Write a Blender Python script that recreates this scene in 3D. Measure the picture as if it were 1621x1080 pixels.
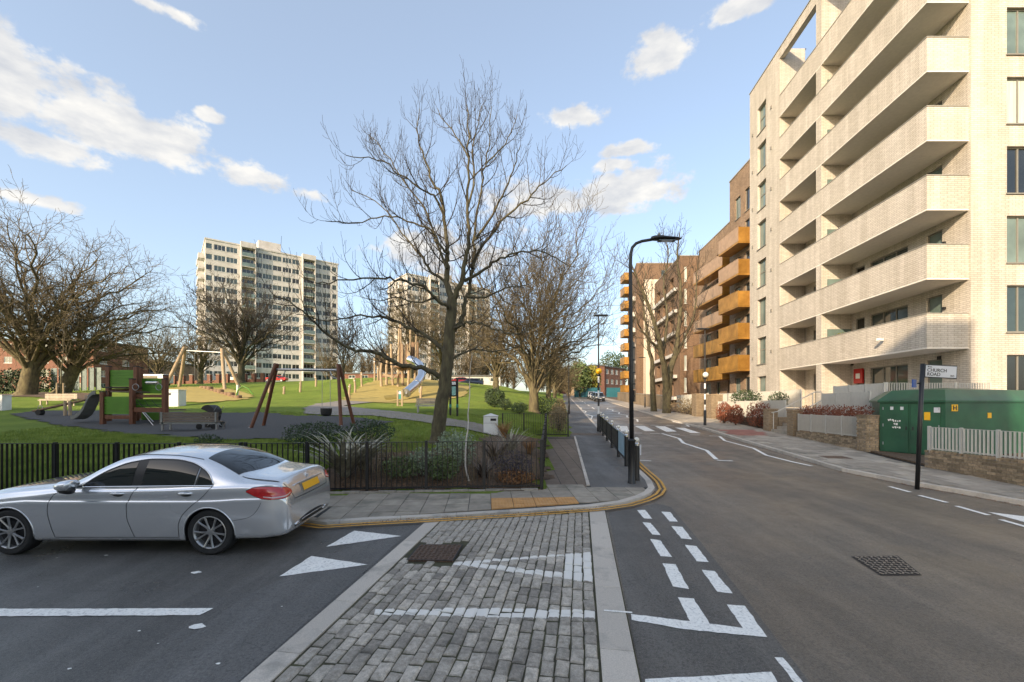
import bpy, math, random
import numpy as np
from mathutils import Vector, Matrix, noise as mnoise
R = math.radians
random.seed(7)
sc = bpy.context.scene
for o in list(bpy.data.objects): bpy.data.objects.remove(o)
col = sc.collection

# ------------------------------------------------------------------ camera
F, CX, HY, VY, CH, SL = 680.0, 810.5, 640.0, 615.0, 2.4, 25.0/680.0   # focal px, centre, horizon, ground-plane vanishing row, camera height, ground slope
cam_d = bpy.data.cameras.new('camera'); cam = bpy.data.objects.new('camera', cam_d); col.objects.link(cam)
cam.location = (0, 0, CH); cam.rotation_euler = (R(90), 0, 0)
cam_d.sensor_width = 36; cam_d.lens = 36*F/1621; cam_d.shift_y = 100/1621; cam_d.clip_start = .05; cam_d.clip_end = 4000
sc.camera = cam
sc.render.resolution_x, sc.render.resolution_y = 1024, 682

# ------------------------------------------------------------------ light
SUN_AZ, SUN_EL = 35.0, 21.0          # light travels right and away from the viewer
sun_d = bpy.data.lights.new('sun', 'SUN'); sun_d.energy = 2.75; sun_d.angle = R(.6); sun_d.color = (1, .79, .54)
sun = bpy.data.objects.new('sun', sun_d); col.objects.link(sun)
dv = Vector((math.sin(R(SUN_AZ))*math.cos(R(SUN_EL)), math.cos(R(SUN_AZ))*math.cos(R(SUN_EL)), -math.sin(R(SUN_EL))))
sun.rotation_euler = dv.to_track_quat('-Z', 'Y').to_euler(); sun.location = (-40, -60, 60)
vs = sc.view_settings
vs.view_transform = 'Standard'; vs.look = 'None'; vs.exposure = 1.45; vs.gamma = 1; vs.use_curve_mapping = False
sc.render.film_transparent = False

world = bpy.data.worlds.new('World'); sc.world = world; world.use_nodes = True
wn, wl = world.node_tree.nodes, world.node_tree.links
for n in list(wn): wn.remove(n)
def WN(t, **k):
    n = wn.new(t)
    for a, b in k.items(): setattr(n, a, b)
    return n
def wmath(op, a, b=None, c=None, clamp=False):
    n = WN('ShaderNodeMath', operation=op, use_clamp=clamp)
    for i, x in enumerate((a, b, c)):
        if x is None: continue
        if isinstance(x, (int, float)): n.inputs[i].default_value = x
        else: wl.new(x, n.inputs[i])
    return n.outputs[0]
sky = WN('ShaderNodeTexSky', sky_type='NISHITA', sun_disc=False, sun_elevation=R(SUN_EL), sun_rotation=R(180+SUN_AZ))
sky.air_density = 1.0; sky.dust_density = 2.2; sky.ozone_density = 1.3
wtc = WN('ShaderNodeTexCoord'); wsep = WN('ShaderNodeSeparateXYZ'); wl.new(wtc.outputs['Generated'], wsep.inputs[0])
az = wmath('ARCTAN2', wsep.outputs[0], wsep.outputs[1]); el = wmath('ARCSINE', wsep.outputs[2])
def wnoise(scale, detail, rough, zs=2.2):
    mp = WN('ShaderNodeMapping'); mp.inputs['Scale'].default_value = (1, 1, zs); wl.new(wtc.outputs['Generated'], mp.inputs[0])
    n = WN('ShaderNodeTexNoise'); n.inputs['Scale'].default_value = scale; n.inputs['Detail'].default_value = detail; n.inputs['Roughness'].default_value = rough
    wl.new(mp.outputs[0], n.inputs['Vector']); return n.outputs[0]
n1 = wnoise(13, 8, .60, 1.5); n2 = wnoise(45, 3, .6, 1.3)
edge = wmath('ADD', wmath('MULTIPLY', wmath('SUBTRACT', n1, .5), 2.7), wmath('MULTIPLY', wmath('SUBTRACT', n2, .5), .55))
def sky_dir(px, py):
    u, v = (px-CX)/F, (HY-py)/F
    return math.atan2(u, 1), math.atan2(v, math.hypot(1, u))
clouds = []   # azimuth, elevation, half width, half height (radians), weight
def cloud(px, py, hw, hh, w=1.0):
    a, e = sky_dir(px, py); a2, _ = sky_dir(px+hw, py); _, e2 = sky_dir(px, py-hh)
    clouds.append((a, e, max(.01, abs(a2-a)), max(.008, abs(e2-e)), w))
cloud(20, 130, 175, 85, 1.2); cloud(160, 188, 170, 62, 1.2); cloud(60, 225, 130, 26, 1.0); cloud(258, 212, 78, 32, 1.0); cloud(-120, 120, 130, 90, 1.1)
cloud(398, 276, 48, 25, 1.0); cloud(333, 182, 28, 13, .75); cloud(240, 6, 80, 14, .8); cloud(1045, 85, 56, 38, 1.05); cloud(1180, 10, 70, 22, .9)
cloud(900, 184, 48, 21, .85); cloud(995, 236, 46, 13, .8); cloud(985, 300, 95, 36, 1.1); cloud(1040, 300, 50, 26, .7); cloud(860, 318, 90, 40, .85); cloud(975, 262, 36, 13, .8)
cloud(60, 318, 70, 14, .8); cloud(700, 400, 110, 40, .7); cloud(505, 312, 32, 11, .6)
rr = random.Random(5)
for i in range(12):
    a = R(62 + i*21.5 + rr.uniform(-5, 5)); clouds.append((a if a < math.pi else a-2*math.pi, R(rr.uniform(14, 42)), R(rr.uniform(5, 13)), R(rr.uniform(2, 5)), rr.uniform(.7, 1.1)))
wv = WN('ShaderNodeCombineXYZ'); wl.new(az, wv.inputs[0]); wl.new(el, wv.inputs[1])
near_ = None
for (a, e, w_, h_, wt) in clouds:
    ma = WN('ShaderNodeVectorMath', operation='MULTIPLY_ADD'); wl.new(wv.outputs[0], ma.inputs[0]); ma.inputs[1].default_value = (1/w_, 1/h_, 0); ma.inputs[2].default_value = (-a/w_, -e/h_, (1-wt)*1.2)
    ln = WN('ShaderNodeVectorMath', operation='LENGTH'); wl.new(ma.outputs[0], ln.inputs[0])
    near_ = ln.outputs['Value'] if near_ is None else wmath('MINIMUM', near_, ln.outputs['Value'])
mask = wmath('SUBTRACT', 1.12, near_)
dens = wmath('ADD', mask, edge)
sm = WN('ShaderNodeMapRange', interpolation_type='SMOOTHSTEP'); wl.new(dens, sm.inputs[0])
sm.inputs[1].default_value = 0.0; sm.inputs[2].default_value = .50; sm.inputs[3].default_value = 0; sm.inputs[4].default_value = .96
ramp = WN('ShaderNodeMapRange'); wl.new(wnoise(11, 5, .55, 2.6), ramp.inputs[0]); ramp.inputs[1].default_value = .35; ramp.inputs[2].default_value = .65; ramp.inputs[3].default_value = .12; ramp.inputs[4].default_value = 1.0
ccol = WN('ShaderNodeMix', data_type='RGBA'); wl.new(ramp.outputs[0], ccol.inputs[0])
ccol.inputs[6].default_value = (1.50, 1.58, 1.74, 1); ccol.inputs[7].default_value = (2.50, 2.44, 2.32, 1)
# thin high veil that pales the whole sky
veil = WN('ShaderNodeMix', data_type='RGBA'); veil.inputs[0].default_value = .42
wl.new(sky.outputs[0], veil.inputs[6]); veil.inputs[7].default_value = (1.40, 1.50, 1.58, 1)
mixc = WN('ShaderNodeMix', data_type='RGBA'); wl.new(sm.outputs[0], mixc.inputs[0]); wl.new(veil.outputs[2], mixc.inputs[6]); wl.new(ccol.outputs[2], mixc.inputs[7])
bg = WN('ShaderNodeBackground'); bg.inputs['Strength'].default_value = .15; wl.new(mixc.outputs[2], bg.inputs['Color'])
world.cycles.sampling_method = 'MANUAL'; world.cycles.sample_map_resolution = 256
wo = WN('ShaderNodeOutputWorld'); wl.new(bg.outputs[0], wo.inputs[0])

# ------------------------------------------------------------------ pixel helpers (a pixel is a direction; depth comes from what the thing stands on)
def G(px, py, off=0.0):
    y = (CH-off)*F/(py-VY); return Vector(((px-CX)/F*y, y, SL*y+off))
def P(px, py, y): return Vector(((px-CX)/F*y, y, CH+(HY-py)/F*y))
def PX(px, y): return (px-CX)/F*y
def PZ(py, y): return CH+(HY-py)/F*y

# ------------------------------------------------------------------ mesh builder
class MB:
    def __init__(s): s.v = []; s.f = []
    def add(s, vs, fs):
        o = len(s.v); s.v += [tuple(p) for p in vs]; s.f += [tuple(i+o for i in f) for f in fs]; return s
    def box(s, x0, x1, y0, y1, z0, z1):
        return s.add([(x0,y0,z0),(x1,y0,z0),(x1,y1,z0),(x0,y1,z0),(x0,y0,z1),(x1,y0,z1),(x1,y1,z1),(x0,y1,z1)],
                     [(0,3,2,1),(4,5,6,7),(0,1,5,4),(1,2,6,5),(2,3,7,6),(3,0,4,7)])
    def obox(s, c, sx, sy, sz, a=0.0, rx=0.0, ry=0.0):
        m = Matrix.Translation(Vector(c)) @ Matrix.Rotation(a, 4, 'Z') @ Matrix.Rotation(ry, 4, 'Y') @ Matrix.Rotation(rx, 4, 'X')
        q = MB().box(-sx/2, sx/2, -sy/2, sy/2, -sz/2, sz/2)
        return s.add([m @ Vector(p) for p in q.v], q.f)
    def cbox(s, x0, x1, y0, y1, z0, z1, b):     # block with chamfered top edges
        return s.add([(x0,y0,z0),(x1,y0,z0),(x1,y1,z0),(x0,y1,z0),(x0,y0,z1-b),(x1,y0,z1-b),(x1,y1,z1-b),(x0,y1,z1-b),
                      (x0+b,y0+b,z1),(x1-b,y0+b,z1),(x1-b,y1-b,z1),(x0+b,y1-b,z1)],
                     [(0,3,2,1),(0,1,5,4),(1,2,6,5),(2,3,7,6),(3,0,4,7),(4,5,9,8),(5,6,10,9),(6,7,11,10),(7,4,8,11),(8,9,10,11)])
    def bar(s, a, b, w, h=None):                # rectangular bar between two points
        h = h or w; a, b = Vector(a), Vector(b); d = (b-a); L = d.length
        if L < 1e-6: return s
        d /= L; up = Vector((0,0,1)) if abs(d.z) < .95 else Vector((0,1,0))
        x = d.cross(up).normalized(); y = x.cross(d)
        pts = []
        for p in (a, b):
            for (i, j) in ((-1,-1),(1,-1),(1,1),(-1,1)): pts.append(p + x*(i*w/2) + y*(j*h/2))
        return s.add(pts, [(0,1,2,3),(7,6,5,4),(0,4,5,1),(1,5,6,2),(2,6,7,3),(3,7,4,0)])
    def tube(s, pts, rad, n=8, cap=True):
        pts = [Vector(p) for p in pts]
        if not isinstance(rad, (list, tuple)): rad = [rad]*len(pts)
        rings = []; ref = None
        for i, p in enumerate(pts):
            d = (pts[min(i+1, len(pts)-1)] - pts[max(i-1, 0)])
            d = d.normalized() if d.length > 1e-9 else Vector((0,0,1))
            if ref is None: ref = Vector((1,0,0)) if abs(d.x) < .9 else Vector((0,1,0))
            x = (ref - d*ref.dot(d)); x = x.normalized() if x.length > 1e-6 else d.orthogonal().normalized()
            ref = x; y = d.cross(x)
            rings.append([p + (x*math.cos(2*math.pi*k/n) + y*math.sin(2*math.pi*k/n))*rad[i] for k in range(n)])
        fs = []
        for i in range(len(rings)-1):
            for k in range(n): fs.append((i*n+k, i*n+(k+1)%n, (i+1)*n+(k+1)%n, (i+1)*n+k))
        if cap: fs.append(tuple(range(n-1, -1, -1))); fs.append(tuple((len(rings)-1)*n+k for k in range(n)))
        return s.add([p for r in rings for p in r], fs)
    def prism(s, poly, z0, z1):                 # z0, z1 numbers or functions of x, y
        g0 = z0 if callable(z0) else (lambda x, y: z0); g1 = z1 if callable(z1) else (lambda x, y: z1)
        a = sum(poly[i][0]*poly[(i+1) % len(poly)][1]-poly[(i+1) % len(poly)][0]*poly[i][1] for i in range(len(poly)))
        poly = list(poly) if a > 0 else list(poly)[::-1]; n = len(poly)
        return s.add([(p[0],p[1],g0(p[0],p[1])) for p in poly]+[(p[0],p[1],g1(p[0],p[1])) for p in poly],
              [tuple(range(n-1,-1,-1)), tuple(range(n,2*n))]+[(i,(i+1)%n,n+(i+1)%n,n+i) for i in range(n)])
    def lathe(s, prof, c=(0,0,0), n=16):
        c = Vector(c); vs = []; fs = []
        for (r, z) in prof:
            for k in range(n): vs.append(c+Vector((r*math.cos(2*math.pi*k/n), r*math.sin(2*math.pi*k/n), z)))
        for i in range(len(prof)-1):
            for k in range(n): fs.append((i*n+k, i*n+(k+1)%n, (i+1)*n+(k+1)%n, (i+1)*n+k))
        fs.append(tuple(range(n-1,-1,-1))); fs.append(tuple((len(prof)-1)*n+k for k in range(n)))
        return s.add(vs, fs)
    def quad(s, a, b, c, d): return s.add([a,b,c,d], [(0,1,2,3)])
    def sheet(s, poly, z):                      # flat polygon sheet, z number or function
        g = z if callable(z) else (lambda x, y: z)
        a = sum(poly[i][0]*poly[(i+1) % len(poly)][1]-poly[(i+1) % len(poly)][0]*poly[i][1] for i in range(len(poly)))
        poly = list(poly) if a > 0 else list(poly)[::-1]
        return s.add([(p[0],p[1],g(p[0],p[1])) for p in poly], [tuple(range(len(poly)))])
    def xf(s, m): s.v = [tuple(m @ Vector(p)) for p in s.v]; return s
    def mesh(s, name, off=(0,0,0)):
        me = bpy.data.meshes.new(name); o = Vector(off)
        if o.length > 0: me.from_pydata([(p[0]-o.x, p[1]-o.y, p[2]-o.z) for p in s.v], [], s.f)
        else: me.from_pydata(s.v, [], s.f)
        me.update(); return me
    def build(s, name, mat, parent=None, smooth=False, bevel=0, kind=None):
        off = WL.get(parent, Vector((0,0,0))) if parent else Vector((0,0,0))
        me = s.mesh(name, off); return link(name, me, mat, parent, smooth, bevel, kind, off)
WL = {}     # where each object stood in world space when it was built (no rotation at build time)
def link(name, me, mat, parent=None, smooth=False, bevel=0, kind=None, wl_=None):
    if mat is not None and not me.materials: me.materials.append(mat)
    o = bpy.data.objects.new(name, me); col.objects.link(o); o.parent = parent
    WL[o] = wl_ if wl_ is not None else Vector((0,0,0))
    if smooth:
        me.polygons.foreach_set('use_smooth', [True]*len(me.polygons))
        if smooth != 'all':
            me.set_sharp_from_angle(angle=R(38))
    if bevel:
        b = o.modifiers.new('bevel', 'BEVEL'); b.width = bevel; b.segments = 2; b.limit_method = 'ANGLE'; b.angle_limit = R(40)
    if kind: o['kind'] = kind
    return o
def tag(o, label=None, cat=None, group=None, kind=None):
    if label: o['label'] = label
    if cat: o['category'] = cat
    if group: o['group'] = group
    if kind: o['kind'] = kind
    return o
def thing(name, label, cat, loc=(0,0,0), group=None):
    o = bpy.data.objects.new(name, None); col.objects.link(o); o.location = loc; o.empty_display_size = .2
    WL[o] = Vector(loc); return tag(o, label, cat, group)
def copy_tree(o, parent=None):
    c = o.copy(); col.objects.link(c); c.parent = parent
    for ch in [k for k in bpy.data.objects if k.parent == o]: copy_tree(ch, c)
    return c
def repeat(o, loc, rz=0, label=None, scale=None):
    c = copy_tree(o); c.location = loc; c.rotation_euler = (0, 0, rz)
    if scale: c.scale = (scale,)*3
    if label: c['label'] = label
    return c

# ------------------------------------------------------------------ materials
def new_mat(name):
    m = bpy.data.materials.new(name); m.use_nodes = True; nt = m.node_tree
    b = nt.nodes['Principled BSDF']; return m, nt, b
def nd(nt, t, **k):
    n = nt.nodes.new(t)
    for a, b in k.items(): setattr(n, a, b)
    return n
def mixcol(nt, fac, a, b, mode='MIX'):
    m = nd(nt, 'ShaderNodeMix', data_type='RGBA', blend_type=mode)
    for i, x in ((0, fac), (6, a), (7, b)):
        if isinstance(x, (int, float)): m.inputs[i].default_value = x
        elif isinstance(x, (tuple, list)): m.inputs[i].default_value = (*x[:3], 1)
        else: nt.links.new(x, m.inputs[i])
    return m.outputs[2]
def mth(nt, op, a, b=None, c=None, clamp=False):
    n = nd(nt, 'ShaderNodeMath', operation=op, use_clamp=clamp)
    for i, x in enumerate((a, b, c)):
        if x is None: continue
        if isinstance(x, (int, float)): n.inputs[i].default_value = x
        else: nt.links.new(x, n.inputs[i])
    return n.outputs[0]
def mapr(nt, x, a, b, c=0.0, d=1.0, smooth=False):
    n = nd(nt, 'ShaderNodeMapRange', interpolation_type='SMOOTHSTEP' if smooth else 'LINEAR'); nt.links.new(x, n.inputs[0])
    for i, q in enumerate((a, b, c, d)): n.inputs[i+1].default_value = q
    return n.outputs[0]
def pos(nt, scale=(1,1,1), obj=False):
    if obj: o = nd(nt, 'ShaderNodeTexCoord').outputs['Object']
    else: o = nd(nt, 'ShaderNodeNewGeometry').outputs['Position']
    if scale == (1,1,1): return o
    mp = nd(nt, 'ShaderNodeMapping'); mp.inputs['Scale'].default_value = scale; nt.links.new(o, mp.inputs[0]); return mp.outputs[0]
def noise(nt, vec, scale, detail=4, rough=.55):
    n = nd(nt, 'ShaderNodeTexNoise'); n.inputs['Scale'].default_value = scale; n.inputs['Detail'].default_value = detail; n.inputs['Roughness'].default_value = rough
    nt.links.new(vec, n.inputs['Vector']); return n.outputs[0]
def bump(nt, b, h, strength=.3, dist=.01):
    n = nd(nt, 'ShaderNodeBump'); n.inputs['Strength'].default_value = strength; n.inputs['Distance'].default_value = dist
    nt.links.new(h, n.inputs['Height']); nt.links.new(n.outputs[0], b.inputs['Normal'])
def mat(name, c, rough=.7, metal=0.0, var=.15, scale=6.0, c2=None, rand=0.0, bmp=0.0, bscale=60.0, spec=.5, coat=0.0, stretch=(1,1,1), obj=False, dirt=None):
    m, nt, b = new_mat(name); p = pos(nt, stretch, obj)
    n = noise(nt, p, scale, 6, .6)
    c2 = c2 or tuple(min(1, x*(1+var)) for x in c); c1 = tuple(x*(1-var) for x in c) if c2 and var else c
    k = mixcol(nt, mapr(nt, n, .3, .7), c1, c2)
    if dirt:
        dn = noise(nt, pos(nt), dirt[1], 7, .65); k = mixcol(nt, mapr(nt, dn, .52, .68, 0, dirt[2]), k, dirt[0])
    if rand:
        oi = nd(nt, 'ShaderNodeObjectInfo').outputs['Random']; k2 = nd(nt, 'ShaderNodeHueSaturation'); nt.links.new(k, k2.inputs['Color'])
        nt.links.new(mapr(nt, oi, 0, 1, 1-rand, 1+rand), k2.inputs['Value']); k = k2.outputs[0]
    nt.links.new(k, b.inputs['Base Color'])
    b.inputs['Roughness'].default_value = rough; b.inputs['Metallic'].default_value = metal
    b.inputs['Specular IOR Level'].default_value = spec; b.inputs['Coat Weight'].default_value = coat; b.inputs['Coat Roughness'].default_value = .05
    if bmp: bump(nt, b, noise(nt, p, bscale, 3, .6), bmp)
    return m
def brick_mat(name, c1, c2, mortar, bw, bh, ms=.012, rough=.85, var=.25, bstr=.5, off=.5, tintscale=.35):
    m, nt, b = new_mat(name); g = nd(nt, 'ShaderNodeNewGeometry'); sp = nd(nt, 'ShaderNodeSeparateXYZ'); sn = nd(nt, 'ShaderNodeSeparateXYZ')
    nt.links.new(g.outputs['Position'], sp.inputs[0]); nt.links.new(g.outputs['True Normal'], sn.inputs[0])
    isx = mth(nt, 'GREATER_THAN', mth(nt, 'ABSOLUTE', sn.outputs[0]), .7)
    u = mth(nt, 'ADD', mth(nt, 'MULTIPLY', sp.outputs[1], isx), mth(nt, 'MULTIPLY', sp.outputs[0], mth(nt, 'SUBTRACT', 1.0, isx)))
    cmb = nd(nt, 'ShaderNodeCombineXYZ'); nt.links.new(u, cmb.inputs[0]); nt.links.new(sp.outputs[2], cmb.inputs[1])
    br = nd(nt, 'ShaderNodeTexBrick'); br.offset = off; nt.links.new(cmb.outputs[0], br.inputs['Vector'])
    br.inputs['Color1'].default_value = (*c1, 1); br.inputs['Color2'].default_value = (*c2, 1); br.inputs['Mortar'].default_value = (*mortar, 1)
    br.inputs['Scale'].default_value = 1; br.inputs['Mortar Size'].default_value = ms; br.inputs['Mortar Smooth'].default_value = .2
    br.inputs['Bias'].default_value = 0; br.inputs['Brick Width'].default_value = bw; br.inputs['Row Height'].default_value = bh
    stk = noise(nt, pos(nt, (1.6,1.6,.10)), 1.5, 5, .6)
    n = noise(nt, g.outputs['Position'], tintscale, 5); n2 = noise(nt, g.outputs['Position'], 9, 5)
    k = mixcol(nt, 1.0, br.outputs['Color'], mixcol(nt, mapr(nt, n, .3, .7), (1-var,)*3, (1,1,1)), 'MULTIPLY')
    k = mixcol(nt, 1.0, k, mixcol(nt, mapr(nt, n2, .3, .7), (1-var*.7,)*3, (1,1,1)), 'MULTIPLY')
    k = mixcol(nt, 1.0, k, mixcol(nt, mapr(nt, stk, .42, .62), (.84,.83,.81), (1,1,1)), 'MULTIPLY')
    nt.links.new(k, b.inputs['Base Color']); b.inputs['Roughness'].default_value = rough
    bump(nt, b, mth(nt, 'SUBTRACT', 1.0, br.outputs['Fac']), bstr, .012)
    return m
def glass_mat(name, c, rough=.04, spec=.8):
    m, nt, b = new_mat(name); n = noise(nt, pos(nt), .6, 3)
    nt.links.new(mixcol(nt, mapr(nt, n, .35, .65), tuple(x*.6 for x in c), c), b.inputs['Base Color'])
    b.inputs['Roughness'].default_value = rough; b.inputs['Specular IOR Level'].default_value = spec; b.inputs['IOR'].default_value = 1.55
    bump(nt, b, noise(nt, pos(nt), 1.3, 2), .04, .02)
    return m
M = {}
M['black'] = mat('black_paint', (.012,.012,.013), .38, var=.3, bmp=.1, bscale=80)
M['black_matt'] = mat('black_plastic', (.015,.015,.016), .6, var=.3)
M['steel'] = mat('galvanised_steel', (.42,.43,.44), .38, .85, .12, 14)
M['chrome'] = mat('polished_steel', (.75,.76,.78), .12, 1.0, .05, 5)
M['white'] = mat('white_paint', (.72,.72,.70), .5, var=.08, dirt=((.4,.38,.33), 3, .35))
M['greywhite'] = mat('pale_grey_powder_coat', (.50,.49,.45), .45, var=.06)
M['paint'] = mat('road_paint', (.88,.86,.80), .75, var=.10, scale=25, dirt=((.20,.20,.19), 30, .55), bmp=.3, bscale=160)
M['yellow'] = mat('yellow_road_paint', (.62,.33,.06), .8, var=.2, scale=20, dirt=((.12,.10,.08), 30, .85))
M['glass'] = glass_mat('window_glass', (.05,.075,.075))
M['glass_green'] = glass_mat('tinted_window_glass', (.16,.22,.20), .06, .7)
M['glass_dark'] = glass_mat('dark_window_glass', (.018,.022,.024))
M['frame_grey'] = mat('grey_window_frame', (.20,.19,.165), .5, var=.06)
M['frame_white'] = mat('white_window_frame', (.66,.66,.64), .5, var=.06)
M['bark'] = mat('brown_bark', (.085,.066,.044), .92, var=.45, scale=9, c2=(.13,.115,.06), bmp=.9, bscale=26, stretch=(1,1,.35))
M['twig'] = mat('dark_twig_bark', (.045,.036,.027), .9, var=.3, scale=5, c2=(.07,.057,.04))
M['bark_pale'] = mat('mossy_pale_bark', (.115,.085,.052), .92, var=.5, scale=7, c2=(.19,.16,.08), bmp=1.0, bscale=14, stretch=(1,1,.3), dirt=((.06,.048,.034), 2.2, .7))
M['twig_pale'] = mat('pale_twig_bark', (.115,.088,.052), .9, var=.35, scale=5, c2=(.17,.135,.075))
M['wood_red'] = mat('stained_timber', (.13,.045,.02), .55, var=.35, scale=5, stretch=(6,6,.6), bmp=.2)
M['log'] = mat('weathered_log', (.36,.27,.17), .8, var=.3, scale=5, stretch=(5,5,.5), bmp=.4, bscale=25)
M['log_dark'] = mat('weathered_dark_log', (.22,.14,.085), .8, var=.35, scale=5, stretch=(5,5,.5), bmp=.4, bscale=25)
M['plank'] = mat('grey_bench_timber', (.15,.12,.09), .8, var=.3, scale=6, rand=.2, stretch=(.6,6,6), bmp=.2)
M['plank_pale'] = mat('pale_bench_timber', (.44,.37,.28), .8, var=.2, scale=6, rand=.15)
# ------------------------------------------------------------------ ground shape
TILT = math.atan(SL)
def base_z(y): return SL*y if y < 210 else SL*210 + (y-210)*.012
def edge_x(y):                      # left edge of the main road's footway = right edge of the park
    if y < 20.9: return .68 + (y-9.96)*.0908
    return 2.78 + (y-20.9)*.115
def fence_y(x): return 9.5 + max(0.0, min(1.0, (x+6)/6.7))*.46
_cp = [(45,627,38),(78,625,39),(-60,627,40),(20,640,28),(278,643,28.8),(90,650,27),(-80,690,16),(60,688,16),(180,686,16),(305,684,17.5),(170,671,19.8),(260,671,19.8),(430,676,17.6),(540,673,17.6),
       (300,700,13.2),(120,704,12.8),(-60,706,12.6),(480,704,13.2),(600,700,14),(690,703,14.6),(620,637,36),(290,612,41),(365,616,41),(560,600,47),(600,598,50),(660,600,50),(480,618,40),(500,640,28),(640,644,29),(715,660,22),
       (778,689,18.6),(845,653,27),(780,630,36),(860,640,33),(800,612,60),(380,606,60),(240,610,70),(120,618,62),(320,606,105),(530,606,112),(640,602,120),(760,612,90),(-200,640,45),(-300,630,70),(20,617,80),(600,668,20.5),(400,652,24),(730,676,18),
       (440,606,52),(700,604,52)]
_pts = []; _val = []
for (px, py, y) in _cp: q = P(px, py, y); _pts.append((q.x, q.y)); _val.append(q.z-SL*q.y)
for y in (10, 12, 14, 16, 18, 20.9, 24, 28, 33, 40, 50, 65, 85, 110): _pts.append((edge_x(y), y)); _val.append(.11)
for x in (-14, -11, -8, -5, -2.5, 0): _pts.append((x, fence_y(x))); _val.append(.12)
_pts += [(-160, 60), (-160, 160), (-60, 220), (0, 220)]; _val += [2.2, 3.5, 2.5, .6]
_A = np.array(_pts); _n = len(_A)
_K = np.zeros((_n+1, _n+1)); _K[:_n,:_n] = -np.linalg.norm(_A[:,None]-_A[None], axis=2); _K[:_n,_n] = 1; _K[_n,:_n] = 1
_K[:_n,:_n] -= np.eye(_n)*.06
_W = np.linalg.solve(_K, np.array(_val+[0]))
def extra(x, y):
    r = np.hypot(_A[:,0]-x, _A[:,1]-y); return float(-(r*_W[:_n]).sum()+_W[_n])
def sst(a, b, x): t = max(0.0, min(1.0, (x-a)/(b-a))); return t*t*(3-2*t)
def H(x, y):
    b = base_z(y)
    if y < fence_y(x)-.3 or x > edge_x(y)+.3: return b-.32 if (y < fence_y(x)-.8 or x > edge_x(y)+.8) else b+.02
    d = min(edge_x(y)-x, (y-fence_y(x))*1.6)
    e = max(.06, min(6.0, extra(x, y)))*sst(-.1, 1.4, d) + .06*(1-sst(-.1, 1.4, d))
    if y > 150: e *= sst(260, 150, y) if False else max(0, 1-(y-150)/150)
    return b + e

def ground_mat():
    m, nt, b = new_mat('winter_grass'); p = pos(nt)
    n1 = noise(nt, p, .5, 5); n2 = noise(nt, p, 7, 6, .7); n3 = noise(nt, pos(nt, (1,1,1)), 60, 3, .7)
    k = mixcol(nt, mapr(nt, n1, .3, .7), (.145,.235,.03), (.255,.34,.055)); k = mixcol(nt, mapr(nt, n2, .45, .75, 0, .6), k, (.11,.155,.022))
    k = mixcol(nt, mapr(nt, noise(nt, p, .9, 6, .7), .56, .68, 0, .75), k, (.11,.085,.045))
    k = mixcol(nt, mapr(nt, n3, .3, .7, 0, .45), k, (.31,.38,.09)); nt.links.new(k, b.inputs['Base Color']); b.inputs['Roughness'].default_value = .95
    b.inputs['Specular IOR Level'].default_value = .15
    bump(nt, b, mth(nt, 'ADD', n3, mth(nt, 'MULTIPLY', n2, 1.5)), 1.0, .08); return m
M['grass'] = ground_mat()
def axis(lst):
    out = []
    for (a, b, st) in lst:
        k = a
        while k < b-1e-6: out.append(k); k += st
    return out + [lst[-1][1]]
gx = axis([(-1500,-300,200),(-300,-100,25),(-100,-45,4),(-45,-20,1.0),(-20,8,.4),(8,30,2),(30,100,10),(100,300,50),(300,1500,200)])
gy = axis([(-400,-40,60),(-40,8,6),(8,24,.4),(24,62,.8),(62,120,4),(120,300,15),(300,1500,200)])
g = MB(); g.v = [(x, y, H(x, y)) for y in gy for x in gx]
nx = len(gx); g.f = [(j*nx+i, j*nx+i+1, (j+1)*nx+i+1, (j+1)*nx+i) for j in range(len(gy)-1) for i in range(nx-1)]
g.build('ground', M['grass'], smooth='all', kind='structure')
_GX, _GY, _GZ = np.array(gx), np.array(gy), np.array([v[2] for v in g.v]).reshape(len(gy), nx)
def HG(x, y):                       # height of the ground sheet itself
    i = min(max(int(np.searchsorted(_GX, x))-1, 0), nx-2); j = min(max(int(np.searchsorted(_GY, y))-1, 0), len(gy)-2)
    a, b = (x-_GX[i])/(_GX[i+1]-_GX[i]), (y-_GY[j])/(_GY[j+1]-_GY[j])
    return float((_GZ[j,i]*(1-a)+_GZ[j,i+1]*a)*(1-b)+(_GZ[j+1,i]*(1-a)+_GZ[j+1,i+1]*a)*b)
def GP(px, py, y=None, lo=9.5, hi=140):      # where the sight line through a pixel meets the ground
    u, v = (px-CX)/F, (HY-py)/F; y = lo
    while y < hi:
        if CH+v*y <= HG(u*y, y): break
        y += .05
    return Vector((u*y, y, HG(u*y, y)))
def on(x, y): return Vector((x, y, HG(x, y)))
def inside(poly, x, y):
    c = False; j = len(poly)-1
    for i in range(len(poly)):
        a, b = poly[i], poly[j]
        if (a[1] > y) != (b[1] > y) and x < (b[0]-a[0])*(y-a[1])/(b[1]-a[1])+a[0]: c = not c
        j = i
    return c
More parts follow.
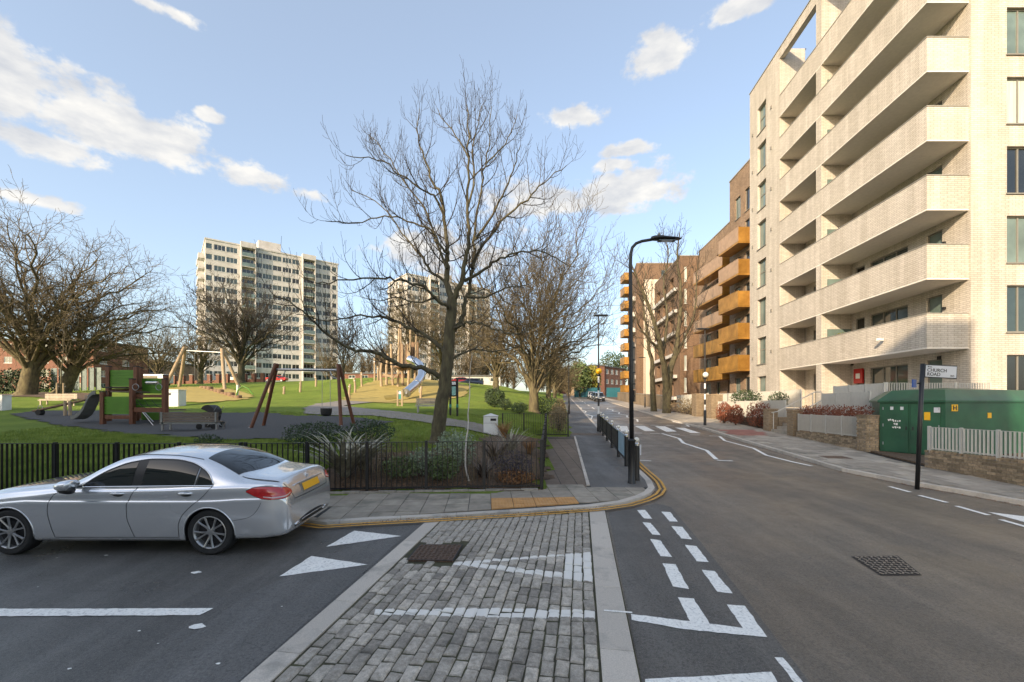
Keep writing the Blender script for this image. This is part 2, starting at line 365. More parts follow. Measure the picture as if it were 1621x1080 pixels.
def drape(name, poly, off, res, m, kind='structure', ragged=0.0):
    xs = [p[0] for p in poly]; ys = [p[1] for p in poly]; b = MB(); idx = {}
    def vid(i, j):
        if (i, j) not in idx:
            x, y = min(xs)+i*res, min(ys)+j*res; idx[(i, j)] = len(b.v); b.v.append((x, y, HG(x, y)+off))
        return idx[(i, j)]
    for i in range(int((max(xs)-min(xs))/res)+1):
        for j in range(int((max(ys)-min(ys))/res)+1):
            x, y = min(xs)+(i+.5)*res, min(ys)+(j+.5)*res
            rx = mnoise.noise(Vector((x*1.3, y*1.3, 1)))*ragged; ry = mnoise.noise(Vector((x*1.3, y*1.3, 7)))*ragged
            if inside(poly, x+rx, y+ry): b.f.append((vid(i,j), vid(i+1,j), vid(i+1,j+1), vid(i,j+1)))
    return b.build(name, m, smooth='all', kind=kind)
zp = lambda off: (lambda x, y: SL*y+off)

# ------------------------------------------------------------------ roads
def asphalt(name, c, c2, wet, warm=None):
    m, nt, b = new_mat(name); p = pos(nt)
    n1 = noise(nt, p, .35, 5); n2 = noise(nt, p, 120, 3, .8); n3 = noise(nt, pos(nt, (1.6,.12,1)), 1.4, 5, .6); n4 = noise(nt, p, 38, 4, .7)
    k = mixcol(nt, mapr(nt, n1, .3, .7), c, c2)
    k = mixcol(nt, mapr(nt, n3, .45, .68, 0, .8), k, tuple(x*1.55 for x in c2)); k = mixcol(nt, mapr(nt, noise(nt, pos(nt, (1.1,.22,1)), .9, 6, .65), .5, .66, 0, .6), k, tuple(x*.5 for x in c))
    k = mixcol(nt, mapr(nt, n2, .40, .75, 0, .75), k, (.26,.245,.22)); k = mixcol(nt, mapr(nt, n4, .25, .55, .75, 0), k, (.020,.019,.018))
    vo = nd(nt, 'ShaderNodeTexVoronoi'); vo.inputs['Scale'].default_value = 38; nt.links.new(p, vo.inputs['Vector'])
    k = mixcol(nt, mapr(nt, vo.outputs['Distance'], .10, .16, .55, 0), k, (.30,.295,.28))
    vc = nd(nt, 'ShaderNodeTexVoronoi', feature='DISTANCE_TO_EDGE'); vc.inputs['Scale'].default_value = .32; wv = nd(nt, 'ShaderNodeVectorMath', operation='ADD')
    nz = nd(nt, 'ShaderNodeTexNoise'); nz.inputs['Scale'].default_value = 1.5; nt.links.new(p, nz.inputs['Vector']); nt.links.new(p, wv.inputs[0]); nt.links.new(nz.outputs['Color'], wv.inputs[1]); nt.links.new(wv.outputs[0], vc.inputs['Vector'])
    k = mixcol(nt, mapr(nt, vc.outputs['Distance'], .0, .006, .22, 0), k, (.03,.03,.03))
    nt.links.new(k, b.inputs['Base Color'])
    r = mapr(nt, noise(nt, p, .8, 5, .65), .35, .65, wet[0], wet[1]); nt.links.new(r, b.inputs['Roughness']); b.inputs['Specular IOR Level'].default_value = .5
    bump(nt, b, mth(nt, 'ADD', n2, mth(nt, 'MULTIPLY', n4, .7)), .9, .008); return m
M['asphalt'] = asphalt('worn_asphalt', (.112,.090,.066), (.172,.138,.100), (.30,.62))
M['asphalt_wet'] = asphalt('damp_asphalt', (.070,.067,.062), (.105,.101,.095), (.24,.52))
M['asphalt_patch'] = asphalt('patched_asphalt', (.092,.090,.086), (.125,.122,.117), (.38,.66))
M['asphalt_dark'] = asphalt('grey_patched_asphalt', (.072,.068,.061), (.105,.099,.089), (.42,.72))
M['footway'] = asphalt('footway_tarmac', (.075,.072,.068), (.105,.10,.095), (.55,.8))
KOUT = [G(*p) for p in ((517,832.5),(576,828.5),(652,824.5),(740,819.5),(839,813.5),(937,806.5),(987,799.5),(1016,791),(1030,784),(1036.5,776),(1031,764),(1021,754),(1011,745))]
KOUT = [(-14,8.0),(-9,8.0),(-4.6,7.95),(-3.9,7.75)] + [(p.x,p.y) for p in KOUT]
kd = (.115/math.hypot(.115,1), 1/math.hypot(.115,1)); kx, ky = KOUT[-1]
LKERB = KOUT + [(kx+kd[0]*t, ky+kd[1]*t) for t in (4, 10, 20, 40, 70, 110, 190)]
RK = [G(*p) for p in ((1760,822),(1621,801),(1530,784),(1452,770.5),(1333,747),(1180,701),(1116,680.7),(1047,662),(1003,648.6))]
RKERB = [(24,7.2),(16,7.6)] + [(p.x,p.y) for p in RK]; rx_, ry_ = RKERB[-1]
RKERB += [(rx_+kd[0]*t, ry_+kd[1]*t) for t in (20, 50, 90, 150)]
sO = lambda s, y: (s+.158*y, y)                 # lines of the cobbled crossing
road_poly = [sO(.5,-14)]+[sO(.5,8.42)]+[p for p in LKERB if p[0] > 1.9] + RKERB[::-1] + [(60,7.2),(60,-14)]
main_road = MB().sheet(road_poly, zp(0)).build('main_road', M['asphalt'], kind='structure')
side_poly = [(-80,-14),sO(-2.76,-14),sO(-2.76,7.7)] + [p for p in LKERB if p[0] < -1.7 and p[1] < 9][::-1] + [(-14,8.0),(-80,8.0)]
side_road = MB().sheet(side_poly, zp(.002)).build('side_road', M['asphalt_wet'], kind='structure')
rs0 = random.Random(1)
def mark(name, pts, m='paint', parent=None, off=.006, px=True):
    q = [G(*p) for p in pts] if px else pts
    if m == 'paint':      # slightly ragged painted edge
        dq = []
        for i in range(len(q)):
            a, b = Vector((q[i][0],q[i][1])), Vector((q[(i+1) % len(q)][0],q[(i+1) % len(q)][1])); L = (b-a).length; n = max(1, int(L/.07))
            for k in range(n): v = a.lerp(b, k/n); dq.append((v.x+(rs0.gauss(0,.004) if k else 0), v.y+(rs0.gauss(0,.004) if k else 0)))
        q = dq
    return MB().sheet([(p[0],p[1]) for p in q], zp(off)).build(name, M[m], parent)
def stripe(name, pts, w, m='paint', parent=None, off=.006, px=True):      # painted line of even width along a polyline
    q = [Vector((*G(*p)[:2], 0)) for p in pts] if px else [Vector((p[0],p[1],0)) for p in pts]
    L, Rr = [], []
    for i, p in enumerate(q):
        d = (q[min(i+1,len(q)-1)]-q[max(i-1,0)]).normalized(); n = Vector((-d.y, d.x, 0))
        L.append(p+n*w/2); Rr.append(p-n*w/2)
    b = MB()
    for i in range(len(q)-1): b.quad(*[(v.x,v.y,SL*v.y+off) for v in (Rr[i],Rr[i+1],L[i+1],L[i])])
    return b.build(name, M[m], parent)
mark('tarmac_patch', [(120,1130),(209,1073),(300,1010),(375,952),(426,926),(470,905),(560,862),(655,824),(668,826),(372,1085),(320,1130)], 'asphalt_patch', side_road, .005)
mark('tarmac_patch', [(963,811),(1000,806),(1038,797),(1062,803),(1112,862),(1182,950),(1285,1085),(1330,1135),(1032,1135),(1016,1080)], 'asphalt_dark', main_road, .003)
mark('give_way_line', [(-90,965.5),(338,964),(316,975),(-90,977.5)], parent=side_road, off=.009)
mark('ramp_triangle', [(442,913.6),(493.5,881),(582,895)], parent=side_road, off=.009); mark('ramp_triangle', [(516,866.6),(560.6,841),(635.6,849.6)], parent=side_road, off=.009)
def z2(l): return [(960+x/2.452, 760+y/2.452) for x, y in l]
for q in ([(118,118),(150,117),(178,152),(146,150)],[(140,165),(172,168),(210,215),(178,213)],[(170,230),(208,235),(255,300),(210,297)],[(217,325),(268,328),(320,425),(258,415)],
          [(213,124),(248,126),(277,163),(245,162)],[(252,180),(295,183),(332,232),(290,228)],[(305,253),(350,258),(398,320),(350,317)],[(370,350),(420,355),(490,442),(430,435)]):
    mark('give_way_dash', z2(q), parent=main_road)
mark('give_way_dash', z2([(277,457),(340,462),(400,560),(325,550)]), parent=main_road); mark('give_way_dash', z2([(467,485),(537,490),(625,612),(530,577)]), parent=main_road)
mark('road_line', z2([(95,523),(325,551),(400,561),(530,578),(625,613),(300,582),(98,546)]), parent=main_road, off=.009)
mark('road_line', z2([(150,775),(640,747),(700,840),(150,840)]), parent=main_road); mark('road_line', z2([(652,690),(685,692),(840,880),(805,880)]), parent=main_road)
for a, b in (((1408,770.5),(1441,779.5)),((1455,784.5),(1499.5,796)),((1514,801.5),(1565,816)),((1584,823),(1640,839))): stripe('edge_dash', [a, b], .10, parent=main_road)
mark('ramp_triangle', [(1563,811),(1690,826),(1690,846)], parent=main_road)
stripe('zigzag_line', [(1123,690),(1139,691),(1147.5,698),(1193,710),(1213,721),(1255,731.6),(1285,738)], .12, parent=main_road)
stripe('zigzag_line', [(1047.5,686.4),(1074.7,694.3),(1082,701.7),(1119,713.6),(1134,727.5)], .14, parent=main_road); stripe('zigzag_end', [(1135,729),(1160,730)], .12, parent=main_road); stripe('zigzag_end', [(1013,729),(1031,730)], .12, parent=main_road)
def z5(l): return [(850+x/4.05, 540+y/4.05) for x, y in l]
for q in ([(505,545),(578,545),(592,580),(520,580)],[(625,545),(690,545),(757,578),(692,578)],[(755,547),(820,547),(897,581),(828,582)],[(885,556),(945,557),(1052,592),(985,590)]): mark('zebra_stripe', z5(q), parent=main_road)
for x in (520, 620, 725, 825, 925): stripe('crossing_dash', z5([(x, 534+(x-520)*.03), (x+55, 535+(x-520)*.03)]), .16, parent=main_road)
for x in (610, 725, 850, 980): stripe('crossing_dash', z5([(x, 590+(x-600)*.03), (x+65, 591+(x-600)*.03)]), .12, parent=main_road)
def zig(p0, p1, n, amp):
    a, b = G(*p0), G(*p1); out = []
    for i in range(n+1):
        t = i/n; out.append((a.x+(b.x-a.x)*t+(amp if i % 2 else -amp), a.y+(b.y-a.y)*t))
    return out
stripe('zigzag_line', zig((940,664), (909,639), 9, .22), .13, parent=main_road, px=False)
stripe('zigzag_line', zig((1014,668), (960,646), 9, .2), .13, parent=main_road, px=False)
stripe('zigzag_line', zig((1095,676), (1018,652), 9, .16), .12, parent=main_road, px=False)
for k in range(7): stripe('centre_dash', [(9.6+.115*t, 50+t) for t in (k*9, k*9+4)], .12, parent=main_road, px=False)
for k in range(2):     # double yellow lines round the corner
    o = .12+.115*k; pts = []
    src = [p for p in LKERB if p[0] > -14.5]
    fine = []
    for i in range(len(src)-1):
        for t in (0, .25, .5, .75): fine.append((src[i][0]+(src[i+1][0]-src[i][0])*t, src[i][1]+(src[i+1][1]-src[i][1])*t))
    for i, p in enumerate(fine):
        if p[1] > 15.2: break
        a, b = fine[max(i-2,0)], fine[min(i+2,len(fine)-1)]; dx, dy = b[0]-a[0], b[1]-a[1]; L = math.hypot(dx, dy)
        pts.append((p[0]+dy/L*o, p[1]-dx/L*o))
    stripe('double_yellow_line', pts, .058, 'yellow', main_road, .044, px=False)

# manhole covers
M['iron'] = mat('rusty_iron', (.13,.085,.06), .6, .3, .4, 30, bmp=.8, bscale=90)
M['iron_grey'] = mat('worn_iron', (.30,.27,.235), .5, .4, .35, 25)
def manhole(px, name, label, m, off, n=9):
    q = [G(*p, off) for p in px]; c = sum((Vector(p) for p in q), Vector())/4; t = thing(name, label, 'manhole cover', c)
    MB().sheet([(p.x,p.y) for p in q], zp(off+.003)).build('frame', M['black_matt'], t)
    ins = [Vector(p)*.94+c*.06 for p in q]
    MB().prism([(p.x,p.y) for p in ins], zp(off-.03), zp(off+.004)).build('plate', M['black_matt'] if m == 'iron_grey' else M[m], t)
    r = MB(); lerp = lambda u, v: (ins[0]*(1-u)+ins[1]*u)*(1-v)+(ins[3]*(1-u)+ins[2]*u)*v
    for i in range(n):
        for j in range(n):
            a, b = lerp((i+.15)/n, (j+.2)/n), lerp((i+.85)/n, (j+.8)/n); cc = lerp((i+.5)/n, (j+.5)/n); w = (lerp(1,0)-lerp(0,0)).length/n*.32
            if (i+j) % 2: r.obox((cc.x,cc.y,SL*cc.y+off+.011), w*2.2, w*.8, .008, .6, TILT)
            else: r.obox((cc.x,cc.y,SL*cc.y+off+.011), w*.8, w*1.9, .008, .6, TILT)
    r.build('tread', M[m], t)
manhole([(1347,881.5),(1421,880),(1459.6,911),(1394,911.7)], 'manhole_cover', 'worn square iron manhole cover out in the main road', 'iron_grey', .002)
manhole([(664,862),(733.5,862),(718,888),(643,886.6)], 'manhole_cover', 'brown rusty manhole cover set among the cobbles', 'iron', .042)

# ------------------------------------------------------------------ cobbled crossing
def sett_mat():
    m, nt, b = new_mat('granite_setts'); p = pos(nt); oi = nd(nt, 'ShaderNodeObjectInfo').outputs['Random']
    n1 = noise(nt, p, 22, 6, .7); n2 = noise(nt, p, 140, 3, .7); vr = nd(nt, 'ShaderNodeTexVoronoi'); vr.inputs['Scale'].default_value = 7.5; nt.links.new(p, vr.inputs['Vector'])
    k = mixcol(nt, mapr(nt, n1, .3, .7), (.30,.265,.215), (.66,.595,.505)); k = mixcol(nt, mapr(nt, n2, .4, .75, 0, .6), k, (.10,.095,.09))
    k = mixcol(nt, mapr(nt, noise(nt, p, 3.2, 5, .7), .5, .68, 0, .55), k, (.15,.14,.12))
    h = nd(nt, 'ShaderNodeHueSaturation'); nt.links.new(k, h.inputs['Color']); nt.links.new(mapr(nt, oi, 0, 1, .62, 1.28), h.inputs['Value']); k = h.outputs[0]
    # painted line and triangle (flat print), in the crossing's own plan coordinates
    sp = nd(nt, 'ShaderNodeSeparateXYZ'); nt.links.new(p, sp.inputs[0]); X, Y = sp.outputs[0], sp.outputs[1]
    def half(a, b_):     # signed distance to the line a-b, positive on its left
        d = Vector((b_[0]-a[0], b_[1]-a[1])); L = d.length; nx_, ny_ = -d.y/L, d.x/L
        return mth(nt, 'ADD', mth(nt, 'ADD', mth(nt, 'MULTIPLY', X, nx_), mth(nt, 'MULTIPLY', Y, ny_)), -(a[0]*nx_+a[1]*ny_))
    wob = mth(nt, 'MULTIPLY', mth(nt, 'SUBTRACT', noise(nt, p, 30, 4), .5), .03)
    def poly(pxs, off=.03):
        q = [G(*c, off) for c in pxs]; r = None
        a = sum(q[i].x*q[(i+1) % len(q)].y-q[(i+1) % len(q)].x*q[i].y for i in range(len(q)))
        if a < 0: q = q[::-1]
        for i in range(len(q)):
            d = mth(nt, 'ADD', half(q[i], q[(i+1) % len(q)]), wob); r = d if r is None else mth(nt, 'MINIMUM', r, d)
        return mapr(nt, r, 0, .006)
    line = poly([(594,964.5),(800,962),(960,966),(960,980.5),(800,977),(590,976)])
    tri = mth(nt, 'SUBTRACT', poly([(700,891),(944,873),(944,922)]), poly([(752,891),(893,879.5),(893,907)]), clamp=True)
    mk = mth(nt, 'MULTIPLY', mth(nt, 'MAXIMUM', line, tri), mapr(nt, noise(nt, p, 26, 6, .75), .20, .34, .1, .96))
    k = mixcol(nt, mk, k, (.82,.79,.73))
    nt.links.new(k, b.inputs['Base Color']); b.inputs['Roughness'].default_value = .72
    bump(nt, b, mth(nt, 'ADD', n1, mth(nt, 'MULTIPLY', n2, .5)), .9, .012); return m
M['sett'] = sett_mat()
M['granite'] = mat('granite_kerb', (.53,.475,.405), .7, var=.18, scale=90, rand=.10, bmp=.3, bscale=200, dirt=((.20,.19,.17), 2.2, .6))
M['mortar'] = mat('mossy_joint', (.07,.062,.045), .95, var=.4, scale=5, c2=(.085,.085,.04), bmp=.6, bscale=90)
cross = MB().sheet([sO(-2.76,-13.5),sO(.5,-13.5),sO(.5,8.46),sO(-.6,8.3),sO(-2.0,7.8),sO(-2.76,7.62)], zp(.013)).build('cobbled_crossing', M['mortar'], kind='structure')
ang = -math.atan(.158); ca, sa = math.cos(ang), math.sin(ang)
def AB(a, b): return (a*ca-b*sa, a*sa+b*ca)      # crossing plan coordinates to world
def kerb_y(x):
    for i in range(len(KOUT)-1):
        if KOUT[i][0] <= x <= KOUT[i+1][0]: return KOUT[i][1]+(KOUT[i+1][1]-KOUT[i][1])*(x-KOUT[i][0])/(KOUT[i+1][0]-KOUT[i][0])
    return 8.4
rs = random.Random(3); metas = []
for k in range(5):
    w, l = .113, .150+.024*k; q = MB(); b_ = .014
    q.cbox(-w/2, w/2, -l/2, l/2, -.09, .0, b_)
    for i in range(12):
        x, y, z = q.v[i]; q.v[i] = (x+rs.uniform(-.006,.006), y+rs.uniform(-.006,.006), z+(rs.uniform(-.005,.005) if i > 3 else 0))
    metas.append((q, l, q.mesh('sett')))
for mm in metas: mm[2].materials.append(M['sett'])
far = MB(); nset = 0; aL, aR = -2.485*ca, .165*ca; ncol = 21; cw = (aR-aL)/ncol
mh = [G(*p, .04) for p in ((660,859),(738,859),(722,892),(638,890))]; mhp = [(p.x,p.y) for p in mh]
near = []
for c in range(ncol):
    b = -6.0 + rs.uniform(0, .2)
    while b < 8.9:
        q, l, me = rs.choice(metas); bc = b+l/2; b += l+.021
        x, y = AB(aL+(c+.5)*cw, bc)
        xx, ky2 = x, kerb_y(x)
        if y+l/2 > ky2-.02 or inside(mhp, x, y): continue
        near.append((y, x, q, me))
near.sort(key=lambda t: (abs(t[0]-4.75) if t[0] > 3.25 else 99))
for i, (y, x, q, me) in enumerate(near):
    z = SL*y+.03+rs.uniform(-.007,.007); rz = ang+rs.uniform(-.03,.03); e = (TILT+rs.uniform(-.025,.025), rs.uniform(-.025,.025), rz)
    if i < 300:
        o = link('sett', me, None, cross); o.location = (x, y, z); o.rotation_euler = e
    else:
        m_ = Matrix.Translation((x,y,z)) @ Matrix.Rotation(rz, 4, 'Z') @ Matrix.Rotation(e[1], 4, 'Y') @ Matrix.Rotation(e[0], 4, 'X')
        far.add([m_ @ Vector(p) for p in q.v], q.f)
far.build('setts', M['sett'], cross, kind='stuff')
for (s0, s1, st) in ((-2.75,-2.50,.95),(.18,.49,1.25)):
    b = -6.0
    while b < 8.6:
        q = MB(); a0, a1 = s0*ca+.004, s1*ca-.004; e1 = b+st-.006
        ctr = AB((a0+a1)/2, e1); top = kerb_y(ctr[0])-.01
        if ctr[1] > top: e1 -= (ctr[1]-top)
        if e1-b > .1:
            pl = [AB(a0,b),AB(a1,b),AB(a1,e1),AB(a0,e1)]; q.prism(pl, zp(-.1), zp(.031)); q.build('edging_stone', M['granite'], cross, bevel=.006)
        b += st
stripe('road_line', [(956,971.5),(1001,975)], .03, 'paint', cross, .036)

# ------------------------------------------------------------------ pavements with kerbs
M['slab'] = mat('concrete_paving', (.31,.27,.215), .78, var=.18, scale=4, rand=.16, bmp=.25, bscale=120, dirt=((.12,.118,.09), 1.4, .7))
M['slab_r'] = mat('grey_paving', (.34,.30,.245), .75, var=.18, scale=4, rand=.22, bmp=.25, bscale=120, dirt=((.14,.135,.11), 1.1, .7))
M['joint'] = mat('dark_joint', (.045,.043,.038), .95, var=.3)
def tactile_mat():
    m, nt, b = new_mat('buff_tactile_paving'); p = pos(nt)
    k = mixcol(nt, mapr(nt, noise(nt, p, 3, 6, .7), .3, .7), (.44,.22,.075), (.60,.34,.13)); k = mixcol(nt, mapr(nt, noise(nt, p, 5, 6, .7), .5, .7, 0, .5), k, (.32,.20,.11)); nt.links.new(k, b.inputs['Base Color'])
    b.inputs['Roughness'].default_value = .8; bump(nt, b, noise(nt, p, 150, 3), .3); return m
M['tactile'] = tactile_mat(); M['tactile_red'] = mat('red_tactile_paving', (.30,.13,.10), .8, var=.2, scale=4, rand=.12)
M['brownstrip'] = brick_mat('brown_footway_paving', (.25,.19,.14), (.19,.15,.115), (.08,.07,.06), .4, .4)
def offset_poly(line, o):
    out = []
    for i, p in enumerate(line):
        a, b = line[max(i-1,0)], line[min(i+1,len(line)-1)]; dx, dy = b[0]-a[0], b[1]-a[1]; L = math.hypot(dx, dy); out.append((p[0]-dy/L*o, p[1]+dx/L*o))
    return out
def kerb(line, side, parent, w=.15, h=.10, step=.9, lim=70):
    # resample and lay kerbstones
    fine = [line[0]]
    for i in range(len(line)-1):
        L = math.dist(line[i], line[i+1]); n = max(1, int(L/.18))
        fine += [(line[i][0]+(line[i+1][0]-line[i][0])*k/n, line[i][1]+(line[i+1][1]-line[i][1])*k/n) for k in range(1, n+1)]
    inn = offset_poly(fine, w*side); acc = 0; seg = [0]
    for i in range(1, len(fine)):
        acc += math.dist(fine[i-1], fine[i]); seg.append(i)
        big = step if fine[i][1] < 40 else 6.0
        if acc >= big or i == len(fine)-1:
            q = MB()
            for k in range(len(seg)-1):
                a, b = seg[k], seg[k+1]; f0 = .006/max(.01, math.dist(fine[a], fine[b])) if k == 0 else 0
                pa = (fine[a][0]+(fine[b][0]-fine[a][0])*f0, fine[a][1]+(fine[b][1]-fine[a][1])*f0); pb = (inn[a][0]+(inn[b][0]-inn[a][0])*f0, inn[a][1]+(inn[b][1]-inn[a][1])*f0)
                q.prism([pa, fine[b], inn[b], pb], zp(-.12), lambda x, y: SL*y+h)
            q.build('kerbstone', M['granite'], parent); acc = 0; seg = [i]
    return inn
EDGE = [(edge_x(y), y) for y in (9.96, 12, 15, 18, 20.85)] + [(edge_x(y), y) for y in (20.95, 30, 45, 70, 110, 190)]
inner = offset_poly(LKERB, .15)
pave_poly = [(-14, fence_y(-14)+.05), (-6, 9.55), (.68, 10.01)] + EDGE[1:] + inner[::-1]
left_pave = MB().sheet(pave_poly, zp(.04)).build('left_pavement', M['joint'], kind='structure')
kerb(LKERB, 1, left_pave, h=.062)
tx0, tx1 = G(935,771,.06), G(1023.7,772,.06)
dirx = lambda x0, y0, y: x0+(y-y0)*.115
tarm = [(tx0.x, tx0.y)] + [(dirx(tx0.x, tx0.y, y), y) for y in (15, 20.8)] + [(edge_x(y)+.05, y) for y in (20.95, 30, 45, 70, 110, 185)]
inn2 = [p for p in inner if p[1] > tx1.y and p[0] > 2.2]
tarm += [(p[0]-.0, p[1]) for p in inn2][::-1] + [(tx1.x, tx1.y)]
MB().sheet(tarm, zp(.06)).build('tarmac', M['footway'], left_pave)
strip = [(edge_x(10.45), 10.45)] + [(edge_x(y), y) for y in (13, 17, 20.85)] + [(dirx(tx0.x, tx0.y, y)-.09, y) for y in (20.8, 15, tx0.y)]
MB().sheet(strip, zp(.056)).build('paved_strip', M['brownstrip'], left_pave)
for k in range(10):
    a, b = 10.4+k*1.05, 10.4+k*1.05+1.035
    MB().prism([(dirx(tx0.x,tx0.y,a)-.085,a),(dirx(tx0.x,tx0.y,a)-.005,a),(dirx(tx0.x,tx0.y,b)-.005,b),(dirx(tx0.x,tx0.y,b)-.085,b)], zp(0), zp(.072)).build('edging_stone', M['granite'], left_pave)
for (c, yy, ww, hh) in ((2.55, 21.9, 1.3, 1.0),):
    MB().obox((c+1.3, yy, SL*yy+.062), ww*1.6, hh, .006, -.115, TILT).build('red_paving', M['brownstrip'], left_pave)
def clip(poly, a, b):      # keep the left of a->b
    out = []; n = len(poly); sd = lambda p: (b[0]-a[0])*(p[1]-a[1])-(b[1]-a[1])*(p[0]-a[0])
    for i in range(n):
        p, q = poly[i], poly[(i+1) % n]; sp_, sq = sd(p), sd(q)
        if sp_ >= 0: out.append(p)
        if (sp_ > 0 > sq) or (sp_ < 0 < sq): t = sp_/(sp_-sq); out.append((p[0]+(q[0]-p[0])*t, p[1]+(q[1]-p[1])*t))
    return out
def area(p): return abs(sum(p[i][0]*p[(i+1) % len(p)][1]-p[(i+1) % len(p)][0]*p[i][1] for i in range(len(p))))/2
tac = [G(*p, .06) for p in ((774,786.5),(927,786.5),(930,801),(839,808),(761,812))]; tac = [(p.x,p.y) for p in tac]
a0 = math.atan(.06); c0, s0 = math.cos(a0), math.sin(a0); SP = .45
kin = [p for p in inner if -3.6 < p[0] < 3.45 and p[1] < 12.2]
cp_ = [(-3.6, 9.62), (.62, 9.93), (.62, 10.3), (tx0.x, tx0.y), (tx1.x, tx1.y)]
outl = kin + [p for p in cp_[::-1]]
for i in range(-20, 12):
    for j in range(-3, 6):
        x0, y0 = i*SP, 8.3+j*SP
        quad = [(x0+.006,y0+.006),(x0+SP-.006,y0+.006),(x0+SP-.006,y0+SP-.006),(x0+.006,y0+SP-.006)]
        quad = [(x*c0-y*s0+.55, x*s0+y*c0) for x, y in quad]
        cx, cy = sum(p[0] for p in quad)/4, sum(p[1] for p in quad)/4
        if cx < -3.5:
            if fence_y(cx)-.22 > cy > 8.4: MB().prism(quad, zp(.03), zp(.06+rs.uniform(-.004,.004))).build('paving_slab', M['slab'], left_pave)
            continue
        isT = inside(tac, cx, cy)
        for k in range(len(kin)-1): quad = clip(quad, kin[k], kin[k+1]) if len(quad) > 2 else quad
        back = [(tx1.x,tx1.y),(tx0.x,tx0.y)] if cx > 1.55 else ([(1.6,10.45),(.55,10.45)] if cx > .62 else [(.62,9.9),(-3.6,9.6)])
        if len(quad) > 2: quad = clip(quad, back[0], back[1])
        if len(quad) > 2 and area(quad) > .012:
            b = MB().prism(quad, zp(.03), zp(.06+rs.uniform(-.004,.004)))
            o = b.build('tactile_slab' if isT else 'paving_slab', M['tactile'] if isT else M['slab'], left_pave)
            if isT:
                r = MB()
                for u in range(7):
                    for v in range(7):
                        x, y = x0+.03+u*.064, y0+.03+v*.064; xx, yy = x*c0-y*s0+.55, x*s0+y*c0
                        if inside(quad, xx, yy): r.lathe([(.017,-.004),(.015,.003),(.010,.005)], (xx, yy, SL*yy+.062), 6)
                if r.v: r.build('blisters', M['tactile'], o)
WALL = [(12.05,6.5),(12.12,10.2),(12.16,12.7),(12.5,14.5),(12.95,16),(13.58,20.6),(14.25,23.7),(15.5,33),(15.9,43),(19,70),(28,150),(30,190)]
rin = offset_poly(RKERB, -.15)
right_pave = MB().sheet([(24,6.5)]+[p for p in rin if p[1] < 195]+WALL[::-1], zp(.078)).build('right_pavement', M['joint'], kind='structure')
# RKERB runs away from the viewer with the pavement on its right
kerb(RKERB, -1, right_pave)
wallx = lambda y: np.interp(y, [p[1] for p in WALL], [p[0] for p in WALL])
rkx = lambda y: np.interp(y, [p[1] for p in RKERB][3:], [p[0] for p in RKERB][3:])
me_s = MB().cbox(-.243,.243,-.293,.293,-.05,0,.004).mesh('slab_r'); me_s.materials.append(M['slab_r'])
me_t = me_s.copy(); me_t.materials.clear(); me_t.materials.append(M['tactile_red'])
farR = MB(); cnt = 0
for j in range(0, 60):
    y = 8.1+j*.6
    for i in range(-8, 14):
        x = 10.2+(i+.5*(j % 2))*.5+(y-8)*.125
        if x-.27 > rkx(y)+.17 and x+.25 < wallx(y)+.02:
            red = 21.2 < y < 24.0 and x < rkx(y)+2.2
            if y < 25 or red:
                o = link('paving_slab', me_t if red else me_s, None, right_pave); o.location = (x, y, SL*y+.1+rs.uniform(-.004,.003)); o.rotation_euler = (TILT+rs.uniform(-.006,.006), rs.uniform(-.006,.006), -.1245); cnt += 1
            else: farR.obox((x,y,SL*y+.075), .494, .594, .05, -.1245, TILT)
farR.build('far_slabs', M['slab_r'], right_pave, kind='stuff')
MB().sheet([(rkx(y)+.2, y) for y in (43.5, 70, 110, 180)]+[(wallx(y), y) for y in (180, 110, 70, 43.5)], zp(.098)).build('far_paving', M['slab_r'], right_pave)
MB().sheet([(rkx(y)+.17, y) for y in range(8, 44)]+[(wallx(y), y) for y in range(43, 7, -1)], zp(.086)).build('bedding', M['slab_r'], right_pave)
MB().sheet([(12.05,-14),(60,-14),(60,6.4),(24,6.5),(12.05,6.5)], zp(-.02)).build('verge', M['footway'], right_pave)
# ------------------------------------------------------------------ buildings
M['brick_pale'] = brick_mat('pale_long_brick', (.69,.635,.56), (.60,.545,.475), (.40,.355,.30), .30, .088, .010, var=.14, bstr=.6)
M['brick_brown'] = brick_mat('mottled_brown_brick', (.47,.32,.205), (.28,.17,.105), (.33,.27,.21), .225, .075, .010, var=.35)
M['brick_dark'] = brick_mat('dark_brown_brick', (.30,.175,.10), (.19,.11,.065), (.20,.15,.11), .225, .075, .010, var=.3)
M['brick_red'] = brick_mat('red_brick', (.30,.095,.05), (.20,.065,.04), (.22,.17,.13), .225, .075, .010, var=.25)
M['brick_yellow'] = brick_mat('yellow_stock_brick', (.42,.31,.19), (.30,.21,.12), (.28,.24,.19), .225, .075, .010, var=.3)
M['render'] = mat('white_render', (.51,.49,.465), .85, var=.12, scale=.8, dirt=((.35,.31,.26), .5, .5))
M['soffit'] = mat('pale_soffit', (.72,.67,.60), .8, var=.06)
M['trim'] = mat('stone_trim', (.28,.265,.23), .6, var=.08)
M['roof'] = mat('grey_roof_felt', (.10,.10,.10), .9, var=.2)
M['gold'] = mat('gold_balcony_metal', (.42,.21,.045), .42, .45, .25, 1.2, c2=(.56,.30,.07), rand=.14)
M['gold_reflection'] = mat('gold_metal_painted_reflection', (.44,.29,.18), .45, .35, .15, 2.5)  # upper balcony fronts: brownish reflection mixed into the gold's own colour
M['curtain'] = mat('net_curtain', (.42,.46,.42), .9, var=.2, scale=14, stretch=(1,1,.05))
M['teal'] = mat('teal_hoarding', (.012,.10,.13), .55, var=.2)
_wc = {}
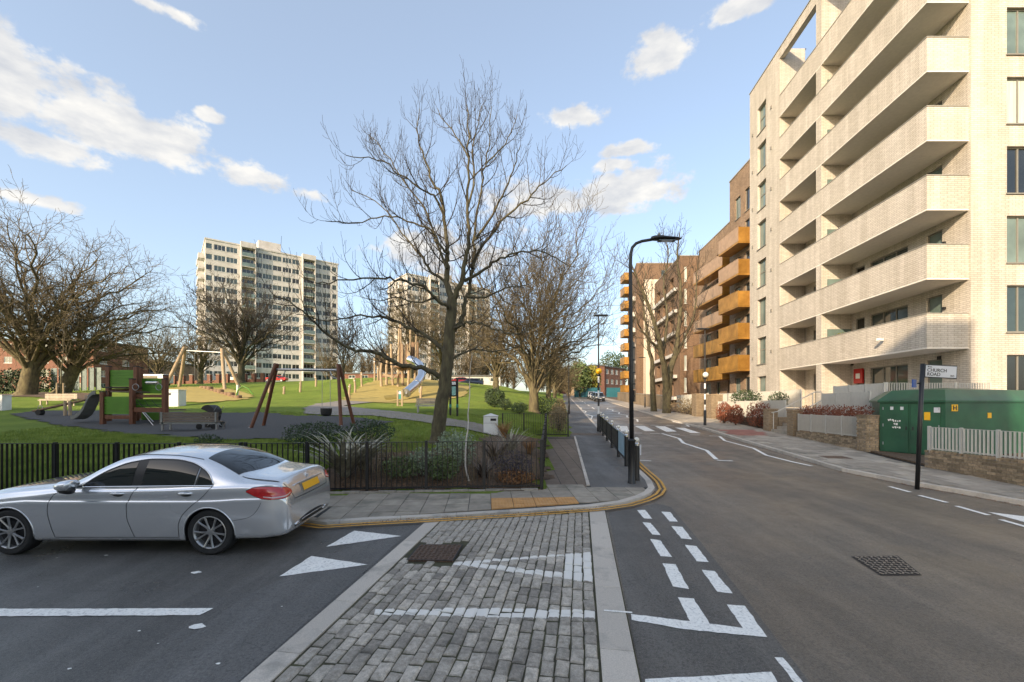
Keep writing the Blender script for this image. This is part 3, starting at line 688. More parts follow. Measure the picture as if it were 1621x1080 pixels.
def window(parent, p, ang, w, h, style='grey', depth=.14, mull=(.5,), trans=(), glass='glass', name='window', sill=True):
    """frame on its own mesh, panes below it; p is the opening's lower left corner on the wall face, ang the wall's heading"""
    key = (round(w,2), round(h,2), style, round(depth,2), mull, trans, glass, sill)
    if key not in _wc:
        f = MB(); t = .055; y0, y1 = depth-.05, depth+.02
        f.box(0,t,y0,y1,0,h); f.box(w-t,w,y0,y1,0,h); f.box(t,w-t,y0,y1,0,t); f.box(t,w-t,y0,y1,h-t,h)
        for u in mull: f.box(u*w-t/2,u*w+t/2,y0,y1,t,h-t)
        for z in trans: f.box(t,w-t,y0+.004,y1-.004,z*h-t/2,z*h+t/2)
        if sill: f.box(-.05,w+.05,-.06,depth-.055,-.06,-.004)
        fm = f.mesh('frame'); fm.materials.append(M['frame_'+style])
        g = MB().box(.01,w-.01,depth-.012,depth+.004,.01,h-.01); gm = g.mesh('pane'); gm.materials.append(M[glass]); _wc[key] = (fm, gm)
    fm, gm = _wc[key]
    o = link(name, fm, None, parent); off = WL.get(parent, Vector()); o.location = Vector(p)-off; o.rotation_euler = (0,0,ang); link('pane', gm, None, o); return o
def wall(b, p0, p1, z0, z1, holes=(), depth=.14):
    """outer face from p0 to p1 (outside lies to the right of the heading) with real openings and their reveals; holes are u0, u1, z0, z1"""
    p0, p1 = Vector((p0[0],p0[1],0)), Vector((p1[0],p1[1],0)); L = (p1-p0).length; d = (p1-p0)/L; n = Vector((d.y,-d.x,0))
    us = sorted(set([0,L]+[h[0] for h in holes]+[h[1] for h in holes])); zs = sorted(set([z0,z1]+[h[2] for h in holes]+[h[3] for h in holes]))
    Q = lambda u, z, k=0: tuple(p0+d*u+Vector((0,0,z))-n*k)
    for i in range(len(us)-1):
        um = (us[i]+us[i+1])/2; run = None
        for j in range(len(zs)-1):
            zm = (zs[j]+zs[j+1])/2
            if any(h[0] < um < h[1] and h[2] < zm < h[3] for h in holes):
                if run is not None: b.quad(Q(us[i],run),Q(us[i+1],run),Q(us[i+1],zs[j]),Q(us[i],zs[j])); run = None
            elif run is None: run = zs[j]
        if run is not None: b.quad(Q(us[i],run),Q(us[i+1],run),Q(us[i+1],z1),Q(us[i],z1))
    for (a, c, e, f) in holes:
        k = depth+.03
        b.quad(Q(a,e),Q(a,e,k),Q(a,f,k),Q(a,f)); b.quad(Q(c,e,k),Q(c,e),Q(c,f),Q(c,f,k)); b.quad(Q(a,e),Q(c,e),Q(c,e,k),Q(a,e,k)); b.quad(Q(a,f,k),Q(c,f,k),Q(c,f),Q(a,f)); b.quad(Q(a,e,k),Q(c,e,k),Q(c,f,k),Q(a,f,k))
    return d, n, L
def facade(parent, b, p0, p1, z0, z1, wins, depth=.14, **kw):
    """wins: u, z, w, h and optional keyword dict"""
    d = Vector((p1[0]-p0[0], p1[1]-p0[1], 0)); L = d.length; d /= L; ang = math.atan2(d.y, d.x)
    wall(b, p0, p1, z0, z1, [(w[0],w[0]+w[2],w[1],w[1]+w[3]) for w in wins], depth)
    for w in wins:
        k = dict(kw); k.update(w[4] if len(w) > 4 else {})
        window(parent, Vector((p0[0],p0[1],0))+d*w[0]+Vector((0,0,w[1])), ang, w[2], w[3], depth=depth, **k)
def ucoord(p0, p1, px):      # distance along a plan line where a sight line through column px meets it
    k = (px-CX)/F; dx, dy = p1[0]-p0[0], p1[1]-p0[1]; L = math.hypot(dx, dy); t = (k*p0[1]-p0[0])/(dx-k*dy); return t*L

# --- the pale brick block on the right
AX = lambda y: 16.357+.088*y
YN, YF = 18.64, 35.13; gz = .6
def lev(k): return 6.36+3.0*(k-1)           # parapet tops
bA = thing('apartment_building', 'pale cream brick apartment block with long brick balconies, nearest on the right', 'building', (21, 24, gz))
XW = 19.82; back = lambda y: AX(y)+1.82
w = MB(); wins_pier, wins_back, wins_front = [], [], []
Lp = math.hypot(AX(YF)-AX(30.58), YF-30.58)
for k in range(0, 8):
    z = 5.51+3*(k-1); g = 'glass' if k % 2 else 'glass_green'
    wins_pier.append((1.30, z, 1.35, 2.05, dict(mull=(.62,), trans=(.55,) if k % 2 else ())))
    for i, x in enumerate((21.37, 25.2, 27.6, 31)): wins_front.append((x-XW, z, 1.15, 2.03, dict(mull=(.52,), glass=('glass_dark','glass_green','curtain','glass_dark','glass_green','glass')[(k*5+i*2) % 6])))
# street face: far pier, middle pier
facade(bA, w, (AX(YF), YF), (AX(30.58), 30.58), gz, 27.72, wins_pier, .24, style='grey', glass='glass_green')
wall(w, (AX(26.38)-.006, 26.38), (AX(25.88)-.006, 25.88), gz, 27.72)
for (y, s) in ((30.58, -1), (25.88, -1)): w.quad((AX(y),y,gz),(back(y),y,gz),(back(y),y,27.72),(AX(y),y,27.72))
w.quad((back(26.38),26.38,gz),(AX(26.38),26.38,gz),(AX(26.38),26.38,27.72),(back(26.38),26.38,27.72))
# recessed back wall with balcony doors
pb0, pb1 = (back(30.58), 30.58), (back(YN), YN); Lb = math.dist(pb0, pb1); uy = lambda y: (30.58-y)*Lb/(30.58-YN)
wb = []
for k in range(0, 7):
    fl = 5.26+3*(k-1)
    wb += [(uy(20.75), fl+.05, .85, 2.2, dict(mull=(), glass='glass_green')), (uy(24.4), fl+.5, 2.6, 1.7, dict(mull=(.34,.67), glass='glass')), (uy(25.6), fl+.5, .8, 1.7, dict(mull=(), glass='glass_dark')),
           (uy(29.6), fl+.05, 1.7, 2.15, dict(mull=(.5,), glass='glass_green')), (uy(27.6), fl+.6, .8, 1.5, dict(mull=(), glass='glass_dark'))]
facade(bA, w, pb0, pb1, gz, 23.3, wb, .14, style='grey')
facade(bA, w, (XW, 18.55), (42, 18.55), gz, 27.72, wins_front, .16, style='grey')
w.quad((back(YN),YN,gz),(XW,18.55,gz),(XW,18.55,27.72),(back(YN),YN,27.72))
# far end, rear and roof top
w.quad((36,YF+1.5,gz),(AX(YF),YF,gz),(AX(YF),YF,27.72),(36,YF+1.5,27.72)); w.quad((42,18.55,gz),(42,37,gz),(42,37,27.72),(42,18.55,27.72))
w.quad((AX(YF),YF,27.72),(AX(30.58),30.58,27.72),(back(30.58)+.1,30.58,27.72),(back(YF),YF,27.72))
w.build('wall', M['brick_pale'], bA)
MB().prism([(back(31)+.1,31),(back(YN)+.02,YN+.05),(41.9,18.8),(41.9,36),(back(YF),YF)], 23.2, 23.3).build('roof', M['roof'], bA)
MB().prism([(AX(YF)+.1,YF-.1),(AX(30.7)+.1,30.7),(back(30.7),30.7),(back(YF),YF-.1)], 27.5, 27.6).build('roof', M['roof'], bA)
for k in range(1, 8):
    zt = lev(k); zb = zt-1.55; t = .2
    q = MB(); o = [(AX(YN),YN),(AX(30.58),30.58)]
    # outer parapet, returning along the near end
    q.prism([(AX(30.57),30.57),(AX(YN),YN),(XW-.003,YN-.0),(XW-.003,YN+t),(AX(YN)+t,YN+t),(AX(30.57)+t,30.57)], zb+.06, zt-.04)
    q.build('parapet', M['brick_pale'], bA)
    e = .025
    MB().prism([(AX(30.57)-e,30.57),(AX(YN)-e,YN-e),(XW-.004,YN-e),(XW-.004,YN+t+e),(AX(YN)+t+e,YN+t+e),(AX(30.57)+t+e,30.57)], zt-.038, zt).build('coping', M['trim'], bA)
    MB().prism([(AX(30.57)-.012,30.57),(AX(YN)-.012,YN-.012),(XW-.004,YN-.012),(back(YN)-.004,YN+.03),(back(30.57)-.004,30.57)], zb, zb+.055).build('balcony_soffit', M['soffit'], bA)
    MB().prism([(AX(30.5)+.21,30.5),(AX(YN)+.21,YN+.22),(back(YN)-.006,YN+.22),(back(30.5)-.006,30.5)], zb+.06, zb+.36).build('balcony_floor', M['soffit'], bA)
    if k < 7:      # screen between neighbouring balconies
        MB().box(AX(26.1)+.3, back(26.1)-.1, 25.80, 25.84, zb+.37, zb+2.1).build('balcony_screen', M['glass_green'], bA)
q = MB(); q.prism([(AX(30.57),30.57),(AX(YN),YN),(AX(YN)+.35,YN),(AX(30.57)+.35,30.57)], 27.0, 27.72)
q.prism([(AX(YN)+.36,YN),(XW-.003,YN),(XW-.003,YN+.35),(AX(YN)+.36,YN+.35)], 27.0, 27.72); q.build('roof_beam', M['brick_pale'], bA)
MB().prism([(AX(YF)-.04,YF+.04),(AX(YN)-.04,YN-.04),(XW+.02,YN-.04),(XW+.02,18.5),(42,18.5),(42,18.8),(AX(YN)+.4,YN+.4),(AX(YF)+.4,YF+.04)], 27.723, 27.78).build('roof_coping', M['trim'], bA)
for k in range(1, 8):
    for (y, dz) in ((34.6, -.1), (31.7, .15)):
        MB().obox((AX(y)-.03, y, lev(k)+dz-.2), .07, .11, .22).build('wall_vent', M['frame_grey'], bA)
# entrance-level details: dry riser box, meter vent, wall lamp, camera
MB().obox((back(25.2)-.06, 25.2, 4.05), .1, .62, .85).build('red_fire_box', mat('red_cabinet', (.42,.02,.02), .4, var=.1), bA)
MB().obox((back(25.2)-.115, 25.2, 4.05), .012, .30, .30).build('fire_box_sign', M['white'], bA)
c = MB(); c.tube([(AX(21)-.02,21,5.6),(AX(21)-.16,21,5.52)], .02, 6); c.obox((AX(21)-.25,20.95,5.55), .34, .13, .12, .3); c.build('security_camera', M['white'], bA, bevel=.02)
for (y, z) in ((20.0,4.55),(22.3,4.9),(25.75,4.8)): MB().obox((back(y)-.05,y,z), .1, .12, .16).build('wall_lamp', M['black_matt'], bA)
for k in (1, 2):
    for y in (19.75, 26.6): MB().obox((back(y)-.05,y,lev(k)+.45), .1, .10, .12).build('wall_lamp', M['black_matt'], bA)

def balcony(parent, x0, x1, y0, y1, z, h, m, name='balcony'):      # x0 outer edge
    q = MB().box(x0, x1, y0, y1, z, z+.18); o = q.build(name, M['gold'], parent)
    t = .04
    for (a, b, c_, d_, n) in ((x0,x0+t,y0+.002,y1-.002,max(2,int((y1-y0)/.62))),):
        for i in range(n): MB().box(a, b, c_+(d_-c_)*i/n+.006, c_+(d_-c_)*(i+1)/n-.006, z+.19, z+h).build('panel', M[m], o)
    n = max(2, int((x1-x0)/.62))
    for yy in (y0, y1-t):
        for i in range(n):
            xa, xb = x0+t+(x1-x0-t)*i/n+.006, x0+t+(x1-x0-t)*(i+1)/n-.006; MB().box(xa, xb, yy, yy+t, z+.19, z+h).build('panel', M['gold'], o)
    MB().box(x0-.01, x0+t+.01, y0-.01, y1+.01, z+h+.002, z+h+.04).build('rail', M[m], o)
    return o
# --- brown brick block with gold balconies
gB = 1.4
bB = thing('apartment_building', 'mottled brown brick apartment block with gold metal balconies beside the cream block', 'building', (27, 45, gB))
w = MB(); wn1 = []; wn2 = []
for k in range(0, 7):
    z = 2.9+3*k
    wn1 += [(1.2, z, 1.1, 2.1, dict(glass='glass_green')), (3.2, z, .9, 2.1, dict(mull=(), glass='glass_dark'))]
    wn2 += [(2.4, z, 1.6, 2.1, dict(glass='glass_green')), (5.6, z, 1.0, 2.1, dict(mull=(), glass='glass_dark')), (8.8, z, 1.6, 2.1, dict(glass='glass'))]
facade(bB, w, (22.6,44.6), (22.2,36), gB, 25.4, [x for x in wn1 if x[1] < 22], .15, style='grey')
w.quad((23.8,44.6,gB),(22.6,44.6,gB),(22.6,44.6,25.4),(23.8,44.6,25.4)) ; w.quad((22.2,36,gB),(32,36,gB),(32,36,25.4),(22.2,36,25.4)); w.quad((32,44.6,22.4),(22.6,44.6,22.4),(22.6,44.6,25.4),(32,44.6,25.4))
facade(bB, w, (24.6,56.5), (23.8,44.6), gB, 22.4, [x for x in wn2 if x[1] < 19], .15, style='grey')
w.quad((34,56.5,gB),(24.6,56.5,gB),(24.6,56.5,22.4),(34,56.5,22.4))
w.build('wall', M['brick_brown'], bB)
MB().prism([(22.15,36),(22.55,44.65),(32,44.65),(32,36)], 25.402, 25.52).build('roof', M['trim'], bB); MB().prism([(23.75,44.66),(24.55,56.5),(34,56.5),(34,44.66)], 22.402, 22.52).build('roof', M['trim'], bB)
for k in range(5):
    zb = PZ([408,460,512.5,566,613][::-1][k]-18, 40.3)-.25
    zb = 5.5+2.98*k
    balcony(bB, 21.05, 22.35, 40.0, 43.8, zb, 1.5, 'gold' if k < 3 else 'gold_reflection')
    balcony(bB, 22.3, 23.75, 45.6, 52.8, zb-.45, 1.45, 'gold' if k < 2 else 'gold_reflection')
# --- further blocks along the street
gC = 2.2
bC = thing('apartment_building', 'dark brown brick block with slanting white balcony edges, behind the twin-stemmed street tree', 'building', (26, 64, gC))
w = MB(); wc = []
for k in range(6):
    for u in (1.5, 5.2, 9.0): wc.append((u, 3.6+3*k, 2.0, 1.9, dict(glass='glass_dark')))
facade(bC, w, (23.9,72), (22.7,58), gC, 22.4, wc, .6, style='grey')
facade(bC, w, (22.7,58), (34,58), gC, 22.4, [(.55, 4+3*k, .35, 2.0, dict(mull=(), glass='curtain')) for k in range(6)], .12, style='white'); w.quad((34,72,gC),(23.9,72,gC),(23.9,72,22.4),(34,72,22.4)); w.build('wall', M['brick_dark'], bC)
MB().prism([(22.65,57.95),(23.85,72.05),(34,72.05),(34,57.95)], 22.402, 22.5).build('roof', M['trim'], bC)
for k in range(6):
    MB().prism([(22.25,59),(23.35,71.5),(23.8,71.5),(22.7,59)], 3.0+3*k, 3.45+3*k).build('balcony_edge', M['render'], bC)
gD = 3.0
bD = thing('apartment_building', 'brown topped block with pale face, gold balconies jutting left behind the lamp column', 'building', (28, 88, gD))
w = MB(); wd = [(u, 4.5+3*k, 1.3, 2.0, dict(glass='glass_dark')) for k in range(7) for u in (1.5, 8, 13.5)]
facade(bD, w, (26.4,98), (23.2,80), gD, 28.6, wd, .15, style='grey'); facade(bD, w, (23.2,80), (34,80), gD, 28.6, [(4.6, 4.5+3*k, 1.2, 1.9) for k in range(8)], .12, style='grey'); w.quad((34,98,gD),(26.4,98,gD),(26.4,98,28.6),(34,98,28.6)); w.build('wall', M['brick_dark'], bD)
MB().prism([(23.15,79.95),(26.35,98.05),(34,98.05),(34,79.95)], 28.602, 28.75).build('roof', M['trim'], bD)
MB().box(24.5, 27.6, 79.85, 79.98, gD, 25.6).build('pale_panel', mat('cream_brick', (.58,.50,.40), .85, var=.08), bD)
for k in range(9): balcony(bD, 23.55, 25.4, 90.0, 93.5, 4.9+2.95*k, 1.5, 'gold')
for k in range(7): MB().prism([(23.0,82),(24.3,89.3),(25.0,89.3),(23.6,82)], 4.2+3*k, 5.0+3*k).build('balcony_edge', M['render'], bD)
# --- red brick flats at the end of the street
def simple_flats(name, label, p0, p1, dep, z0, z1, m, fl=3, step=3.2, wm='white', rest='roof', ww=1.5):
    d = Vector((p1[0]-p0[0], p1[1]-p0[1], 0)); L = d.length; d /= L; n = Vector((d.y,-d.x,0)); q0, q1 = Vector((*p0,0)), Vector((*p1,0))
    t = thing(name, label, 'building', ((p0[0]+p1[0])/2, (p0[1]+p1[1])/2, z0)); b = MB(); hh = (z1-z0)/fl
    front = [(u, z0+hh*k+hh*.32, ww, hh*.48) for k in range(fl) for u in np.arange(1.0, L-ww-.4, step)]
    facade(t, b, p0, p1, z0, z1, front, .1, style=wm, glass='glass'); r0, r1 = q0-n*dep, q1-n*dep
    facade(t, b, (q1.x,q1.y), (r1.x,r1.y), z0, z1, [(u, z0+hh*k+hh*.32, ww, hh*.48) for k in range(fl) for u in np.arange(1.2, dep-ww-.4, step*1.4)], .1, style=wm)
    facade(t, b, (r0.x,r0.y), (q0.x,q0.y), z0, z1, [(u, z0+hh*k+hh*.32, ww, hh*.48) for k in range(fl) for u in np.arange(1.2, dep-ww-.4, step*1.4)], .1, style=wm)
    b.quad((r1.x,r1.y,z0),(r0.x,r0.y,z0),(r0.x,r0.y,z1),(r1.x,r1.y,z1)); b.build('wall', M[m], t)
    e = .25; MB().prism([(q0-d*e+n*e)[:2], (q1+d*e+n*e)[:2], (r1+d*e-n*e)[:2], (r0-d*e-n*e)[:2]], z1+.002, z1+.3).build('roof', M[rest], t); return t
simple_flats('block_of_flats', 'red brick flats ending the street, right of the yellow beacon globe', (PX(957,140),140), (PX(990,150),150), 10, 4.8, 14.6, 'brick_red', 3, 3.0)
simple_flats('block_of_flats', 'brick flats with white windows ending the street, directly behind yellow beacon globe', (PX(936,138),138), (PX(957,139.5),139.5), 10, 4.8, 14.8, 'brick_red', 3, 2.2)
simple_flats('block_of_flats', 'low brown flats at the end of the street, left of the yellow beacon globe', (PX(904,150),150), (PX(935,150),150), 10, 5, 14.8, 'brick_yellow', 3, 3.0)
simple_flats('brick_house', 'low orange brick house where the far road bends', (PX(868,185),185), (PX(897,185),185), 9, 6.6, 13, 'brick_red', 2, 3.2)
# flats across the park on the left
simple_flats('block_of_flats', 'red brick flats with flat roof behind the big left-hand trees', (PX(-60,80),80), (PX(148,80),80), 12, 4.4, 2.4+100/680*80, 'brick_red', 4, 3.4)
simple_flats('block_of_flats', 'windowless-looking brown brick block beyond the park, left of the white stair tower', (PX(195,95),95), (PX(222,95),95), 10, 5, PZ(573,95), 'brick_brown', 2, 30)
simple_flats('block_of_flats', 'brown brick block beyond the park, right of the white stair tower', (PX(229.5,95),95), (PX(262,95),95), 10, 5, PZ(574,95), 'brick_brown', 2, 30)
simple_flats('stair_tower', 'narrow white glazed stair tower between two brown blocks', (PX(223,96),96), (PX(229,96),96), 4, 5, PZ(571,96), 'render', 4, .9, ww=.6)
simple_flats('terraced_house', 'white rendered building with dark windows seen under the middle trees', (PX(705,95),95), (PX(792,95),95), 9, 5.2, PZ(596,95), 'render', 2, 3.0)
simple_flats('brick_house', 'orange brick house beyond the park, behind the log posts', (PX(545,100),100), (PX(640,100),100), 9, 6.5, PZ(592,100), 'brick_red', 2, 3.0)

# --- white tower blocks beyond the park
gT = 6.4; tz1 = 43.6; FH = 2.66
T0, T1 = (-76.4, 107.0), (-51.5, 127.0)
tower = thing('tower_block', 'white tower block of flats beyond the park, standing clear left of the main tree', 'building', (-64, 117, gT))
w = MB(); U = lambda px: ucoord(T0, T1, px); LT = math.dist(T0, T1)
cols = [(331,1.3,()),(348,2.4,(.33,.66)),(367,2.4,(.33,.66)),(409,1.6,(.5,)),(423,2.2,(.33,.66)),(434,2.2,(.5,)),(446,2.2,(.33,.66)),(454,1.8,(.5,)),(468,2.0,(.5,)),(503.5,2.0,(.5,)),(517,2.2,(.5,)),(530,1.3,())]
wt, used = [], []
for k in range(13):
    z = tz1-2.25-FH*k
    last = -9
    for (px, ww, mu) in cols:
        u = U(px)-ww/2
        if u < last+.2: u = last+.2
        if u+ww > LT-.3: u = LT-.3-ww
        wt.append((u, z, ww, 1.35, dict(mull=mu, glass='glass' if (k+px) % 3 else 'glass_dark'))); last = u+ww
bcols = [(U(382), U(403)), (U(479), U(497))]
wt = [x for x in wt if not any(a-.3 < x[0]+x[2]/2 < b+.3 for a, b in bcols)]
for (a, b) in bcols:
    for k in range(13): wt.append((a+.2, tz1-2.75-FH*k, b-a-.4, 2.2, dict(mull=(.35,.7), glass='glass_dark')))
facade(tower, w, T0, T1, gT-3, tz1, wt, .12, style='white')
d = Vector((T1[0]-T0[0], T1[1]-T0[1], 0)).normalized(); n = Vector((d.y,-d.x,0)); S0 = Vector((*T0,0))-n*15; S1 = Vector((*T1,0))-n*15
facade(tower, w, S0[:2], T0, gT-3, tz1, [(u, tz1-2.25-FH*k, 1.6, 1.35) for k in range(13) for u in (2, 6.5, 11)], .12, style='white')
w.quad((*T1,gT-3),(S1.x,S1.y,gT-3),(S1.x,S1.y,tz1),(*T1,tz1)); w.quad((S1.x,S1.y,gT-3),(S0.x,S0.y,gT-3),(S0.x,S0.y,tz1),(S1.x,S1.y,tz1))
w.build('wall', M['render'], tower)
MB().prism([(Vector((*T0,0))+n*.15-d*.15)[:2],(Vector((*T1,0))+n*.15+d*.15)[:2],(S1+d*.15)[:2],(S0-d*.15)[:2]], tz1+.002, tz1+.35).build('roof', M['render'], tower)
ra, rb = Vector((*T0,0))+d*U(411), Vector((*T0,0))+d*U(447); MB().prism([(ra-n*2)[:2],(rb-n*2)[:2],(rb-n*9)[:2],(ra-n*9)[:2]], tz1+.36, tz1+3.2).build('plant_room', M['render'], tower)
rail_m = MB().box(0,1,0,.05,.18,1.05).mesh('railing'); rail_m.materials.append(M['glass_green'])
for (a, b) in bcols:
    hd = MB(); p, q = Vector((*T0,0))+d*(a-.25), Vector((*T0,0))+d*(b+.25); hd.prism([(p+n*1.25)[:2],(q+n*1.25)[:2],(q+n*.01)[:2],(p+n*.01)[:2]], tz1-.5, tz1+.9); hd.build('balcony_head', M['render'], tower)
    for u in (a-.2, b): MB().prism([(Vector((*T0,0))+d*u+n*1.2)[:2],(Vector((*T0,0))+d*(u+.2)+n*1.2)[:2],(Vector((*T0,0))+d*(u+.2)+n*.01)[:2],(Vector((*T0,0))+d*u+n*.01)[:2]], gT, tz1-.51).build('balcony_fin', M['render'], tower)
    for k in range(13):
        z = tz1-2.9-FH*k; p, q = Vector((*T0,0))+d*(a+.02), Vector((*T0,0))+d*(b-.02)
        o = MB().prism([(p+n*1.2)[:2],(q+n*1.2)[:2],(q+n*.02)[:2],(p+n*.02)[:2]], z, z+.16).build('balcony', M['render'], tower)
        MB().prism([(p+n*1.22)[:2],(q+n*1.22)[:2],(q+n*1.17)[:2],(p+n*1.17)[:2]], z+.17, z+1.1).build('railing', M['glass_green'], o)
for k in range(12):      # balconies on the left flank
    z = tz1-4.0-FH*k
    for u in (3.2, 9.5):
        p = Vector((*T0,0))-n*u; q = p-n*3.2; o = MB().prism([(p-d*1.3)[:2],(p-d*.01)[:2],(q-d*.01)[:2],(q-d*1.3)[:2]], z, z+1.25).build('flank_balcony', M['render'], tower)
tower2 = repeat(tower, (-64+43.5, 117+28, gT-.3), label='second white tower block, half hidden behind the bare crown of the main tree')
tag(tower, group='tower blocks'); tag(tower2, group='tower blocks')

# --- unseen tall flats behind the viewer, shaped to lay their shadow over the junction
bk = thing('apartment_building', 'unseen pale apartment block behind the viewpoint, shaped to shade the junction', 'building', (-40, -20, -.6))
w = MB(); hb = 21.6
facade(bk, w, (-3.7,-15.2), (-80,-15.2), -1, hb, [(u, .6+3*k, 1.7, 1.7) for k in range(7) for u in np.arange(2, 74, 5.2)], .14, style='white')
w.quad((-80,-15.2,-1),(-80,-28,-1),(-80,-28,hb),(-80,-15.2,hb)); w.quad((-12.9,-28,-1),(-3.7,-15.2,-1),(-3.7,-15.2,hb),(-12.9,-28,hb)); w.quad((-80,-28,-1),(-12.9,-28,-1),(-12.9,-28,hb),(-80,-28,hb)); w.build('wall', M['render'], bk)  # end wall slanted along the sunlight; pale render picked to brighten the shade
MB().prism([(-80,-28),(-12.9,-28),(-3.7,-15.2),(-80,-15.2)], hb+.002, hb+.3).build('roof', M['roof'], bk)
# ------------------------------------------------------------------ trees
class Grow:
    def __init__(s, seed, rmin, trop=.10, wig=.16, dens=(3.0, 4.5, 3.0), lens=(.42, .5, .55), ang=(50, 50, 45), maxl=3, flat=.0, lmin=.25):
        s.r = random.Random(seed); s.rmin = rmin; s.trop = trop; s.wig = wig; s.dens = dens; s.lens = lens; s.ang = ang; s.maxl = maxl; s.big = MB(); s.fine = MB(); s.lmin = lmin
    def rv(s): return Vector((s.r.gauss(0,1), s.r.gauss(0,1), s.r.gauss(0,1)))
    def path(s, pts, rads, lvl, n, total=None):
        (s.big if lvl == 0 else s.fine).tube(pts, rads, n, False)
    def spawn(s, pts, rads, lvl, t0=.18, lscale=1.0, upb=.0, total=None):
        """side branches along a finished path"""
        if lvl > s.maxl: return
        L = sum((pts[i+1]-pts[i]).length for i in range(len(pts)-1)); total = total or L
        n = max(1, int(L*s.dens[min(lvl-1, len(s.dens)-1)]+s.r.random())); ph = s.r.uniform(0, 6.28)
        for k in range(n+1):
            t = t0+(1-t0)*(k+s.r.uniform(.1,.9))/(n+1) if k < n else .995
            i = min(int(t*(len(pts)-1)), len(pts)-2); f = t*(len(pts)-1)-i; p = pts[i].lerp(pts[i+1], f); d = (pts[i+1]-pts[i]).normalized(); r = rads[i]*(1-f)+rads[i+1]*f
            ph += 2.4; x = d.orthogonal().normalized(); y = d.cross(x); side = x*math.cos(ph)+y*math.sin(ph)
            a = R(s.ang[min(lvl-1,len(s.ang)-1)]*s.r.uniform(.65,1.2)) if k < n else R(14)
            nd_ = (d*math.cos(a)+side*math.sin(a)+Vector((0,0,upb))).normalized()
            LL = max(s.lmin, total*s.lens[min(lvl-1,len(s.lens)-1)]*s.r.uniform(.6,1.15)*(1.1-.55*t))*lscale
            s.branch(p, nd_, LL, max(s.rmin, min(r*.62, .011*LL+s.rmin)), lvl)
    def branch(s, p, d, L, r, lvl):
        n = 6 if lvl == 1 else (5 if lvl == 2 else 4); st = L/n; pts = [p.copy()]; rads = [r]; d = d.copy()
        for i in range(n):
            d = (d + s.rv()*s.wig*.5 + Vector((0,0,s.trop*(1+i*.35)))).normalized(); pts.append(pts[-1]+d*st); rads.append(max(s.rmin*.75, r*(1-.72*(i+1)/n)))
        s.path(pts, rads, lvl, 5 if lvl == 1 else 3); s.spawn(pts, rads, lvl+1)
    def limb(s, pts, r0, r1, lvl0n=8, fine=4, wob=.05):
        pts = [Vector(q) for q in pts]; out = []
        for i in range(len(pts)-1):
            a, b, c, e = pts[max(i-1,0)], pts[i], pts[i+1], pts[min(i+2,len(pts)-1)]
            for k in range(fine):
                t = k/fine; out.append(.5*((2*b)+(c-a)*t+(2*a-5*b+4*c-e)*t*t+(3*b-a-3*c+e)*t**3)+s.rv()*wob*(.2 if i == 0 else 1)*.5)
        out.append(pts[-1]); n = len(out); rads = [r0+(r1-r0)*(i/(n-1))**.8 for i in range(n)]
        s.path(out, rads, 0, lvl0n); return out, rads
    def finish(s, name, label, base, bark, twig, group=None):
        t = thing(name, label, 'tree', base, group); s.big.build('trunk', M[bark], t, 'all'); s.fine.build('crown', M[twig], t, 'all'); return t
def trunk_pts(base, top, n=4): return [base+(top-base)*i/n for i in range(n+1)]
def flare(g, pts, r0, r1, n=12, ell=1.5):
    out, rads = g.limb(pts, r0, r1, n, 4, .02)
    b = out[0]; g.big.tube([b-Vector((0,0,.25)), b+Vector((0,0,.05)), b+(out[2]-b)*.6], [r0*ell, r0*ell*.86, r0*.98], n, False); return out, rads

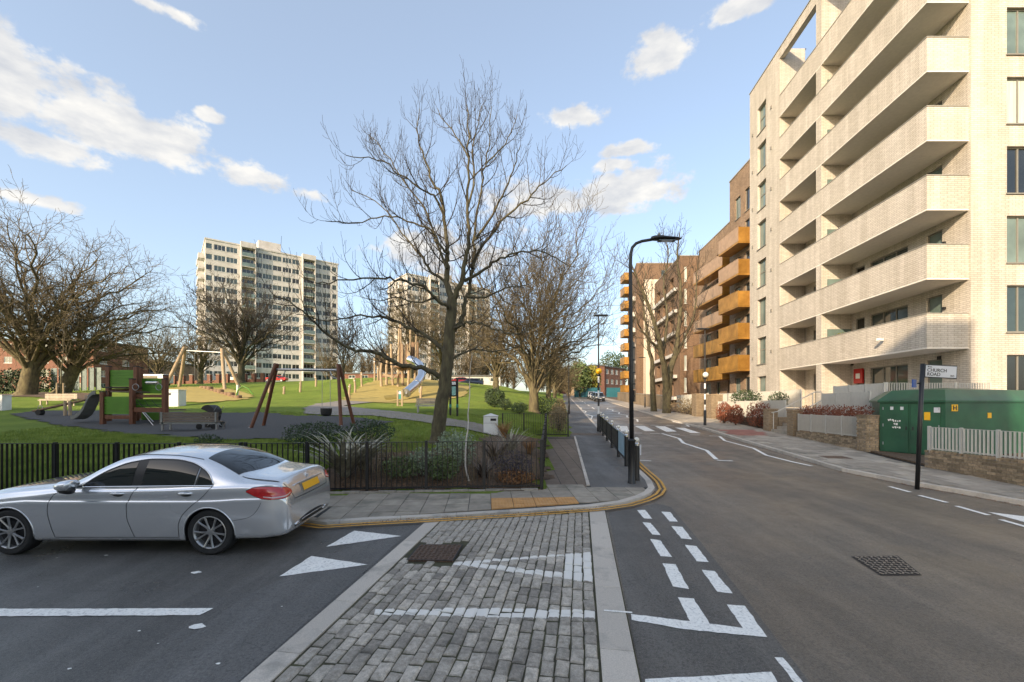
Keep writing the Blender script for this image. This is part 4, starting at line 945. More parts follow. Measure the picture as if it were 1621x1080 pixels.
# --- the big bare tree behind the railings, limbs traced at the trunk's own distance and spread in depth
Y0 = 14.7; gm = Grow(11, .0056, trop=.13, wig=.22, dens=(2.7, 3.8, 3.0), lens=(.38, .46, .5), ang=(52, 48, 45), maxl=3)
def lp(pxs, dy): n = len(pxs)-1; return [P(x, y, Y0)+Vector((0,0,0)) if i == 0 else P(x, y, Y0+dy*(i/n)**1.2) for i, (x, y) in enumerate(pxs)]
base = P(691,706,Y0); base.z = HG(base.x, base.y)-.02
tp = [base]+[P(x, y, Y0) for x, y in ((693,690),(697,655),(703,615),(708,575),(711,535),(714,500),(716,472))]
flare(gm, tp, .27, .165, 14, 1.4)
for pxs, dy, r0, r1, up in [
    ([(698,598),(688,592),(665,581),(629,578),(594,557),(564,555),(534,541),(502,514),(469,484),(432,466)], -1.6, .105, .018, .3),
    ([(705,560),(698,551),(673,531),(644,518),(622,507),(600,501),(561,501),(516,508),(470,498)], 1.8, .085, .015, .25),
    ([(713,495),(707,484),(691,473),(669,453),(633,444),(600,441),(546,443),(502,449)], -2.2, .075, .014, .2),
    ([(713,470),(707,448),(684,433),(671,411),(662,400),(635,367),(604,327),(557,301)], 1.5, .07, .012, .1),
    ([(709,400),(701,396),(686,367),(645,349),(610,342),(563,352),(515,350)], -1.2, .05, .012, .2),
    ([(716,474),(709,455),(707,422),(709,400),(706,375),(701.5,320),(686,289),(671,251),(662,215),(664,172)], .8, .12, .012, 0),
    ([(704,345),(690,315),(670,301),(632,276),(594,251),(548,246)], -2.0, .045, .011, .1),
    ([(716,474),(722,467),(731,440),(738,409),(742,375),(741,320),(742,250),(741,205),(739,165)], -1.0, .12, .012, 0),
    ([(740,330),(752,280),(747,240),(757,195),(764,165)], 1.8, .045, .011, 0),
    ([(713,530),(724,515),(735.5,489),(742,455),(749,422),(752,370),(761,305),(768,262),(774,222),(778,168)], 1.6, .10, .012, 0),
    ([(752,380),(780,340),(800,300),(814,262),(824,230)], -1.4, .05, .011, 0),
    ([(748,425),(758,398),(793,352),(834,317),(859,289),(897,262)], .6, .07, .012, .1),
    ([(735,445),(764,429),(784,413),(800,407),(835,396),(872,404),(898,420)], -1.8, .06, .012, .2),
    ([(715,522),(724,518),(738,512),(755,511),(778,520),(810,528),(845,520)], -1.5, .06, .012, .3),
    ([(708,575),(730,560),(757,553),(790,556),(820,548)], 1.6, .05, .012, .3),
    ([(707,425),(690,380),(672,330),(640,290),(610,240),(585,215)], 2.4, .05, .011, .05),
    ([(742,250),(722,215),(702,190),(692,172)], .5, .03, .010, 0),
    ([(768,260),(796,232),(812,205),(818,182)], 1.0, .03, .010, 0),
    ([(690,470),(660,480),(630,470),(600,476),(570,470)], 2.6, .04, .011, .2),
    ([(740,470),(770,470),(800,455),(838,450)], -2.4, .05, .011, .2)]:
    o, rd = gm.limb(lp(pxs, dy), r0, r1, 8, 4, .05); gm.spawn(o, rd, 1, .22, 1.0, up*.5, total=max(3.2, min(5.2, sum((o[i+1]-o[i]).length for i in range(len(o)-1)))))
tag(gm.finish('bare_tree', 'tall bare ash-like tree with the thickest near trunk, rising behind the railings at centre', base, 'bark', 'twig'), group='bare trees')

def auto_tree(name, label, base, height, spread, trunk_h, r, nl, seed, bark='bark_pale', twig='twig_pale', rmin=None, lean=(0,0), dens=(1.3, 1.9, 1.6), maxl=3, droop=0.0, up=.08, lens=(.40,.48,.5), wig=.36, group='bare trees', vase=.42):
    base = Vector(base); rmin = rmin or .00036*max(12, base.y); g = Grow(seed, rmin, trop=up, wig=wig, dens=dens, lens=lens, ang=(50,50,45), maxl=maxl, lmin=.4); rd = g.r
    top = base+Vector((lean[0]*trunk_h, lean[1]*trunk_h, trunk_h)); o, q = flare(g, trunk_pts(base-Vector((0,0,.05)), top, 3), r, r*.72, 12, 1.45)
    hc = trunk_h+(height-trunk_h)*vase; ctr = Vector((base.x+lean[0]*trunk_h*1.4, base.y+lean[1]*trunk_h, base.z+hc))
    for i in range(nl):
        zz = -.42+1.38*(i+.5)/nl; a = i*2.399+rd.uniform(-.25,.25); hr = math.sqrt(max(.02, 1-zz*zz)); k = rd.uniform(.72, .98)
        e = ctr+Vector((math.cos(a)*hr*spread*k, math.sin(a)*hr*spread*k, zz*(height-hc if zz > 0 else hc-trunk_h*.7)*k-droop*hr*spread*.12))
        fr = (i+.5)/nl; st = o[int((len(o)-1)*(.55+.45*min(1, fr*1.6)))]; d = e-st; hz = Vector((d.x, d.y, 0))
        m1 = st+d*.30+Vector((0,0,d.length*.10))-hz*.06+g.rv()*.12; m2 = st+d*.64+Vector((0,0,d.length*.09))+g.rv()*.2
        lo, lr = g.limb([st, m1, m2, e], r*rd.uniform(.2,.36), rmin*1.3, 7, 5, .30); g.spawn(lo, lr, 1, .22, 1.0, .05, total=d.length*1.15)
    return g.finish(name, label, base, bark, twig, group)
b2 = GP(845,653); auto_tree('bare_tree', 'broad bare tree with mossy trunk standing right of the main tree, behind the clipped bush', b2, 12.4, 7.0, 2.0, .36, 22, 21, dens=(1.9,2.6,2.1), wig=.3)
b3 = GP(42,626, lo=20); auto_tree('plane_tree', 'huge spreading bare tree with leaning trunk at the left edge of the park', b3, 17.0, 10.5, 3.2, .74, 24, 31, lean=(.18,0), dens=(1.4,1.9,1.7), droop=.2, up=.02, lens=(.36,.46,.5))
b4 = GP(76,624, lo=20)+Vector((0,1.2,0)); auto_tree('plane_tree', 'bare tree with stout trunk close right of the huge leaning tree', b4, 13.0, 9.5, 2.8, .66, 20, 41, lean=(.5,0), dens=(1.3,1.8,1.5), droop=.8, up=.0, lens=(.36,.46,.5))
b5 = on(PX(382,58), 58); auto_tree('bare_tree', 'dark round-headed bare tree in front of the white tower', b5, 14.2, 8.2, 3.4, .5, 28, 51, 'bark', 'twig', dens=(1.2,1.5,1.2))
b6 = on(PX(317,66), 66); auto_tree('bare_tree', 'small brown bare tree left of the dark round-headed tree', b6, 9.5, 5.0, 2.5, .42, 20, 61, dens=(1.1,1.3,1.0))
b7 = on(PX(543,70), 70); auto_tree('bare_tree', 'slim upright bare tree right of the white tower', b7, 12, 3.4, 2.6, .28, 14, 71, 'bark', 'twig', dens=(1.1,1.3,1.0), vase=.5)
b8 = on(PX(250,62), 62); auto_tree('bare_tree', 'low wide bare tree behind the climbing frame', b8, 9.0, 5.2, 2.2, .35, 20, 81, dens=(1.1,1.3,1.0))
b9 = on(PX(785,52), 52); auto_tree('bare_tree', 'sunlit bare tree between the two nearest trunks, behind the info board', b9, 11, 5.6, 2.4, .42, 22, 91, dens=(1.1,1.5,1.1))
b10 = on(PX(700,66), 66); auto_tree('bare_tree', 'brown bare tree on the mound behind the main trunk', b10, 13, 6.0, 2.8, .42, 22, 101, dens=(1.1,1.3,1.0))
b11 = on(PX(868,60), 60); auto_tree('bare_tree', 'golden-brown bare tree overhanging the far left footway', b11, 10.5, 5.0, 2.4, .40, 22, 111, dens=(1.1,1.5,1.1))
b12 = on(PX(878,88), 88); auto_tree('bare_tree', 'farthest golden-brown bare tree along the left footway', b12, 12, 5.6, 2.6, .40, 14, 121, dens=(1.0,1.1,.9))
b14 = on(PX(650,58), 58); auto_tree('bare_tree', 'thin bare tree rising behind the log tower of the play mound', b14, 13.5, 4.8, 3.0, .32, 22, 141, dens=(1.1,1.4,1.0))
# street trees on the right pavement: two stems from one foot
Y1 = 40.0; bs = Vector((PX(1055,Y1), Y1, SL*Y1+.1)); gs = Grow(7, .017, trop=.10, wig=.24, dens=(1.5,1.9,1.5), lens=(.40,.48,.5), maxl=3, lmin=.4)
q = lambda pts, dy: [bs+Vector((0,0,-.1))]+[P(x, y, Y1+dy*i/len(pts)) for i, (x, y) in enumerate(pts)]
for pts, dy, r0, r1 in (([(1055,620),(1052,585),(1046,555),(1038,520),(1025,480),(1012,450),(1000,420)], -3, .42, .05), ([(1058,620),(1062,585),(1070,555),(1074,520),(1078,480),(1076,440),(1072,400),(1076,372)], 2.5, .40, .05)):
    o, rd = gs.limb(q(pts, dy), r0, r1, 10, 4, .06); gs.spawn(o, rd, 1, .3, 1.1, .1, total=8)
for pts, dy in (([(1062,590),(1072,560),(1098,500),(1102,450),(1106,410)], 2),([(1050,560),(1056,500),(1050,450),(1058,400),(1050,372)], 3),([(1046,555),(1030,540),(1014,520),(1004,495)], -2)):
    o, rd = gs.limb([P(x,y,Y1+dy*i/4) for i, (x,y) in enumerate(pts)], .16, .03, 8, 4, .06); gs.spawn(o, rd, 1, .2, 1.1, .1, total=6)
gs.finish('street_tree', 'bare street tree forking low into two stems on the right pavement', bs, 'bark', 'twig', 'bare trees')
ys = 43.0; bq = Vector((PX(1035,ys), ys, SL*ys+.1)); gq = Grow(8, .018, trop=.10, wig=.24, dens=(1.4,1.8,1.4), maxl=3, lmin=.4)
o, rd = gq.limb([bq-Vector((0,0,.1))]+[P(x,y,ys) for x, y in ((1033,610),(1032,575),(1026,545),(1022,510),(1018,470),(1022,430))], .34, .03, 10, 4, .06); gq.spawn(o, rd, 1, .35, 1.0, .1, total=7)
gq.finish('street_tree', 'slimmer single-stem street tree just left of the forked one', bq, 'bark', 'twig', 'bare trees')
# ------------------------------------------------------------------ the parked silver saloon
CS = np.array([
 (0.00,.50,.30,.60,.45,.64,.66),(0.04,.63,.25,.66,.55,.71,.735),(0.15,.75,.21,.72,.62,.785,.81),(0.40,.845,.19,.80,.68,.87,.90),(0.79,.89,.185,.86,.72,.925,.955),(1.20,.90,.185,.90,.73,.965,1.0),
 (1.50,.903,.185,.93,.74,.995,1.035),(1.75,.905,.185,.94,.735,1.085,1.135),(2.00,.905,.185,.945,.70,1.22,1.275),(2.30,.905,.185,.95,.645,1.345,1.40),(2.60,.905,.185,.955,.62,1.385,1.44),(2.95,.905,.185,.96,.615,1.377,1.437),
 (3.30,.905,.185,.97,.62,1.33,1.395),(3.60,.905,.19,.98,.635,1.245,1.31),(3.85,.90,.20,.985,.66,1.145,1.205),(4.05,.89,.21,.985,.68,1.07,1.115),(4.30,.868,.21,.97,.69,1.04,1.08),(4.48,.83,.222,.95,.685,1.02,1.065),
 (4.54,.81,.226,.93,.675,1.0,1.055),(4.585,.79,.232,.905,.66,.955,.985),(4.63,.765,.245,.85,.64,.87,.885),(4.66,.735,.275,.77,.61,.79,.80),(4.685,.66,.37,.66,.55,.68,.685)])
def herm(xs, ys, x):
    n = len(xs); d = np.diff(ys)/np.diff(xs); m = np.zeros(n); m[0] = d[0]; m[-1] = d[-1]
    for i in range(1, n-1): m[i] = 0 if d[i-1]*d[i] <= 0 else 2*d[i-1]*d[i]/(d[i-1]+d[i])
    i = min(max(int(np.searchsorted(xs, x))-1, 0), n-2); h = xs[i+1]-xs[i]; t = min(max((x-xs[i])/h, 0), 1)
    return (2*t**3-3*t*t+1)*ys[i]+(t**3-2*t*t+t)*h*m[i]+(-2*t**3+3*t*t)*ys[i+1]+(t**3-t*t)*h*m[i+1]
_rc = {}
def cring(x, sub=6):
    key = round(x, 4)
    if key in _rc: return _rc[key]
    w, zu, zs, wr, zr, zt = [herm(CS[:,0], CS[:,k], x) for k in range(1, 7)]
    f = max(0.0, min(1.0, (zs-zu)/.7))
    pts = [(0,zu),(.55*w,zu),(.86*w,zu+.005),(.955*w,zu+.04*f),(.985*w,zu+.16*f),(w*1.0,zu+.36*f),(w*.997,zu+.52*f),(w*.992,zu+.578*f),(w*.972,zu+.612*f),(w*.962,zs-.05*f),(w*.925,zs),
           ((w*.925+wr)*.5+.025*f,(zs+zr)*.5),(wr+.012,zr-.015),(wr*.86,zr+(zt-zr)*.42),(wr*.5,zt-(zt-zr)*.16),(0,zt)]
    out = []
    for i in range(len(pts)-1):
        a, b, c, d = [Vector((*pts[k],0)) for k in (max(i-1,0), i, i+1, min(i+2,len(pts)-1))]
        if i == 0: a = Vector((-c.x, c.y, 0))
        if i == len(pts)-2: d = Vector((-b.x, b.y, 0))
        for k in range(sub):
            t = k/sub; q = .5*((2*b)+(c-a)*t+(2*a-5*b+4*c-d)*t*t+(3*b-a-3*c+d)*t**3); out.append((max(q.x,0), q.y))
    out.append(pts[-1]); _rc[key] = np.array(out); return _rc[key]
def side_y(x, z):         # half width of the body at a height
    r = cring(x); best = 0.0
    for i in range(len(r)-1):
        z0, z1 = r[i,1], r[i+1,1]
        if (z0-z)*(z1-z) <= 0 and abs(z1-z0) > 1e-9: best = max(best, r[i,0]+(r[i+1,0]-r[i,0])*(z-z0)/(z1-z0))
    return best
def top_z(x, y):
    r = cring(x); k = len(r)-1; y = abs(y)
    while k > 0 and r[k,0] < y: k -= 1
    if k == len(r)-1: return r[k,1]
    a, b = r[k], r[k+1]; t = (a[0]-y)/max(1e-9, a[0]-b[0]); return a[1]+(b[1]-a[1])*t
def rim_pt(th, z, off=.004):   # plan outline of the tail at a height; th = 0 towards the near flank, 90 degrees towards the rear
    cx, cy = 4.12, .42; dx, dy = math.sin(th), math.cos(th); lo, hi = 0.0, .9
    for _ in range(22):
        m = (lo+hi)/2; x, y = cx+dx*m, cy+dy*m
        if x < 4.684 and y < side_y(x, z): lo = m
        else: hi = m
    return cx+dx*(lo+off), cy+dy*(lo+off)
def rear_x(y, z, off=.004):
    lo, hi = 4.0, 4.685
    for _ in range(22):
        m = (lo+hi)/2
        if abs(y) < side_y(m, z): lo = m
        else: hi = m
    return lo+off
AXL = (.79, 3.63); RA = .358; AZ = .33
m_, nt_, b_ = new_mat('silver_car_paint'); b_.inputs['Metallic'].default_value = .72; b_.inputs['Roughness'].default_value = .30; b_.inputs['Coat Weight'].default_value = 1; b_.inputs['Coat Roughness'].default_value = .04
_p = pos(nt_); k_ = mixcol(nt_, mapr(nt_, noise(nt_, _p, 700, 2), .4, .6), (.73,.74,.76), (.735,.745,.765)); nt_.links.new(k_, b_.inputs['Base Color']); M['silver'] = m_
nt_.links.new(mapr(nt_, noise(nt_, _p, 2, 3, .5), .35, .7, .21, .22), b_.inputs['Roughness'])
M['car_glass'] = glass_mat('tinted_car_glass', (.010,.013,.013), .03, .5)
M['tyre'] = mat('tyre_rubber', (.018,.018,.018), .8, var=.25, scale=40)
M['rim'] = mat('alloy_wheel', (.42,.42,.42), .35, .8, .1, 8)
M['rim_dark'] = mat('dark_brake_grey', (.03,.03,.032), .5, .4)  # near-black grey for the disc behind the wheel spokes
M['tail'] = mat('red_lens', (.42,.006,.012), .12, var=.35, scale=30, c2=(.62,.02,.02), coat=1.0, stretch=(1,1,6))
M['tail_clear'] = mat('clear_lens', (.5,.35,.34), .15, var=.1, coat=1.0)
M['plate'] = mat('yellow_plate', (.80,.42,.02), .35, var=.04)
def build_car():
    root = thing('parked_car', 'silver four-door saloon car parked at the kerb by the railings', 'car')
    xs = sorted(set([round(v, 4) for v in list(np.linspace(0, .3, 16))+list(np.linspace(.3, 4.4, 120))+list(np.linspace(4.4, 4.685, 40))]))
    nr = len(cring(0)); V = []; Fc = []
    for x in xs:
        r = cring(x)
        for k in range(nr): V.append([x, -r[k,0], r[k,1]])
        for k in range(nr-2, 0, -1): V.append([x, r[k,0], r[k,1]])
    N = 2*nr-2
    dist = lambda v: min(math.hypot(v[0]-a, v[2]-AZ) for a in AXL)
    removed = set(); faces = []
    for i in range(len(xs)-1):
        for k in range(N):
            q = (i*N+k, i*N+(k+1) % N, (i+1)*N+(k+1) % N, (i+1)*N+k); c = [sum(V[j][a] for j in q)/4 for a in range(3)]
            if abs(c[1]) > .52 and c[2] < .72 and dist(c) < RA:
                removed.update(q)
            else: faces.append(q)
    for j in removed:
        v = V[j]; a = min(AXL, key=lambda a_: math.hypot(v[0]-a_, v[2]-AZ)); d = math.hypot(v[0]-a, v[2]-AZ)
        if abs(v[1]) > .7 and d > .2 and v[2] > .21: v[0] = a+(v[0]-a)*RA/d; v[2] = AZ+(v[2]-AZ)*RA/d
    faces.append(tuple(range(N-1, -1, -1))); faces.append(tuple((len(xs)-1)*N+k for k in range(N)))
    b = MB(); b.v = [tuple(v) for v in V]; b.f = faces; b.build('body', M['silver'], root, 'all')
    for a in AXL:
        for s in (-1, 1):
            wl_ = MB(); lip = MB(); arc = [(a+RA*1.004*math.cos(t), AZ+RA*1.004*math.sin(t)) for t in np.linspace(-.35, math.pi+.35, 26)]
            for i in range(len(arc)-1):
                (x0, z0), (x1, z1) = arc[i], arc[i+1]; y0 = .875
                wl_.quad((x0,s*y0,z0),(x1,s*y0,z1),(x1,s*.5,z1),(x0,s*.5,z0))
            wl_.add([(x, s*.5, z) for x, z in arc], [tuple(range(len(arc)))])
            lip.tube([(x, s*(side_y(x, max(z,.25))-.004), z) for x, z in arc if z > .235], .011, 6)
            wl_.build('wheel_arch_liner', M['black_matt'], root); lip.build('wheel_arch_lip', M['silver'], root, 'all')
    # glass patches on the flank: lower and upper edge as functions of x
    lowz = lambda x: .968+(x-1.8)*.010
    upx = [1.80,1.95,2.15,2.40,2.70,3.00,3.25,3.45,3.58,3.665]; upz = [.985,1.10,1.215,1.305,1.345,1.338,1.295,1.21,1.12,1.005]
    upf = lambda x: float(herm(np.array(upx), np.array(upz), x))
    def patch(name, x0, x1, lo, up, m, s, off=.004, n=26, k=10, parent=root):
        q = MB()
        for i in range(n+1):
            x = x0+(x1-x0)*i/n
            for j in range(k+1):
                z = lo(x)+(up(x)-lo(x))*j/k; q.v.append((x, s*(side_y(x, z)+off), z))
        q.f = [(i*(k+1)+j, (i+1)*(k+1)+j, (i+1)*(k+1)+j+1, i*(k+1)+j+1) for i in range(n) for j in range(k)]
        if s > 0: q.f = [f[::-1] for f in q.f]
        return q.build(name, M[m], parent, 'all')
    for s in (-1, 1):
        patch('window_surround', 1.80, 3.665, lowz, upf, 'black', s, .003, 40, 10)
        patch('front_door_window', 1.845, 2.50, lambda x: lowz(x)+.012, lambda x: max(upf(x)-.022, lowz(x)+.016), 'car_glass', s, .006)
        patch('rear_door_window', 2.64, 3.385, lambda x: lowz(x)+.012, lambda x: upf(x)-.022, 'car_glass', s, .006)
        patch('quarter_window', 3.43, 3.635, lambda x: lowz(x)+.012, lambda x: max(upf(x)-.022, lowz(x)+.016), 'car_glass', s, .006, 10)
        on_ = lambda pts, off=.0: [(x, s*(side_y(x, z)+off), z) for x, z in pts]
        up_line = [(x, upf(x)) for x in np.linspace(1.80, 3.665, 40)]; lo_line = [(x, lowz(x)) for x in np.linspace(1.80, 3.665, 30)]
        MB().tube(on_(up_line, .004), .0085, 6).build('window_chrome', M['chrome'], root, 'all'); MB().tube(on_(lo_line, .006), .011, 6).build('window_chrome', M['chrome'], root, 'all')
        MB().tube(on_([(3.40, lowz(3.4)+.01), (3.405, upf(3.4)-.02)], .006), .009, 6).build('window_divider', M['steel'], root, 'all')
        def curve(pts, n=24):
            zs_ = np.array([p[1] for p in pts])[::-1]; xs_ = np.array([p[0] for p in pts])[::-1]; zz = np.linspace(zs_[0], zs_[-1], n)
            return [(float(herm(zs_, xs_, z)), float(z)) for z in zz]
        for pts in ([(1.56,.93),(1.44,.87),(1.385,.78),(1.37,.65),(1.40,.45),(1.44,.27)], [(2.60,.965),(2.53,.85),(2.485,.70),(2.49,.55),(2.53,.40),(2.57,.27)], [(3.665,.985),(3.60,.90),(3.50,.80),(3.36,.68),(3.25,.55),(3.205,.42),(3.20,.27)]):
            MB().tube(on_(curve(pts), -.001), .0052, 5).build('panel_gap', M['black_matt'], root)
        MB().tube(on_([(x, .262) for x in np.linspace(1.44, 3.2, 20)], -.001), .005, 5).build('panel_gap', M['black_matt'], root)
        MB().tube(on_([(3.955+.42*t, .50+.06*t+.25*t**5) for t in np.linspace(0, 1, 18)], -.002), .0045, 5).build('bumper_gap', M['black_matt'], root)
        patch('sill_strip', 1.22, 3.20, lambda x: .212, lambda x: .232, 'chrome', s, .006, 30, 2)
        for hx in (2.34, 3.30):
            h = MB(); h.tube([(hx-.10+.2*t, s*(side_y(hx, .885)+.006+.026*math.sin(math.pi*min(1,max(0,t)))), .885+.006*math.sin(math.pi*t)) for t in np.linspace(0, 1, 11)], [.010,.014,.0165,.018,.0185,.0185,.0185,.018,.0165,.014,.010], 8); ho = h.build('door_handle', M['silver'], root, 'all')
            rec = MB(); rec.lathe([(.001,0),(.030,.002),(.036,.0)], (0,0,0), 14); rec.xf(Matrix.Translation((hx+.01, s*(side_y(hx,.875)+.001), .873)) @ Matrix.Rotation(-s*math.pi/2, 4, 'X') @ Matrix.Diagonal((2.2,1,1,1))); rec.build('handle_recess', M['black_matt'], ho)
        # mirror: rounded shell on a black foot
        mb = MB(); ring = []
        for (x, sc_) in ((1.645,.25),(1.67,.62),(1.71,.88),(1.77,1.0),(1.835,1.0),(1.86,.9)):
            ring.append([(x+.05*(math.sin(a)*.5), s*(1.02+.115*sc_*math.cos(a)), 1.035+.075*sc_*math.sin(a)) for a in np.linspace(0, 2*math.pi, 16, endpoint=False)])
        mb.v = [p for r_ in ring for p in r_]; mb.f = [(i*16+k, i*16+(k+1) % 16, (i+1)*16+(k+1) % 16, (i+1)*16+k) for i in range(5) for k in range(16)]+[tuple(range(16)), tuple(80+k for k in range(16))]
        mo = mb.build('wing_mirror', M['silver'], root, 'all'); ft = MB(); ft.bar((1.80, s*.86, .985), (1.79, s*.98, 1.0), .09, .035); ft.build('mirror_foot', M['black'], mo, bevel=.01)
        lw = MB(); lw.tube([(1.655+.2*t, s*1.02, .966) for t in (0,.3,.7,1)], [.02,.05,.06,.05], 8); lw.build('mirror_base', M['black'], mo, 'all')
        # tail light wrapping round the corner
        def lens(name, th0, th1, lo, up, m, off, parent, n=22, k=8):
            q = MB()
            for i in range(n+1):
                th = th0+(th1-th0)*i/n
                for j in range(k+1):
                    z = lo(th)+(up(th)-lo(th))*j/k; x, y = rim_pt(th, z, off); q.v.append((x, s*y, z))
            q.f = [(i*(k+1)+j, (i+1)*(k+1)+j, (i+1)*(k+1)+j+1, i*(k+1)+j+1) for i in range(n) for j in range(k)]
            if s > 0: q.f = [f[::-1] for f in q.f]
            return q.build(name, M[m], parent, 'all')
        T = [.06,.25,.5,.75,1.0,1.18,1.30]; LO = [.905,.855,.805,.785,.79,.81,.845]; UP = [.915,.955,.965,.958,.94,.915,.87]
        lo_ = lambda t: float(np.interp(t, T, LO)); up_ = lambda t: float(np.interp(t, T, UP))
        tl = lens('tail_light', .06, 1.30, lo_, up_, 'tail', .006, root)
        lens('light_bezel', .05, 1.31, lambda t: lo_(t)-.008, lambda t: up_(t)+.008, 'black', .003, tl)
        lens('reversing_lens', .55, 1.22, lambda t: lo_(t)+.018, lambda t: lo_(t)+.034, 'tail_clear', .009, tl)
    # rear window and windscreen lie on the roof surface
    def toppatch(name, fx0, fx1, yw, m, off, n=24, k=12):
        q = MB()
        for i in range(n+1):
            y = -1+2*i/n
            for j in range(k+1):
                t = j/k; w_ = yw[0]+(yw[1]-yw[0])*t; x = fx0(y)+(fx1(y)-fx0(y))*t; q.v.append((x, y*w_, top_z(x, y*w_)+off))
        q.f = [(i*(k+1)+j, i*(k+1)+j+1, (i+1)*(k+1)+j+1, (i+1)*(k+1)+j) for i in range(n) for j in range(k)]; q.f = [f[::-1] for f in q.f]
        return q.build(name, M[m], root, 'all')
    toppatch('rear_window', lambda y: 3.36+.05*y*y, lambda y: 4.03-.10*y*y, (.55,.66), 'car_glass', .005)
    toppatch('windscreen', lambda y: 2.27-.04*y*y, lambda y: 1.50+.14*y*y, (.57,.70), 'car_glass', .005)
    for s in (-1, 1): MB().tube([(x, s*.60, top_z(x, .60)) for x in np.linspace(2.2, 3.38, 24)], .006, 5).build('roof_seam', M['black_matt'], root)
    for s in (-1, 1):      # boot lid shut line, from the deck down the tail
        MB().tube([(x, s*(.665+.02*math.sin((x-4.0)*5)), top_z(x, .665)) for x in np.linspace(3.98, 4.50, 14)]+[(rear_x(.64-.10*t, .97-.235*t, -.001), s*(.64-.10*t), .97-.235*t) for t in np.linspace(0, 1, 10)], .0055, 5).build('boot_shut_line', M['black_matt'], root)
    MB().tube([(rear_x(y, .735-.012*math.cos(y*2.6), -.001), y, .735-.012*math.cos(y*2.6)) for y in np.linspace(-.54, .54, 21)], .006, 5).build('boot_shut_line', M['black_matt'], root)
    MB().tube([(rear_x(y, .915-.02*y*y, .004), y, .915-.02*y*y) for y in np.linspace(-.47, .47, 21)], .012, 8).build('boot_chrome_strip', M['chrome'], root, 'all')
    p0 = rear_x(.26, .845, .010); tl_ = rear_x(0, .79, .012)-rear_x(0, .895, .012); pz = .845
    pm = MB().box(-.006, .006, -.26, .26, -.056, .056); pm.xf(Matrix.Translation((rear_x(0,.845,.02), 0, pz)) @ Matrix.Rotation(-math.atan2(tl_, .105), 4, 'Y')); pm.build('number_plate', M['plate'], root, bevel=.004)
    pr = MB().box(-.004, .004, -.30, .30, -.075, .072); pr.xf(Matrix.Translation((rear_x(0,.845,.006), 0, pz)) @ Matrix.Rotation(-math.atan2(tl_, .105), 4, 'Y')); pr.build('plate_recess', M['frame_grey'], root, bevel=.01)
    em = MB(); ex, ez = rear_x(0, .985, .012), .985
    em.tube([(ex-.012*math.sin(a), .040*math.cos(a), ez+.040*math.sin(a)) for a in np.linspace(0, 2*math.pi, 25)], .0045, 6, False)
    for a in (90, 210, 330): em.bar((ex,0,ez), (ex-.012*math.sin(R(a)), .038*math.cos(R(a)), ez+.038*math.sin(R(a))), .008, .006)
    em.build('boot_emblem', M['chrome'], root)
    # lower valance, its bright outline, bumper crease
    vb = MB(); n = 30
    for i in range(n+1):
        t = -1+2*i/n; y = .56*t; zt_ = .42-.07*t*t; zb_ = .31
        for z in (zb_, zt_): vb.v.append((rear_x(y, z, .006), y, z))
    vb.f = [(2*i+1, 2*i, 2*i+2, 2*i+3) for i in range(n)]; vb.build('rear_valance', M['black_matt'], root)
    MB().tube([(rear_x(.56*t, .375-.03*t**4, .008), .56*t, .375-.03*t**4) for t in np.linspace(-1, 1, 31)], .010, 6).build('valance_chrome', M['chrome'], root, 'all')
    for s in (-1, 1):
        MB().tube([(rear_x(y, z, .008), s*y, z) for y, z in ((.34,.345),(.44,.335),(.52,.33),(.55,.345),(.51,.36),(.38,.37))], .011, 6).build('exhaust_trim', M['chrome'], root, 'all')
    # head lights and grille, out of frame but part of the car
    for s in (-1, 1):
        hl = MB(); hl.tube([(.10+.30*t, s*(side_y(.10+.30*t, .68)+.002), .69+.06*t) for t in np.linspace(0, 1, 8)], [.03,.055,.065,.065,.06,.05,.035,.02], 8); hl.build('head_light', M['glass'], root, 'all')
    MB().obox((.012,0,.55), .03, .62, .26).build('grille', M['black_matt'], root, bevel=.01)
    # wheels
    def wheel_mesh():
        ty = MB(); prof = [(.225,-.095),(.262,-.108),(.300,-.110),(.320,-.092),(.327,-.05),(.327,.05),(.320,.092),(.300,.110),(.262,.108),(.225,.095)]
        n = 40; ty.v = [(r*math.cos(a), y, r*math.sin(a)) for (r, y) in prof for a in np.linspace(0, 2*math.pi, n, endpoint=False)]
        ty.f = [(i*n+k, (i+1)*n+k, (i+1)*n+(k+1) % n, i*n+(k+1) % n) for i in range(len(prof)-1) for k in range(n)]
        rm = MB(); pr_ = [(.232,-.096),(.236,-.104),(.226,-.108),(.216,-.100),(.206,-.06),(.20,.08)]
        rm.v = [(r*math.cos(a), y, r*math.sin(a)) for (r, y) in pr_ for a in np.linspace(0, 2*math.pi, n, endpoint=False)]
        rm.f = [(i*n+k, (i+1)*n+k, (i+1)*n+(k+1) % n, i*n+(k+1) % n) for i in range(len(pr_)-1) for k in range(n)]
        for k in range(5):
            a = 2*math.pi*k/5+.3
            for s in (-1, 1):
                pts = []
                for t in np.linspace(0, 1, 6):
                    rr_ = .045+.178*t; aa = a+s*(.10+.16*math.sin(min(1,t*1.15)*math.pi/2)); pts.append((rr_*math.cos(aa), -.075-.028*t if t > .2 else -.078, rr_*math.sin(aa)))
                rm.tube(pts, [.017,.015,.0135,.0135,.015,.018], 6)
        hub = MB(); hub.tube([(0,-.06,0),(0,-.088,0),(0,-.093,0)], [.052,.048,.030], 18)
        dk = MB(); dk.tube([(0,-.03,0),(0,.06,0)], [.215,.215], 28); dk.tube([(0,-.045,0),(0,-.035,0)], [.15,.15], 28)
        return ty.mesh('tyre'), rm.mesh('rim'), hub.mesh('hub_cap'), dk.mesh('brake_disc')
    wm = wheel_mesh()
    for me_, mt in zip(wm, ('tyre','rim','rim','rim_dark')):
        me_.materials.append(M[mt]); me_.polygons.foreach_set('use_smooth', [True]*len(me_.polygons)); me_.set_sharp_from_angle(angle=R(45))
